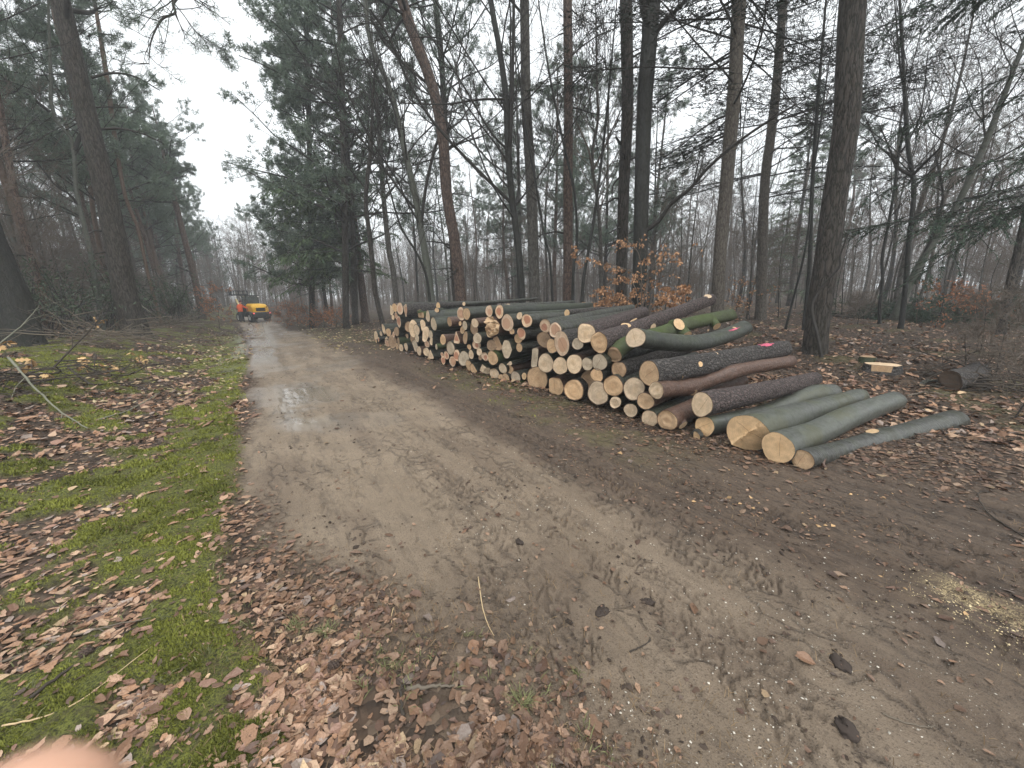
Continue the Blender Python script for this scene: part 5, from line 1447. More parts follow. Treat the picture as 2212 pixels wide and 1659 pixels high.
# rows of pines along both sides of the track
g9 = random.Random(5)
for s, t in ((22, -6.4), (26, -5.3), (30, -6.4), (34, -5.0), (38, -5.5), (43, -6.0), (47, -5.2), (52, -5.6), (57, -5.0)):
    x, y = s * ROADDIR[0] + t * ROADDIR[1], s * ROADDIR[1] - t * ROADDIR[0]
    placed.append((x, y)); put('rowpine', x, y, g9.uniform(.88, 1.04), g9)
for s, t, k in ((33, 4.6, 'fir'), (36, 5.4, 'pine'), (40, 4.6, 'bare'), (44, 5.0, 'pine'), (48, 4.4, 'bare'), (53, 4.8, 'bare'), (58, 4.4, 'bare'), (38, 7.5, 'pine')):
    x, y = s * ROADDIR[0] + t * ROADDIR[1], s * ROADDIR[1] - t * ROADDIR[0]
    placed.append((x, y)); put(k, x, y, g9.uniform(.8, 1.0), g9)
scatter('pine', 13, 19, 60, -60, -36, 1.6, left, seed=1)
scatter('bare', 46, 15, 70, -60, -36, 1.3, left, seed=2)
scatter('pole', 59, 14, 55, -60, -36, .9, left, seed=3)
scatter('bush', 110, 15, 50, -60, -34, .8, left, seed=4)
scatter('fir', 2, 30, 60, -60, -40, 2.0, left, seed=5)
scatter('pine', 34, 24, 75, -24, 59, 1.5, right, seed=6)
scatter('bare', 84, 20, 85, -26, 59, 1.3, right, seed=7)
scatter('pole', 120, 16, 60, -24, 59, .9, right, seed=8)
scatter('bush', 120, 15, 60, -24, 59, .8, right, seed=9)
scatter('fir', 9, 24, 60, -18, 59, 2.0, right, seed=10)
scatter('bare', 26, 58, 85, -42, -25, 1.3, seed=11)
scatter('pole', 30, 56, 75, -41, -26, .8, seed=13)
scatter('pine', 8, 60, 85, -42, -25, 1.5, seed=14)
scatter('bush', 40, 55, 75, -42, -26, .8, seed=12)
def far_wood():
    """the wood beyond that reads as one grey mass of stems and twigs"""
    g = np.random.default_rng(77)
    N = 1500
    r = g.uniform(62, 125, N); a = np.radians(g.uniform(-72, 72, N))
    x, y = r * np.sin(a), r * np.cos(a)
    s, t = st(x, y)
    k = ~((s < 75) & (np.abs(t) < 4)); x, y = x[k], y[k]; N = len(x)
    S = np.stack([x, y, H(x, y) - .2], -1)
    Ln = g.uniform(7, 14, N)
    P, rr = grow(S, np.tile([0, 0, 1.0], (N, 1)) + g.normal(0, .05, (N, 3)), Ln, g.uniform(.06, .16, N), 6, .03, (0, 0, .05), g, .25)
    mb = MB(); v, q = tubes(P, rr, 4); mb.add(v, quads=q)
    S, D, L1, rd = spawn(P, rr, 16, .15, 1, 45, .30, .4, g)
    P1, r1 = grow(S, D, L1, rd, 4, .15, (0, 0, .1), g); v, q = tubes(P1, r1, 3); mb.add(v, quads=q)
    S, D, L2, rd = spawn(P1, r1, 5, .2, 1, 40, .5, .6, g)
    P2, r2 = grow(S, D, L2, np.maximum(rd, .012), 3, .15, (0, 0, .1), g); v, q = tubes(P2, r2, 3); mb.add(v, quads=q)
    o = mb.build('far_woods', M_TWIG, color=False)
    tag(o, 'far misty wood of bare stems closing the view on all sides', 'woods', kind='stuff')
far_wood()
# ------------------------------------------------------------------ the wheel loader far down the track
M_YEL = plain('yellow_machine_paint', (0.78, 0.43, 0.02), 0.35, var=.05)
M_BLK = plain('black_machine_paint', (0.022, 0.024, 0.025), 0.45)
M_DGR = plain('dark_grey_steel', (0.06, 0.065, 0.065), 0.5, .3)
M_TYRE = plain('tyre_rubber', (0.022, 0.021, 0.020), 0.85)
M_RIM = plain('pale_rim', (0.42, 0.42, 0.40), 0.45, .2)
M_CREAM = plain('worn_cream_paint', (0.62, 0.50, 0.26), 0.5)
M_GLASS = NB('cab_glass'); M_GLASS.p.inputs['Alpha'].default_value = 0.55; M_GLASS = M_GLASS.fin((0.10, 0.13, 0.14), 0.08, 0.5)
M_WHITE = plain('white_lamp_shell', (0.8, 0.8, 0.78), 0.4)
def m_lamp(name, col, e):
    b = NB(name); b.p.inputs['Emission Color'].default_value = col + (1,); b.p.inputs['Emission Strength'].default_value = e
    return b.fin(col, 0.3)
M_RED = m_lamp('lit_tail_lamp', (0.85, 0.12, 0.12), .6)
M_LORANGE = plain('orange_side_panel', (0.55, 0.16, 0.05), 0.5)

def loader():
    foot = ground(566, 695.5)
    az = math.atan2(foot[0], foot[1])          # view direction
    yaw = -az + math.radians(22)
    root = thing('wheel_loader', 'small yellow and black wheel loader standing far down the track with its lift frame raised', 'wheel loader', foot, (0, 0, yaw))
    def part(name, mat, fn, parent=root, smooth=False):
        mb = MB(); fn(mb); return mb.build(name, mat, parent, smooth=smooth, color=False)
    def wheel(x, y):
        th = np.arange(28) / 28 * 2 * PI
        prof = [(-.16, .22), (-.17, .34), (-.12, .40), (.12, .40), (.17, .34), (.16, .22)]
        V = []
        for px_, pr in prof:
            lug = pr + (.022 * (np.sign(np.sin(th * 14)) > 0) if pr > .38 else 0)
            V.append(np.stack([np.full(28, px_), np.cos(th) * lug, np.sin(th) * lug], -1))
        mb = MB(); mb.add(np.array(V).reshape(-1, 3) + np.array([x, y, .40]), quads=grid_faces(6, 28, True))
        w = mb.build('wheel', M_TYRE, root, color=False, smooth=False)
        mb = MB(); sx = -1 if x < 0 else 1
        V = [np.stack([np.full(28, o * sx), np.cos(th) * r_, np.sin(th) * r_], -1) for o, r_ in ((.165, .235), (.10, .20), (.09, .12), (.15, .09), (.15, .001))]
        mb.add(np.array(V).reshape(-1, 3) + np.array([x, y, .40]), quads=grid_faces(5, 28, True)); mb.build('rim', M_RIM, w, color=False, smooth=False)
    for x, y in ((-.58, .35), (.58, .35)): wheel(x, y)
    for x, y in ((-.72, 2.25), (.44, 2.45)): wheel(x, y)
    part('counterweight', M_BLK, lambda m: (box_into(m, (0, .02, .62), (1.50, .62, .42), bev=.07), box_into(m, (0, .35, .45), (.8, 1.1, .25), bev=.04)))
    def hood(m):
        # sloping engine cover: cross-sections along y
        sec = [(-.16, .82, .56, 1.05), (-.14, .82, .60, 1.22), (-.02, .82, .62, 1.38), (.18, .82, .62, 1.48), (1.05, .82, .60, 1.52)]
        V = []
        for y, z0, hw, z1 in sec:
            V.append([[-hw, y, z0], [-hw, y, z1 - .12], [-hw + .10, y, z1 - .02], [-hw + .2, y, z1], [hw - .2, y, z1], [hw - .10, y, z1 - .02], [hw, y, z1 - .12], [hw, y, z0]])
        V = np.array(V).reshape(-1, 3); m.add(V, quads=grid_faces(5, 8, True))
        m.add(V[:8], quads=[[0, 1, 6, 7], [1, 2, 5, 6], [2, 3, 4, 5]])
    hd = part('hood', M_YEL, hood)
    part('grille', M_BLK, lambda m: ([box_into(m, (0, -.175, .93 + .055 * k), (.62 + .02 * k, .03, .035), bev=.008) for k in range(5)], box_into(m, (0, -.165, 1.04), (.72, .02, .27), bev=.02)), hd)
    part('side_panel', M_LORANGE, lambda m: box_into(m, (-.64, .75, 1.02), (.04, .22, .3), bev=.02))
    part('mudguard', M_DGR, lambda m: [m.add(np.array([[x - .2, .35 + .50 * math.cos(a), .40 + .50 * math.sin(a)] for a in np.linspace(.1, PI - .1, 12)] + [[x + .2, .35 + .50 * math.cos(a), .40 + .50 * math.sin(a)] for a in np.linspace(.1, PI - .1, 12)]), quads=[[i, i + 1, i + 13, i + 12] for i in range(11)]) for x in (-.6,)])
    for x in (-.62, .62):
        part('tail_light', M_RED, lambda m, x=x: box_into(m, (x, -.31, .74), (.13, .06, .10), bev=.02))
    part('tow_hook', M_DGR, lambda m: tube_into(m, bez([(.72, -.2, .66), (.86, -.25, .84), (1.0, -.3, .84), (1.1, -.3, .66)], 10), np.full(10, .03), 6))
    part('chassis', M_DGR, lambda m: (box_into(m, (-.02, 1.45, .62), (.7, 1.5, .36), bev=.05), box_into(m, (-.14, 2.45, .66), (.62, .8, .5), bev=.05)))
    def cab(m):
        box_into(m, (-.02, 1.5, 1.02), (1.06, .95, .42), bev=.04)
        for x in (-.5, .46):
            for y in (1.08, 1.92): tube_into(m, np.array([[x, y, 1.2], [x * .94, y, 2.14]]), np.array([.035, .03]), 6)
        box_into(m, (-.02, 1.5, 2.18), (1.10, 1.06, .09), bev=.04)
        box_into(m, (-.02, 1.5, 1.45), (.42, .12, .6), bev=.05)      # seat back
    cb = part('cab', M_BLK, cab)
    for (c, s) in (((-.02, 1.07, 1.70), (.90, .012, .84)), ((-.02, 1.93, 1.70), (.90, .012, .84)), ((-.49, 1.5, 1.70), (.012, .76, .84)), ((.45, 1.5, 1.70), (.012, .76, .84))):
        part('window', M_GLASS, lambda m, c=c, s=s: box_into(m, c, s), cb)
    part('work_lamp', M_WHITE, lambda m: box_into(m, (.42, 1.0, 2.10), (.12, .07, .09), bev=.02), cb)
    part('mirror', M_WHITE, lambda m: box_into(m, (-.80, 2.3, 2.05), (.17, .05, .26), bev=.02), cb)
    part('mirror_arm', M_BLK, lambda m: tube_into(m, np.array([[-.5, 1.95, 2.0], [-.80, 2.3, 2.05]]), np.array([.015, .015]), 5), cb)
    def boom(m):
        for x in (-.48, .16):
            tube_into(m, bez([(x, 2.0, .95), (x - .02, 2.7, 1.45), (x - .02, 3.2, 2.15)], 12), np.full(12, .07), 6)
        tube_into(m, np.array([[-.5, 2.7, 1.42], [.18, 2.7, 1.42]]), np.array([.06, .06]), 6)
    part('lift_arm', M_CREAM, boom)
    part('hydraulic_ram', M_RIM, lambda m: (tube_into(m, np.array([[-.16, 2.1, 1.0], [-.16, 2.75, 1.75]]), np.array([.045, .045]), 8), tube_into(m, np.array([[-.16, 2.75, 1.75], [-.16, 3.1, 2.15]]), np.array([.025, .025]), 6)))
    def fork(m):
        box_into(m, (-.16, 3.3, 2.28), (1.48, .08, .10), bev=.02); box_into(m, (-.16, 3.3, 2.60), (1.42, .07, .07), bev=.02)
        for x in (-.86, -.5, -.16, .2, .54): box_into(m, (x, 3.3, 2.44), (.07, .06, .30), bev=.015)
        box_into(m, (-.78, 3.28, 2.42), (.24, .1, .36), bev=.02)
        for x in (-.6, .3): box_into(m, (x, 3.85, 2.24), (.10, 1.1, .05), bev=.015)
    part('lift_frame', M_BLK, fork)
loader()

# ------------------------------------------------------------------ people
def skin_body(name, joints, edges, radii, sub=2, mats=(), pick=None, parent=None, root=0):
    me = bpy.data.meshes.new(name)
    me.from_pydata([tuple(map(float, j)) for j in joints], edges, [])
    o = bpy.data.objects.new(name, me); COL.objects.link(o)
    sk = o.modifiers.new('skin', 'SKIN'); sk.use_smooth_shade = True
    sb = o.modifiers.new('sub', 'SUBSURF'); sb.levels = sub; sb.render_levels = sub
    lay = me.skin_vertices[0] if len(me.skin_vertices) else None
    if lay is None:
        import bmesh
        bm = bmesh.new(); bm.from_mesh(me); bm.verts.layers.skin.verify(); bm.to_mesh(me); bm.free()
        lay = me.skin_vertices[0]
    for i, r in enumerate(radii):
        lay.data[i].radius = (r, r) if not isinstance(r, tuple) else r
        lay.data[i].use_root = (i == root)
    dg = bpy.context.evaluated_depsgraph_get()
    ev = o.evaluated_get(dg)
    m2 = bpy.data.meshes.new_from_object(ev)
    m2.name = name
    o.modifiers.clear(); o.data = m2
    m2.materials.clear()
    for m in mats: m2.materials.append(m)
    for p in m2.polygons:
        p.use_smooth = True
        if pick: p.material_index = pick(p.center)
    if parent: o.parent = parent
    return o
M_HIVIS = plain('orange_hivis_cloth', (0.85, 0.125, 0.03), 0.8)
M_TROUS = plain('dark_work_trousers', (0.025, 0.028, 0.035), 0.85)
M_SKIN = NB('skin'); _n = M_SKIN.noise(M_SKIN.obj(), 180, 3)
M_SKIN.p.inputs['Subsurface Weight'].default_value = 0.12
M_SKIN.p.inputs['Subsurface Radius'].default_value = (.01, .004, .002)
M_SKIN = M_SKIN.fin(M_SKIN.mix(_n, (0.55, 0.315, 0.215), (0.66, 0.39, 0.28)), 0.55)
M_CAP = plain('dark_red_cap', (0.10, 0.03, 0.045), 0.8)
M_BOOT = plain('black_boots', (0.02, 0.018, 0.016), 0.7)
def worker():
    foot = ground(523.5, 696)
    az = math.atan2(foot[0], foot[1])
    root = thing('person', 'person in an orange jacket and dark trousers leaning an arm on the loader', 'person', foot, (0, 0, -az))
    # local: x right in the picture, y away
    J = [(0, 0, .92), (.01, .02, 1.15), (.03, .03, 1.38), (.05, .03, 1.47), (.075, .02, 1.535),
         (-.10, 0, .90), (-.11, .02, .50), (-.10, -.02, .10), (-.08, -.13, .05), (.10, .02, .90), (.12, .06, .50), (.13, .04, .10), (.17, -.05, .05),
         (.17, .0, 1.36), (.36, .02, 1.20), (.60, .06, 1.07), (.69, .07, 1.05), (-.12, .06, 1.36), (-.17, .16, 1.12), (-.05, .30, 1.0), (.0, .36, .98), (.10, .015, 1.61), (.11, .01, 1.69)]
    E = [(0, 1), (1, 2), (2, 3), (3, 4), (0, 5), (5, 6), (6, 7), (7, 8), (0, 9), (9, 10), (10, 11), (11, 12), (2, 13), (13, 14), (14, 15), (15, 16), (2, 17), (17, 18), (18, 19), (19, 20), (4, 21), (21, 22)]
    Rr = [.15, .155, .16, .07, .06, .10, .08, .06, .045, .10, .08, .06, .045, .085, .065, .05, .035, .085, .065, .05, .035, .095, .072]
    def pick(c):
        if c.x > .63 or (c.y > .33 and c.z < 1.1 and c.z > .8): return 2
        if c.z > 1.47: return 2
        if c.z < .11: return 3
        return 0 if c.z > .86 else 1
    skin_body('body', J, E, Rr, 2, (M_HIVIS, M_TROUS, M_SKIN, M_BOOT), pick, root)
    th = np.arange(16) / 16 * 2 * PI
    V = [np.stack([.11 + np.cos(th) * r_ * 1.0, .01 + np.sin(th) * r_ * 1.12, np.full(16, z)], -1) for z, r_ in ((1.64, .108), (1.70, .105), (1.75, .08), (1.775, .03))]
    mb = MB(); mb.add(np.array(V).reshape(-1, 3), quads=grid_faces(4, 16, True), tris=[[48 + 0, 48 + i, 48 + i + 1] for i in range(1, 15)])
    box_into(mb, (.21, .03, 1.645), (.11, .13, .015), bev=.005)
    mb.build('cap', M_CAP, root, color=False)
worker()

def own_hand():
    """the photographer's hand: one fingertip comes in front of the lens at the lower left"""
    tip = CAMPOS + ray(34, 1762) * 0.066
    d = nrm(CR @ np.array([0.16, 0.97, 0.10])); s = -nrm(np.cross(d, CR @ np.array([0, 0, 1.0]))); u = np.cross(d, s)
    # d = along the finger toward its tip, u = back of the hand, s = side
    pt = lambda a, b, c: tip - d * a + s * b + u * c
    root = thing('hand', 'blurred pink fingertip of the photographer in the lower left corner', 'hand', tip)
    L = lambda p: p - tip
    J = [L(pt(.155, .030, -.01)), L(pt(.105, .022, -.004)), L(pt(.078, .004, .0)), L(pt(.048, .001, .003)), L(pt(.024, 0, .002)), L(pt(.005, 0, 0)), L(pt(-.004, 0, -.0005))]
    E = [(i, i + 1) for i in range(6)]
    Rr = [(.030, .020), (.034, .017), .0115, .0098, .0092, .0086, .0055]
    n = 7
    for k, (off, ln) in enumerate(((.020, 1.0), (.040, .93), (.058, .76))):      # the other fingers curl back out of view
        base = len(J)
        J += [L(pt(.080, off, .002)), L(pt(.052, off + .002, .004 - .004)), L(pt(.050, off + .003, .020 * ln)), L(pt(.068, off + .003, .034 * ln)), L(pt(.084, off + .003, .036 * ln))]
        E += [(1, base)] + [(base + i, base + i + 1) for i in range(4)]
        Rr += [.0110, .0098, .0090, .0084, .0066]
    base = len(J)
    J += [L(pt(.135, -.006, -.016)), L(pt(.118, -.016, -.028)), L(pt(.104, -.014, -.042)), L(pt(.094, -.008, -.050))]
    E += [(0, base)] + [(base + i, base + i + 1) for i in range(3)]
    Rr += [.016, .0115, .0100, .0075]
    base = len(J)
    J += [L(pt(.21, .034, -.012)), L(pt(.32, .040, -.02))]; E += [(0, base), (base, base + 1)]; Rr += [(.027, .020), (.034, .030)]
    skin_body('skin', J, E, Rr, 3, (M_SKIN,), None, root)
    a, b = L(pt(.235, .036, -.014)), L(pt(.42, .045, -.028))
    P = np.linspace(a, b, 8); mb = MB(); v, q = tubes(P, np.linspace(.040, .052, 8) * (1 + .04 * np.sin(np.arange(8) * 2.1)), 18); mb.add(v, quads=q)
    mb.build('sleeve', plain('dark_jacket_sleeve', (.03, .035, .045), .8), root, color=False)
own_hand()

# ------------------------------------------------------------------ bushes and saplings
def rhodo(label, u, v, dist, w, h, seed, group=None, n=1700, lsize=.12):
    g = np.random.default_rng(seed)
    d = ray(u, v); hd = nrm([d[0], d[1]]); B = np.array([hd[0] * dist, hd[1] * dist, 0]); B[2] = H(B[0], B[1]) - .03
    root = thing('evergreen_bush', label, 'bush', B)
    S = np.zeros((26, 3)); S[:, :2] = g.normal(0, w * .12, (26, 2))
    D = nrm(np.concatenate([g.normal(0, .6, (26, 2)), np.ones((26, 1))], 1))
    P, r = grow(S, D, g.uniform(.7, 1.1, 26) * h, np.full(26, .022), 7, .18, (0, 0, .02), g, .4)
    P[:, :, :2] *= np.array([1.0, 1.0]) * (w / h) ** .5
    mb = MB(); v_, q = tubes(P, r, 4); mb.add(v_, quads=q)
    S, D, L1, rd = spawn(P, r, 7, .25, 1, 48, .42, .5, g); P1, r1 = grow(S, D, L1, rd, 4, .18, (0, 0, .06), g); v_, q = tubes(P1, r1, 3); mb.add(v_, quads=q)
    mb.build('branches', M_TWIGD, root, color=False)
    pts = np.concatenate([P1[:, 2:].reshape(-1, 3), P[:, 4:].reshape(-1, 3)])
    C = pts[g.integers(0, len(pts), n)] + g.normal(0, .07, (n, 3))
    C[:, 2] = np.maximum(C[:, 2], .1)
    mb = MB(); v_, f, c = leaves(C, g, lsize, droop=.25, asp=.38); mb.add(v_, quads=f, col=c); mb.build('leaves', M_RHODO, root, smooth=False)
rhodo('evergreen bush with dull green leaves left of the big leaning pine', 205, 640, 22, 2.9, 3.0, 201, n=1900)
rhodo('evergreen bush with glossy leaves right of the big leaning pine', 355, 660, 27, 2.8, 2.9, 202)
rhodo('dark evergreen bush behind the dark edge trunk', 85, 640, 19, 2.4, 2.4, 203, n=1300)
rhodo('small evergreen bush nearer the loader on the left side', 405, 668, 33, 2.4, 2.0, 204, n=900)

def beech_sapling(label, u, v, dist, h, seed, mat, nleaf, lsize=.075, n1=14, len1=.62, name='beech_sapling', cat='sapling', group=None):
    pr = proto_sapling(name, h, seed, n1, mat, nleaf, lsize, 68, .016, len1, .01)
    d = ray(u, v); hd = nrm([d[0], d[1]])
    if dist is None: B = ground(u, v)
    else: B = np.array([hd[0] * dist, hd[1] * dist, 0]); B[2] = H(B[0], B[1])
    pr.location = (B[0], B[1], B[2] - .02)
    tag(pr, label, cat, group)
    return pr
def centre_sapling():
    g = np.random.default_rng(301)
    u0, v0 = 1388, 672
    d = ray(u0, v0); hd = nrm([d[0], d[1]]); B = np.array([hd[0] * 9.7, hd[1] * 9.7, 0]); B[2] = H(B[0], B[1])
    root = thing('beech_sapling', 'young beech with hanging orange-brown leaves round the black forked trunk', 'sapling', B)
    mb, lf = MB(), MB()
    rows = [([(1388, 690), (1360, 650), (1320, 640), (1275, 655)], .9), ([(1388, 690), (1350, 660), (1300, 662), (1268, 668)], .8), ([(1390, 690), (1375, 630), (1340, 605), (1300, 625), (1285, 640)], .7), ([(1392, 690), (1385, 620), (1345, 580), (1300, 568), (1250, 558)], .5),
            ([(1392, 690), (1400, 640), (1440, 618), (1482, 622)], .9), ([(1392, 690), (1410, 655), (1450, 640), (1478, 634)], .9), ([(1392, 690), (1405, 665), (1430, 655), (1462, 658)], .8), ([(1394, 690), (1398, 610), (1420, 565), (1446, 548)], .35), ([(1390, 690), (1385, 580), (1365, 530), (1335, 525)], .25), ([(1390, 690), (1370, 660), (1345, 650), (1310, 648)], .9), ([(1394, 690), (1420, 600), (1450, 560), (1500, 535)], .18)]
    for k, (pts, dens) in enumerate(rows):
        off = g.uniform(-.7, .7)
        Q = [at_plane(a, b, B + np.array([hd[0], hd[1], 0]) * off * (i / (len(pts) - 1))) - B for i, (a, b) in enumerate(pts)]
        Q[0] = np.array([g.normal(0, .06), g.normal(0, .06), -.05])
        P = bez(np.array(Q), 16); r = np.linspace(.016, .004, 16)
        v, q = tubes(P, r, 5); mb.add(v, quads=q)
        S, D, Ln, rd = spawn(P[None], r[None], 14, .3, 1, 55, .22, .5, g, flat=.35)
        P1, r1 = grow(S, D, np.maximum(Ln, .12), np.maximum(rd, .003), 5, .12, (0, 0, -.03), g); v, q = tubes(P1, r1, 3); mb.add(v, quads=q)
        S, D, Ln, rd = spawn(P1, r1, 4, .3, 1, 45, .5, .6, g, flat=.4)
        P2, r2 = grow(S, D, np.maximum(Ln, .08), np.maximum(rd, .0025), 4, .12, (0, 0, -.03), g); v, q = tubes(P2, r2, 3); mb.add(v, quads=q)
        pool = np.concatenate([P1[:, 1:].reshape(-1, 3), P2[:, 1:].reshape(-1, 3)])
        n = int(400 * dens)
        C = pool[g.integers(0, len(pool), n)] + g.normal(0, .012, (n, 3))
        v, f, c = leaves(C, g, .068, droop=1.1, asp=.62); lf.add(v, quads=f, col=c)
    mb.build('branches', M_TWIG, root, color=False); lf.build('leaves', M_BEECHLEAF, root, smooth=False)
centre_sapling()
beech_sapling('rusty-leaved beech sapling at the left verge just before the loader', 470, 682, 30, 2.3, 302, M_BEECHRED, 700, .11)
for i, (u, v, ds, h) in enumerate(((612, 690, 30, 1.2), (640, 688, 28, 1.0), (668, 686, 27, 1.3), (698, 688, 25, .9), (628, 684, 33, 1.4), (725, 690, 23, .8))):
    beech_sapling('low rusty-leaved beech brush along the right verge beyond the loader', u, v, ds, h, 310 + i, M_BEECHRED, 420, .10, n1=16, len1=.9, group='rusty beech brush on the right verge')
beech_sapling('orange-leaved beech sapling behind the leaning grey beech', 2030, 668, 17, 1.2, 321, M_BEECHRED, 340, .085)
beech_sapling('small rusty-leaved beech sapling by the far right trunk', 2115, 672, 18, 1.1, 322, M_BEECHRED, 400, .09)
beech_sapling('small orange-leaved sapling beside the straight grey-tan fir trunk', 1622, 668, 18, 1.4, 323, M_BEECHLEAF, 350, .09)
for i, (u, v, h, sc) in enumerate(((2190, 905, .95, 1), (2150, 820, .8, 1), (2120, 760, 1.0, 1), (2206, 790, 1.3, 1), (1852, 700, .7, 1), (1865, 690, .9, 1))):
    lab = ['thin leafless twigs standing at the right edge by the leaf litter', 'low leafless shrub behind the thick grey fallen log', 'thin leafless shrub before the green brushwood heap', 'tall leafless twigs at the far right edge', 'small dark reddish twiggy shrub right of the great fir', 'small bare shrub behind the dark reddish one'][i]
    pr = proto_sapling('bare_shrub', h, 330 + i, 16, None, 0, .05, 50, .010, .6, .05)
    B = ground(u, v); pr.location = (B[0], B[1], B[2] - .02); tag(pr, lab, 'shrub')

# oak shoots with big withered leaves in the left foreground
def oak_leaf(g, size):
    th = np.linspace(-PI, PI, 15)[:-1]
    x = np.linspace(0, 1, 8)
    w = np.array([.02, .14, .30, .16, .36, .18, .24, .0]) * g.uniform(.8, 1.1)
    up = np.stack([x, w, .10 * np.sin(x * 3 + g.uniform(0, 3)) + .12 * w], -1); dn = np.stack([x, -w, .10 * np.sin(x * 3 + g.uniform(0, 3)) + .12 * w], -1)
    mid = np.stack([x, 0 * x, .03 * np.sin(x * 4)], -1)
    V = np.concatenate([up, mid, dn]) * size
    F = [[i, i + 8, i + 9, i + 1] for i in range(7)] + [[i + 8, i + 16, i + 17, i + 9] for i in range(7)]
    return V, np.array(F)
M_OAKLEAF = m_leaf('withered_oak_leaves', (0.34, 0.20, 0.085), (0.62, 0.42, 0.21), .7)
def oak_shoot(label, u, v, tips, seed, size=.13, nl=5):
    g = np.random.default_rng(seed)
    B = ground(u, v)
    root = thing('oak_shoot', label, 'seedling', B)
    mb, lf = MB(), MB()
    for (tu, tv) in tips:
        T = at_plane(tu, tv, B) - B
        P = bez([np.array([0, 0, -.03]), T * .5 + g.normal(0, .03, 3), T], 10); vv, q = tubes(P, np.linspace(.006, .003, 10), 5); mb.add(vv, quads=q)
        for k in range(nl):
            V, F = oak_leaf(g, size * g.uniform(.7, 1.15))
            yaw, pit, rol = g.uniform(0, 6.28), g.uniform(-.2, 1.1), g.uniform(-.8, .8)
            Rm = np.array(Matrix.Rotation(yaw, 3, 'Z') @ Matrix.Rotation(pit, 3, 'Y') @ Matrix.Rotation(rol, 3, 'X'))
            lf.add(V @ Rm.T + P[-1 - int(g.integers(0, 3))], quads=F, col=np.full((len(V), 3), g.uniform(0, 1)))
    mb.build('stem', M_TWIG, root, color=False); lf.build('leaves', M_OAKLEAF, root)
oak_shoot('oak shoot with a bunch of straw-yellow leaves on the mossy verge', 195, 812, [(185, 772), (178, 785)], 401, .15, 7)
oak_shoot('oak shoot with two drooping tan leaves beside the straw-yellow bunch', 228, 812, [(214, 786), (240, 790)], 402, .13, 4)
oak_shoot('oak shoot with reddish tan leaves standing up on the moss', 318, 806, [(284, 762), (305, 768), (312, 775)], 403, .09, 6)
oak_shoot('oak shoot with pale hanging leaves near the left edge', 75, 815, [(68, 778), (60, 790)], 404, .14, 4)
oak_shoot('low oak shoot with crumpled leaves left of the fallen branches', 105, 832, [(100, 806)], 405, .12, 5)
oak_shoot('oak shoot at the left edge under the dark trunk', 10, 775, [(4, 742), (16, 738)], 406, .13, 4)
oak_shoot('oak shoot with small orange leaves before the big leaning pine', 215, 735, [(205, 685), (222, 692), (208, 700)], 407, .10, 5)

# ------------------------------------------------------------------ dead branches lying about
def branch(label, pts, r, seed, mat=None, twigs=3, name='fallen_branch', group=None, lift=.0):
    g = np.random.default_rng(seed)
    Q = []
    for p in pts:
        P = ground(p[0], p[1]); 
        if len(p) > 2: P = at_plane(p[0], p[1], ground(p[0], p[1] + p[2]))
        else: P[2] = float(gz(P[0], P[1])) + r * .8
        Q.append(P)
    B = Q[0]
    root = thing(name, label, 'branch', B, group=group)
    P = bez(np.array(Q) - B, max(8, 5 * len(Q))); P += g.normal(0, r * .25, P.shape)
    rr = np.linspace(r, r * .4, len(P))
    mb = MB(); tube_into(mb, P, rr, 7)
    mb.build('stem', mat or M_STICK, root, color=False)
    if twigs:
        mb = MB()
        S, D, Ln, rd = spawn(P[None], rr[None], twigs, .25, 1, 40, .35, .55, g, flat=.4)
        P1, r1 = grow(S, D, Ln, np.maximum(rd, .003), 5, .12, (0, 0, .0), g); v, q = tubes(P1, r1, 4); mb.add(v, quads=q)
        mb.build('twigs', mat or M_STICK, root, color=False)
    return root
M_STICK = m_twig('dead_sticks', (0.085, 0.070, 0.055), (0.19, 0.16, 0.125))
M_STICKG = m_twig('green_grey_stick', (0.13, 0.13, 0.095), (0.24, 0.235, 0.18))
M_STICKD = m_twig('dark_wet_stick', (0.030, 0.025, 0.021), (0.075, 0.062, 0.050))
M_STRAW = m_twig('straw', (0.42, 0.30, 0.17), (0.6, 0.46, 0.28))
branch('grey-green fallen branch slanting over the leaves near the left edge', [(18, 772, 45), (60, 820, 35), (120, 880, 15), (190, 930)], .016, 501, M_STICKG)
branch('thin grey fallen branch pointing up from the leaves toward the track', [(210, 912), (280, 885, 8), (345, 848, 20)], .011, 502, M_STICKG, 2)
branch('long dark fallen twig crossing the leaves left of the moss edge', [(270, 922), (350, 895), (470, 850, 4)], .006, 503, M_STICKD, 2)
branch('dark sagging branch lying on the verge in front of the oak shoots', [(150, 800), (200, 830, 5), (260, 830), (330, 848)], .02, 504, M_STICKD, 4)
branch('thin pale branch leaning at the left edge below the dark trunk', [(0, 742, 40), (50, 700, 60), (85, 660, 90)], .012, 505, M_STICKG, 3)
branch('dark branch half sunk in the moss at the lower left', [(70, 1520), (150, 1460), (220, 1400), (300, 1360)], .008, 506, M_STICKD, 2)
branch('thin brown branch on the moss above the half sunk dark one', [(0, 1440), (90, 1400), (200, 1370), (330, 1345)], .006, 507, M_STICK, 2)
branch('dry stalk lying across leaves at the lower left', [(10, 1580), (100, 1560), (190, 1520), (330, 1410)], .004, 508, M_STRAW, 0, 'dry_stalk')
branch('pale straw stalk lying curved on the track', [(1033, 1245), (1040, 1300), (1052, 1345), (1067, 1375)], .0035, 509, M_STRAW, 0, 'dry_stalk')
branch('short wavy straw stalk at the edge of the track', [(850, 1312), (846, 1330), (846, 1352)], .003, 510, M_STRAW, 0, 'dry_stalk')
branch('short reddish stick pointing over the leaves below the moss', [(880, 1490), (935, 1488), (985, 1484)], .010, 511, M_STICK, 0)
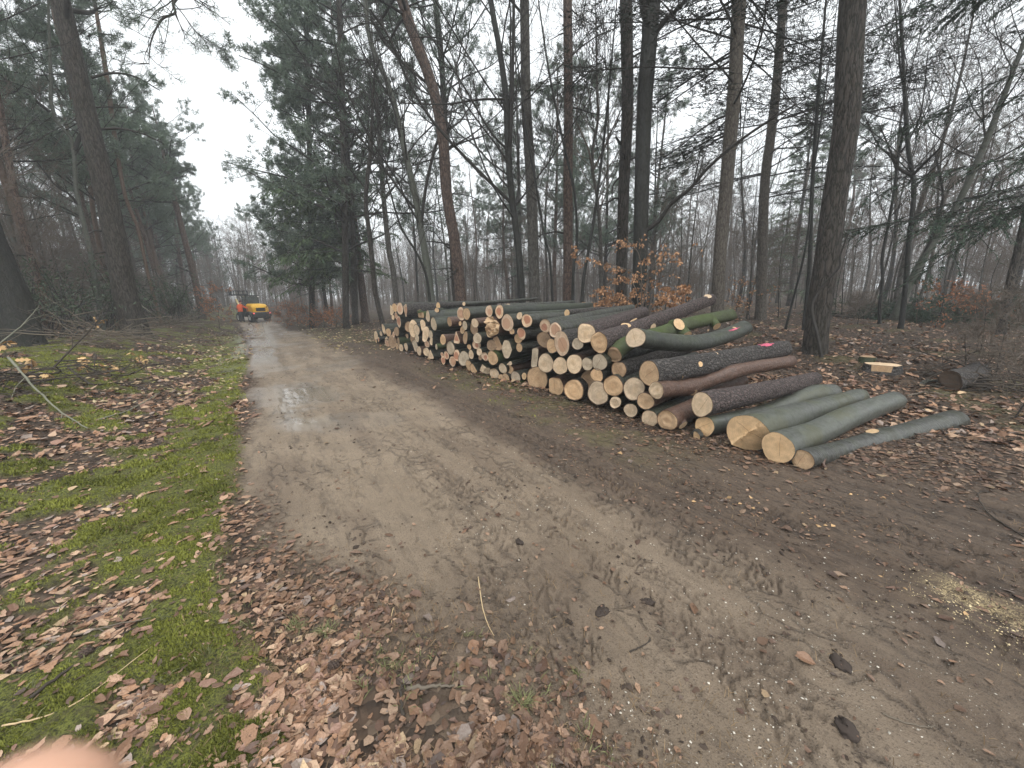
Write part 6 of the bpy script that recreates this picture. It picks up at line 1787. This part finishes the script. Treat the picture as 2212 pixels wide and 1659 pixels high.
branch('forked stick standing in the leaf litter at the bottom', [(870, 1545), (868, 1520), (866, 1490, 8), (872, 1478, 16)], .008, 512, M_STICKD, 2)
branch('thin dark stick on the bare track, middle', [(1360, 1410), (1390, 1395), (1405, 1385)], .004, 513, M_STICKD, 2)
branch('bent pale twig on the track right of the middle', [(1415, 1350), (1440, 1362), (1465, 1378)], .003, 514, M_STICK, 0)
branch('thin stalk lying on the lower right of the track', [(1905, 1540), (1940, 1556), (2000, 1572), (2020, 1570)], .004, 515, M_STICK, 0, 'dry_stalk')
branch('long curved grey branch on the leaves right of the outermost log', [(2212, 1160), (2170, 1135), (2130, 1105), (2112, 1070), (2140, 1062, 4)], .006, 516, M_STICKD, 2)
branch('dark branch lying beyond the cut stump', [(1995, 832), (2030, 840), (2080, 846), (2150, 842)], .018, 517, M_STICKD, 4)
branch('pale broken branch on the leaves by the far end of the grey beech logs', [(1960, 858), (2000, 850), (2050, 858)], .016, 518, M_STICK, 2)
branch('grey branch on the leaves between the great fir and the green heap', [(1810, 668), (1850, 760), (1890, 768)], .02, 519, M_STICK, 2) if False else None
branch('slim dark stick resting on the pile front across the large clean pale end', [(1220, 823, 1), (1240, 790, 34), (1262, 772, 50), (1281, 759, 64)], .008, 520, M_STICKD, 0, 'stick')
branch('dark twig lying across the mud before the far end of the pile', [(777, 737), (800, 741), (822, 741)], .012, 521, M_STICKD, 1)
branch('pale leaning dead stem right of the big leaning pine', [(300, 655, 60), (330, 678, 40), (362, 697, 10)], .02, 522, M_STICKG, 2)

def stick_heap(name, label, u, v, w, d_, h, n, seed, mat, ln=1.2, leafm=None, kind=None, yaw=0.0):
    g = np.random.default_rng(seed)
    B = ground(u, v)
    az = math.atan2(B[0], B[1])
    root = thing(name, label, 'brush heap', B, (0, 0, -az + yaw))
    S = np.stack([g.normal(0, w * .3, n), g.normal(0, d_ * .3, n), np.abs(g.normal(0, h * .4, n)) * np.exp(-np.zeros(n))], -1)
    S[:, 2] *= np.exp(-(S[:, 0] / w * 1.6) ** 2); 
    D = np.stack([g.normal(0, 1, n), g.normal(0, .6, n), g.normal(.06, .16, n)], -1)
    P, r = grow(S, D, ln * g.uniform(.4, 1.2, n), g.uniform(.005, .016, n), 6, .10, (0, 0, -.03), g, .4)
    P[:, :, 2] = np.maximum(P[:, :, 2], .0) + .01
    mb = MB(); v_, q = tubes(P, r, 4); mb.add(v_, quads=q)
    S1, D1, L1, rd = spawn(P, r, 5, .3, 1, 40, .4, .5, g); P1, r1 = grow(S1, D1, L1, np.maximum(rd, .003), 4, .15, (0, 0, -.02), g); P1[:, :, 2] = np.maximum(P1[:, :, 2], .01)
    v_, q = tubes(P1, r1, 3); mb.add(v_, quads=q)
    o = mb.build('branches', mat, root, color=False)
    if leafm:
        C = P1.reshape(-1, 3); T = np.repeat(nrm(P1[:, -1] - P1[:, 0]), P1.shape[1], 0)
        m2 = MB(); v_, f, c = tufts(C, T, g, 9, .12, .016, .6); m2.add(v_, tris=f, col=c); m2.build('needles', leafm, root, smooth=False)
    return root
stick_heap('brushwood_heap', 'tangle of thin dead branches at the foot of the big leaning pine', 365, 705, 3.5, 1.8, .6, 90, 601, M_STICK, 1.6)
stick_heap('brushwood_heap', 'tangle of grey dead branches between the two leaning trunks', 190, 745, 3.2, 1.6, .6, 90, 602, M_STICK, 1.5)
stick_heap('brushwood_heap', 'dark twiggy brush on the leaves at the left edge', 40, 830, 2.2, 1.2, .35, 60, 603, M_STICKD, 1.1)
stick_heap('fir_brush_heap', 'heap of green cut fir branches at the foot of the leaning grey beech', 2050, 694, 4.6, 1.5, .75, 150, 604, M_STICKD, 1.3, M_FIR)
stick_heap('brushwood_heap', 'low heap of grey dead branches at the right edge behind the shrubs', 2200, 720, 3.0, 1.6, .5, 80, 605, M_STICK, 1.3)
stick_heap('brushwood_heap', 'low dead branches behind the great furrowed fir', 1850, 688, 2.6, 1.4, .3, 50, 606, M_STICKD, 1.1)
stick_heap('brushwood_heap', 'scattered dead branches round the thick grey fallen log', 2110, 838, 1.7, .9, .22, 50, 607, M_STICKD, .9)

# ------------------------------------------------------------------ stumps and offcuts
def stump(label, u, v, r, h, seed, notch=True, face='pale', bark='plate', parent=None):
    g = np.random.default_rng(seed)
    B = ground(u, v)
    root = thing('tree_stump', label, 'stump', (B[0], B[1], B[2] - .03), (0, 0, g.uniform(0, 6)) if not notch else (0, 0, -math.atan2(B[0], B[1])))
    N = 28; th = np.arange(N) / N * 2 * PI
    prof = 1 + .06 * np.sin(2 * th + 1) + .06 * np.sin(3 * th + g.uniform(0, 6)) + .03 * np.sin(7 * th)
    zs = np.array([0, .3, .7, 1.0]) * h; sc = np.array([1.16, 1.08, 1.03, 1.0])
    V = np.stack([np.stack([np.cos(th) * prof * r * s_, np.sin(th) * prof * r * s_, np.full(N, z)], -1) for z, s_ in zip(zs, sc)])
    if notch:   # the feller's flat cut on the side toward the viewer
        a = (np.sin(th) < -.25)
        for k in (1, 2, 3): V[k, a, 1] = np.maximum(V[k, a, 1], -r * .62)
    mb = MB(); mb.add(V.reshape(-1, 3), quads=grid_faces(4, N, True))
    mb.build('bark', BARK[bark], root, color=False)
    mb = MB(); top = V[3] + np.array([0, 0, .0]); c = np.array([[0, -.05 * r, h + .01]])
    uv = np.concatenate([np.stack([np.cos(th), np.sin(th)], -1), [[0, 0]]])
    mb.add(np.concatenate([top + np.array([0, 0, .002]), c]), tris=[[N, i, (i + 1) % N] for i in range(N)], uv=uv)
    mb.build('cut_face', WOOD[face], root, color=False, uv=True)
    if notch:
        x = np.linspace(-.62, .55, 8) * r
        f = np.stack([np.stack([x, np.full(8, -r * .64) - .004, np.full(8, h * .999)], -1), np.stack([x * .92, np.full(8, -r * .66) - .006, np.full(8, h * .15)], -1)])
        mb = MB(); mb.add(f.reshape(-1, 3), quads=grid_faces(2, 8), uv=np.stack([np.tile(np.linspace(-.5, .5, 8), 2), np.repeat([.3, -.1], 8)], -1))
        mb.build('side_cut', WOOD['tan'], root, color=False, uv=True)
stump('fresh tree stump with a pale flat top and a pale side cut', 1905, 801, .225, .14, 701)
stump('small mossy old stump behind the fresh pale one', 1872, 782, .12, .13, 702, False, 'brown', 'moss')
P0 = ground(2048, 842) + np.array([0, 0, .14]); P1 = P0 + nrm([.86, .42, .01]) * 1.0
make_log([P0, P1], .15, .16, 'dead', 'plate', 'thick grey fallen log with a dark shaded end among dead branches', group=None, name='fallen_log')
P0 = ground(1990, 838) + np.array([0, 0, .06]); P1 = P0 + nrm([.8, .35, .05]) * .42
make_log([P0, P1], .035, .03, 'pale', 'birch', 'small split piece of pale wood left of the thick grey fallen log', {'flats': ((90, .1),)}, group=None, name='split_wood', cat='wood piece')
P0 = ground(1504, 948) + np.array([0, 0, .03]); P1 = P0 + nrm([.5, .7, .1]) * .1
make_log([P0, P1], .055, .05, 'orange', 'dark', 'small orange offcut of wood lying below the log with the dark slit', group=None, name='offcut', cat='wood piece')
P0 = ground(1783, 1016) + np.array([0, 0, .02]); P1 = ground(1772, 1000) + np.array([0, 0, .09])
make_log([P0, P1], .012, .02, 'pale', 'red', 'torn yellow splinter sticking up beside the thin silvery log', group=None, name='wood_splinter', cat='wood piece')
# ------------------------------------------------------------------ what covers the ground
def polar(n, r0, r1, g, a0=-64, a1=64):
    r = np.exp(g.uniform(math.log(r0), math.log(r1), n)); a = np.radians(g.uniform(a0, a1, n))
    return r * np.sin(a), r * np.cos(a), r
M_LITTER = None
def m_litter():
    b = NB('fallen_leaves')
    t = b.attr('tint')
    n = b.noise(b.obj(), 160, 3)
    c = b.mix(b.mapr(n, .3, .7, 0, .35), t, (0.07, 0.04, 0.025))
    b.p.inputs['Specular IOR Level'].default_value = .45
    return b.fin(c, b.mapr(n, .3, .7, .35, .75))
M_LITTER = m_litter()
PAL = np.array([(.40, .25, .165), (.46, .31, .205), (.30, .175, .105), (.22, .12, .07), (.15, .08, .05), (.36, .20, .115), (.33, .26, .22), (.52, .37, .22), (.27, .155, .11), (.10, .06, .045)])
PALW = np.array([.17, .10, .16, .14, .12, .11, .06, .03, .07, .04])
def leaf_litter(name, label, n, r0, r1, g, dens, size, lift=.006, pal=None, curl=1.0, flat=.25, dark=None):
    x, y, r = polar(n, r0, r1, g)
    k = g.uniform(0, 1, n) < dens(x, y)
    x, y, r = x[k], y[k], r[k]; N = len(x)
    z, _, _ = groundz(x, y)
    yaw = g.uniform(0, 2 * PI, N); sz = size * (.38 + 1.15 * g.uniform(0, 1, N) ** 1.6)
    nrmv = nrm(np.stack([g.normal(0, flat, N), g.normal(0, flat, N), np.ones(N)], -1))
    d = np.stack([np.cos(yaw), np.sin(yaw), np.zeros(N)], -1); d = nrm(d - (d * nrmv).sum(-1, keepdims=True) * nrmv)
    s = np.cross(nrmv, d)
    # 8 points: base, two lower side, two upper side, tip, plus midrib points
    prof = [(-.5, 0, .0), (-.22, .27, .5), (.12, .30, .6), (.38, .14, .3), (.55, 0, .0), (.38, -.14, .3), (.12, -.30, .6), (-.22, -.27, .5), (-.1, 0, -.1), (.2, 0, -.1)]
    cu = g.normal(.10, .16, N) * curl; be = g.normal(0, .22, N) * curl; asp = g.uniform(.75, 1.2, N)
    V = []
    for (a, b_, c) in prof:
        jit = g.normal(0, .075, (N, 2))
        hgt = cu * c + be * (a * a - .1)
        V.append(np.stack([x, y, z + lift + g.uniform(0, .012, N) * 0], -1) + (d * (a + jit[:, :1]) + s * ((b_ + jit[:, 1:] * (b_ != 0)) * asp[:, None]) + nrmv * hgt[:, None]) * sz[:, None] + np.array([0, 0, 1]) * (sz * .18 * abs(flat))[:, None])
    V = np.stack(V, 1).reshape(-1, 3)
    base = np.arange(N)[:, None] * 10
    q = np.concatenate([base + np.array([[8, 9, 2, 1]])[:, ::-1], base + np.array([[8, 7, 6, 9]])[:, ::-1]])
    t = np.concatenate([base + np.array([tt]) for tt in ([0, 8, 1], [0, 7, 8], [9, 3, 2], [9, 4, 3], [9, 5, 4], [9, 6, 5])])
    P_ = PAL if pal is None else pal[0]; W_ = PALW if pal is None else pal[1]
    ci = g.choice(len(P_), N, p=W_ / W_.sum())
    col = P_[ci] * g.uniform(.75, 1.2, (N, 1))
    if dark is not None: col = col * dark(x, y)[:, None]
    mb = MB(); mb.add(V, quads=q, tris=t, col=np.repeat(col, 10, 0))
    o = mb.build(name, M_LITTER, smooth=False)
    tag(o, label, 'leaves', kind='stuff')
    return o
gL = np.random.default_rng(801)
def dens_leaf(x, y):
    s, t = st(x, y)
    r_, m_, l_, d_ = zones(x, y)
    P = np.stack([x, y], -1)
    cl = sstep(-.3, .25, fbm(P / .30, 3, 131))
    te = -0.40 + 0.28 * sstep(2.8, 1.3, s)
    margin = l_ * sstep(-.3, .2, t - te) * sstep(2.0, 1.0, t)          # strip between moss and track
    verge = l_ * sstep(.1, -.2, t - te) * (.55 + .45 * cl)
    forest = l_ * sstep(2.6, 4.0, t)
    wet = .11 * m_ * cl + .002 * r_ + .035 * d_ * cl
    return np.clip(margin * (.10 + .40 * cl) * sstep(1.5, .3, t - te) + verge * .8 + forest * .85 * (.35 + .65 * cl) + wet, 0, 1)
def d_dark(x, y):
    s, t = st(x, y); te = -0.40 + 0.28 * sstep(2.8, 1.3, s)
    return 1 - .50 * sstep(-.1, .5, t - te + .3 * fbm(np.stack([x, y], -1) / .5, 2, 137))
leaf_litter('leaf_litter', 'carpet of pinkish brown fallen leaves on the verge and beside the track', 92000, .85, 9, gL, dens_leaf, .050, flat=.17, curl=.7, dark=d_dark)
def dens_bits(x, y):
    s, t = st(x, y); r_, m_, l_, d_ = zones(x, y)
    return np.clip(l_ * .9 + .25 * d_ + .03 * r_ + .1 * m_, 0, 1) * sstep(-.4, .2, fbm(np.stack([x, y], -1) / .22, 3, 133))
leaf_litter('leaf_fragments', 'small dark broken bits of leaves between the larger ones', 70000, .85, 8, gL, dens_bits, .024, flat=.3, pal=(np.array([(.16, .09, .055), (.10, .06, .04), (.25, .15, .095), (.07, .045, .032), (.33, .21, .135)]), np.array([.3, .25, .2, .15, .1])))
def dens_far(x, y): return dens_leaf(x, y) * .9
leaf_litter('far_leaf_litter', 'brown fallen leaves spread over the forest floor and round the logs', 60000, 6, 32, gL, dens_far, .085, flat=.35)

def dens_straw(x, y):
    s, t = st(x, y)
    a = np.maximum(sstep(-2.9, -2.0, t) * sstep(-.2, -.7, t) * .8, sstep(1.4, 2.3, t) * sstep(6.5, 4.5, t) * sstep(11, 14, s))
    return a * sstep(7, 11, s) * sstep(44, 34, s) * sstep(-.3, .25, fbm(np.stack([x, y], -1) / .7, 3, 171))
leaf_litter('straw_litter', 'pale straw and bleached leaves along both verges toward the loader', 60000, 7, 45, gL, dens_straw, .085, flat=.3, pal=(np.array([(.46, .37, .20), (.52, .42, .25), (.36, .30, .14), (.40, .27, .16), (.30, .28, .10)]), np.array([.3, .2, .2, .15, .15])))

M_MOSS = m_leaf('moss_shoots', (0.062, 0.070, 0.014), (0.265, 0.280, 0.055), .9)
def moss(n, r0, r1, g):
    x, y, r = polar(n, r0, r1, g, -64, 4)
    rz, m, l, d = zones(x, y)
    cl = sstep(-.35, .3, fbm(np.stack([x, y], -1) / .12, 3, 141))
    k = g.uniform(0, 1, n) < np.clip(m ** 2 * (.35 + .65 * cl), 0, 1)
    x, y, r, cl = x[k], y[k], r[k], cl[k]; N = len(x)
    z, _, _ = groundz(x, y)
    h = (.009 + .013 * cl) * g.uniform(.6, 1.4, N) * np.clip(r / 3.5, .7, 1.5); w = h * .26
    yaw = g.uniform(0, 2 * PI, N)
    lean = np.stack([g.normal(0, .6, N), g.normal(0, .6, N), np.ones(N)], -1); lean = nrm(lean)
    B = np.stack([x, y, z - .003], -1); s = np.stack([np.cos(yaw), np.sin(yaw), 0 * yaw], -1)
    V = np.stack([B - s * w[:, None], B + s * w[:, None], B + lean * h[:, None]], 1).reshape(-1, 3)
    big = .5 + .5 * np.clip(fbm(np.stack([x, y], -1) / .35, 3, 143) * 1.6, -1, 1)
    tint = np.clip(big * .75 + g.uniform(-.1, .3, N), 0, 1)
    mb = MB(); mb.add(V, tris=np.arange(N * 3).reshape(-1, 3), col=np.repeat(np.repeat(tint[:, None], 3, 0), 3, 1))
    o = mb.build('moss', M_MOSS, smooth=False); tag(o, 'bright green moss cushions on the left verge', 'moss', kind='stuff')
moss(760000, .9, 14, np.random.default_rng(802))

M_GRASS = m_leaf('grass_blades', (0.075, 0.080, 0.032), (0.20, 0.205, 0.095), .8)
M_DRY = m_leaf('dry_grass', (0.10, 0.065, 0.035), (0.30, 0.21, 0.12), .8)
def blades(name, label, C, g, per, h, mat, spread=.05, w=.0022):
    N = len(C) * per
    B = np.repeat(C, per, 0) + np.concatenate([g.normal(0, spread * .25, (N, 2)), np.zeros((N, 1))], 1)
    B[:, 2] = gz(B[:, 0], B[:, 1])
    d = nrm(np.concatenate([g.normal(0, .7, (N, 2)), np.ones((N, 1)) * .9], 1))
    l = h * g.uniform(.5, 1.2, (N, 1)); yaw = g.uniform(0, 6.28, N)
    s = np.stack([np.cos(yaw), np.sin(yaw), 0 * yaw], -1) * w
    mid = B + d * l * .6; out = np.concatenate([d[:, :2] * 1.5, d[:, 2:] * .3], 1)
    tip = mid + out * l * .4
    V = np.stack([B - s, B + s, mid + s * .8, mid - s * .8, tip], 1).reshape(-1, 3)
    base = np.arange(N)[:, None] * 5
    mb = MB(); mb.add(V, quads=base + np.array([[0, 1, 2, 3]]), tris=base + np.array([[3, 2, 4]]), col=np.repeat(np.repeat(g.uniform(0, 1, (N, 1)), 5, 0), 3, 1))
    o = mb.build(name, mat, smooth=False); tag(o, label, 'grass', kind='stuff')
gG = np.random.default_rng(803)
def dots(n, r0, r1, g, dens):
    x, y, r = polar(n, r0, r1, g); k = g.uniform(0, 1, n) < dens(x, y)
    return np.stack([x[k], y[k], 0 * x[k]], -1)
def d_grass(x, y):
    s, t = st(x, y); r_, m_, l_, d_ = zones(x, y); P = np.stack([x, y], -1)
    return (sstep(.1, .4, fbm(P / .35, 3, 151)) * (.35 * m_ ** 2 + .30 * l_ * sstep(3, 1, t))) * sstep(16, 5, np.hypot(x, y))
blades('grass', 'short green grass growing through the moss and litter', dots(9000, .9, 14, gG, d_grass), gG, 7, .05, M_GRASS)
def d_dry(x, y):
    s, t = st(x, y); r_, m_, l_, d_ = zones(x, y); P = np.stack([x, y], -1)
    return sstep(-.1, .35, fbm(P / .4, 3, 153)) * (.6 * l_ * sstep(-1, .3, t) * sstep(2.5, 1.2, t) + .10 * r_ + .22 * d_ + .2 * m_)
blades('dry_grass', 'dry brown grass and needles lying at the edge of the track', dots(15000, .85, 8, gG, d_dry), gG, 6, .045, M_DRY, .16, .0012)
for i, (u, v, lab) in enumerate(((640, 1352, 'green grass tuft in the leaves right of the moss, the left of two'), (705, 1362, 'green grass tuft in the leaves right of the moss, the right of two'), (1128, 1520, 'single yellow-green grass tuft at the edge of the bare track'))):
    P = ground(u, v); g = np.random.default_rng(810 + i)
    N = 90
    d = nrm(np.concatenate([g.normal(0, .75, (N, 2)), np.ones((N, 1)) * .8], 1)); l = .075 * g.uniform(.5, 1.2, (N, 1)); yaw = g.uniform(0, 6.28, N)
    s = np.stack([np.cos(yaw), np.sin(yaw), 0 * yaw], -1) * .0018; B = np.concatenate([g.normal(0, .012, (N, 2)), np.zeros((N, 1)) - .005], 1)
    mid = B + d * l * .6; tip = mid + np.concatenate([d[:, :2] * 1.6, d[:, 2:] * .3], 1) * l * .4
    V = np.stack([B - s, B + s, mid + s * .8, mid - s * .8, tip], 1).reshape(-1, 3); base = np.arange(N)[:, None] * 5
    mb = MB(); mb.add(V, quads=base + np.array([[0, 1, 2, 3]]), tris=base + np.array([[3, 2, 4]]), col=np.repeat(np.repeat(g.uniform(.3, 1, (N, 1)), 5, 0), 3, 1))
    o = mb.build('grass_tuft', M_GRASS, smooth=False); o.location = (P[0], P[1], float(gz(P[0], P[1]))); tag(o, lab, 'grass tuft')

def chips(name, label, cat, C, g, size, mat, col, squash=.55, sink=.3):
    """small irregular lumps (stones, clods, sawdust flakes)"""
    oct_v = np.array([[1, 0, 0], [-1, 0, 0], [0, 1, 0], [0, -1, 0], [0, 0, 1], [0, 0, -1.]]); oct_f = np.array([[0, 2, 4], [2, 1, 4], [1, 3, 4], [3, 0, 4], [2, 0, 5], [1, 2, 5], [3, 1, 5], [0, 3, 5]])
    N = len(C); sz = size[0] * (size[1] / size[0]) ** (g.uniform(0, 1, N) ** 2.2)
    sc = g.uniform(.6, 1.3, (N, 3)) * sz[:, None]; sc[:, 2] *= squash
    yaw = g.uniform(0, 6.28, N); c, s = np.cos(yaw), np.sin(yaw)
    v = oct_v[None] * sc[:, None]; v = v + g.normal(0, .18, v.shape) * sz[:, None, None]
    x = v[..., 0] * c[:, None] - v[..., 1] * s[:, None]; y = v[..., 0] * s[:, None] + v[..., 1] * c[:, None]
    z0 = gz(C[:, 0], C[:, 1]) + sc[:, 2] * (1 - 2 * sink)
    V = np.stack([x + C[:, :1], y + C[:, 1:2], v[..., 2] + z0[:, None]], -1).reshape(-1, 3)
    F = (np.arange(N)[:, None, None] * 6 + oct_f[None]).reshape(-1, 3)
    cc = col(N, g)
    mb = MB(); mb.add(V, tris=F, col=np.repeat(cc, 6, 0)); o = mb.build(name, mat, smooth=False); tag(o, label, cat, kind='stuff')
def m_tint(name, rough):
    b = NB(name); return b.fin(b.attr('tint'), rough)
M_STONE = m_tint('small_stones', .6); M_CLOD = m_tint('earth_clods', .9)
gS = np.random.default_rng(804)
def d_st(x, y):
    r_, m_, l_, d_ = zones(x, y); s, t = st(x, y)
    return np.clip(r_ * .5 * sstep(.2, 1.2, t) + .35 * d_ + .05 * l_, 0, 1) * sstep(-.2, .3, fbm(np.stack([x, y], -1) / .5, 2, 161) + .1)
chips('pebbles', 'tiny white pebbles strewn over the track', 'pebbles', dots(30000, .8, 9, gS, d_st), gS, (.0014, .0062), M_STONE, lambda N, g: np.array([.52, .48, .41]) * g.uniform(.6, 1.25, (N, 1)))
def d_cl(x, y):
    r_, m_, l_, d_ = zones(x, y); return np.clip(.40 * r_ + .8 * d_, 0, 1) * sstep(-.15, .3, fbm(np.stack([x, y], -1) / .35, 2, 163))
chips('earth_clods', 'dark crumbs of earth on the track and its muddy edge', 'clods', dots(30000, .8, 12, gS, d_cl), gS, (.0025, .018), M_CLOD, lambda N, g: np.array([.060, .044, .034]) * g.uniform(.5, 1.5, (N, 1)), .6)
def d_saw(x, y):
    s, t = st(x, y)
    return sstep(.36, .05, np.abs(t - 2.78 - .20 * fbm(np.stack([x, y], -1) / .3, 2, 121))) * sstep(.42, .12, s) * sstep(-1.0, -.5, s)
chips('sawdust', 'spill of pale yellow sawdust in a wheel rut at the right edge', 'sawdust', dots(60000, 1.8, 4.5, gS, d_saw)[:7000], gS, (.0015, .006), M_STONE, lambda N, g: np.array([.66, .53, .31]) * g.uniform(.7, 1.15, (N, 1)), .5)
def d_chip(x, y):
    s, t = st(x, y); r_, m_, l_, d_ = zones(x, y)
    return .5 * sstep(2.4, 2.9, t) * sstep(4.2, 3.6, t) * sstep(10, 7, s) * sstep(-1, .5, s) * sstep(0, .4, fbm(np.stack([x, y], -1) / .3, 2, 165))
chips('wood_chips', 'pale wood chips and bark crumbs in front of the log pile', 'chips', dots(9000, 2, 14, gS, d_chip), gS, (.005, .028), M_STONE, lambda N, g: np.array([.50, .32, .16]) * g.uniform(.5, 1.2, (N, 1)), .25, .2)
def clod(label, u, v, r, seed):
    g = np.random.default_rng(seed); P = ground(u, v)
    th, ph = np.meshgrid(np.arange(14) / 14 * 2 * PI, np.linspace(.05, PI / 2 + .3, 7))
    d = np.stack([np.sin(ph) * np.cos(th), np.sin(ph) * np.sin(th), np.cos(ph)], -1)
    rad = r * (1 + 1.1 * fbm(d * 2.6 + seed, 4, seed)); V = d * rad[..., None] * np.array([1.25, .9, .42])
    mb = MB(); mb.add(V.reshape(-1, 3), quads=grid_faces(7, 14, True)[:, ::-1], tris=[[0, i + 1, i] for i in range(1, 13)], col=np.array([.045, .034, .028]))
    o = mb.build('mud_clod', M_CLOD); o.location = (P[0], P[1], float(gz(P[0], P[1]))); o.rotation_euler = (0, 0, g.uniform(0, 6)); tag(o, label, 'mud clod')
clod('dark flattened clod on the track at the bottom right', 1828, 1575, .034, 901)
clod('dark clod on the track beside the long rut, centre right', 1815, 1432, .032, 902)
clod('round dark clod on the track below the big near logs', 1300, 1322, .03, 903)
clod('dark lump of mud on the track near the middle', 1122, 1170, .028, 904)
clod('flat dark clod at the centre of the track', 1398, 1298, .026, 905)
def pine_cone(label, u, v, seed):
    g = np.random.default_rng(seed); P = ground(u, v)
    mb = MB()
    N = 60
    for k in range(N):
        t = k / N; a = k * 2.4; z = .045 * (t - .5); rr = .016 * math.sin(PI * (.12 + .8 * t)) + .003
        c = np.array([z, math.cos(a) * rr, math.sin(a) * rr]); n_ = nrm([.25, math.cos(a), math.sin(a)])
        s = nrm(np.cross(n_, [1, 0, 0])); u_ = np.cross(s, n_)
        mb.add(np.array([c - s * .006 - u_ * .002, c + s * .006 - u_ * .002, c + n_ * .006 + u_ * .006]), tris=[[0, 1, 2]], col=np.array([.07, .05, .04]) * g.uniform(.6, 1.3))
    tube_into(mb, np.array([[-.022, 0, 0], [0, 0, 0], [.022, 0, 0]]), np.array([.008, .014, .006]), 8, col=(.05, .035, .03))
    o = mb.build('pine_cone', M_CLOD, smooth=False); o.location = (P[0], P[1], float(gz(P[0], P[1])) + .014); o.rotation_euler = (0, .2, g.uniform(0, 6)); tag(o, label, 'pine cone')
pine_cone('dark pine cone on the leaves at the lower left', 193, 1425, 911)
pine_cone('small dark pine cone by the brown branch on the moss', 182, 1285, 912)
pine_cone('pine cone in the litter below the grass tufts', 722, 1440, 913)
# ------------------------------------------------------------------ damp air between the trees
def haze():
    mb = MB()
    box_into(mb, (0, 0, 10.0), (860, 860, 25.0))
    m = bpy.data.materials.new('damp_air'); m.use_nodes = True
    t = m.node_tree; t.nodes.clear()
    o = t.nodes.new('ShaderNodeOutputMaterial'); v = t.nodes.new('ShaderNodeVolumePrincipled')
    v.inputs['Color'].default_value = (0.92, 0.96, 1.0, 1)
    v.inputs['Density'].default_value = HAZE
    v.inputs['Anisotropy'].default_value = 0.0
    t.links.new(v.outputs[0], o.inputs['Volume'])
    ob = mb.build('haze', m, smooth=False)
    tag(ob, 'thin grey mist hanging between the trees', 'haze', kind='stuff')
HAZE = 0.0027
haze()
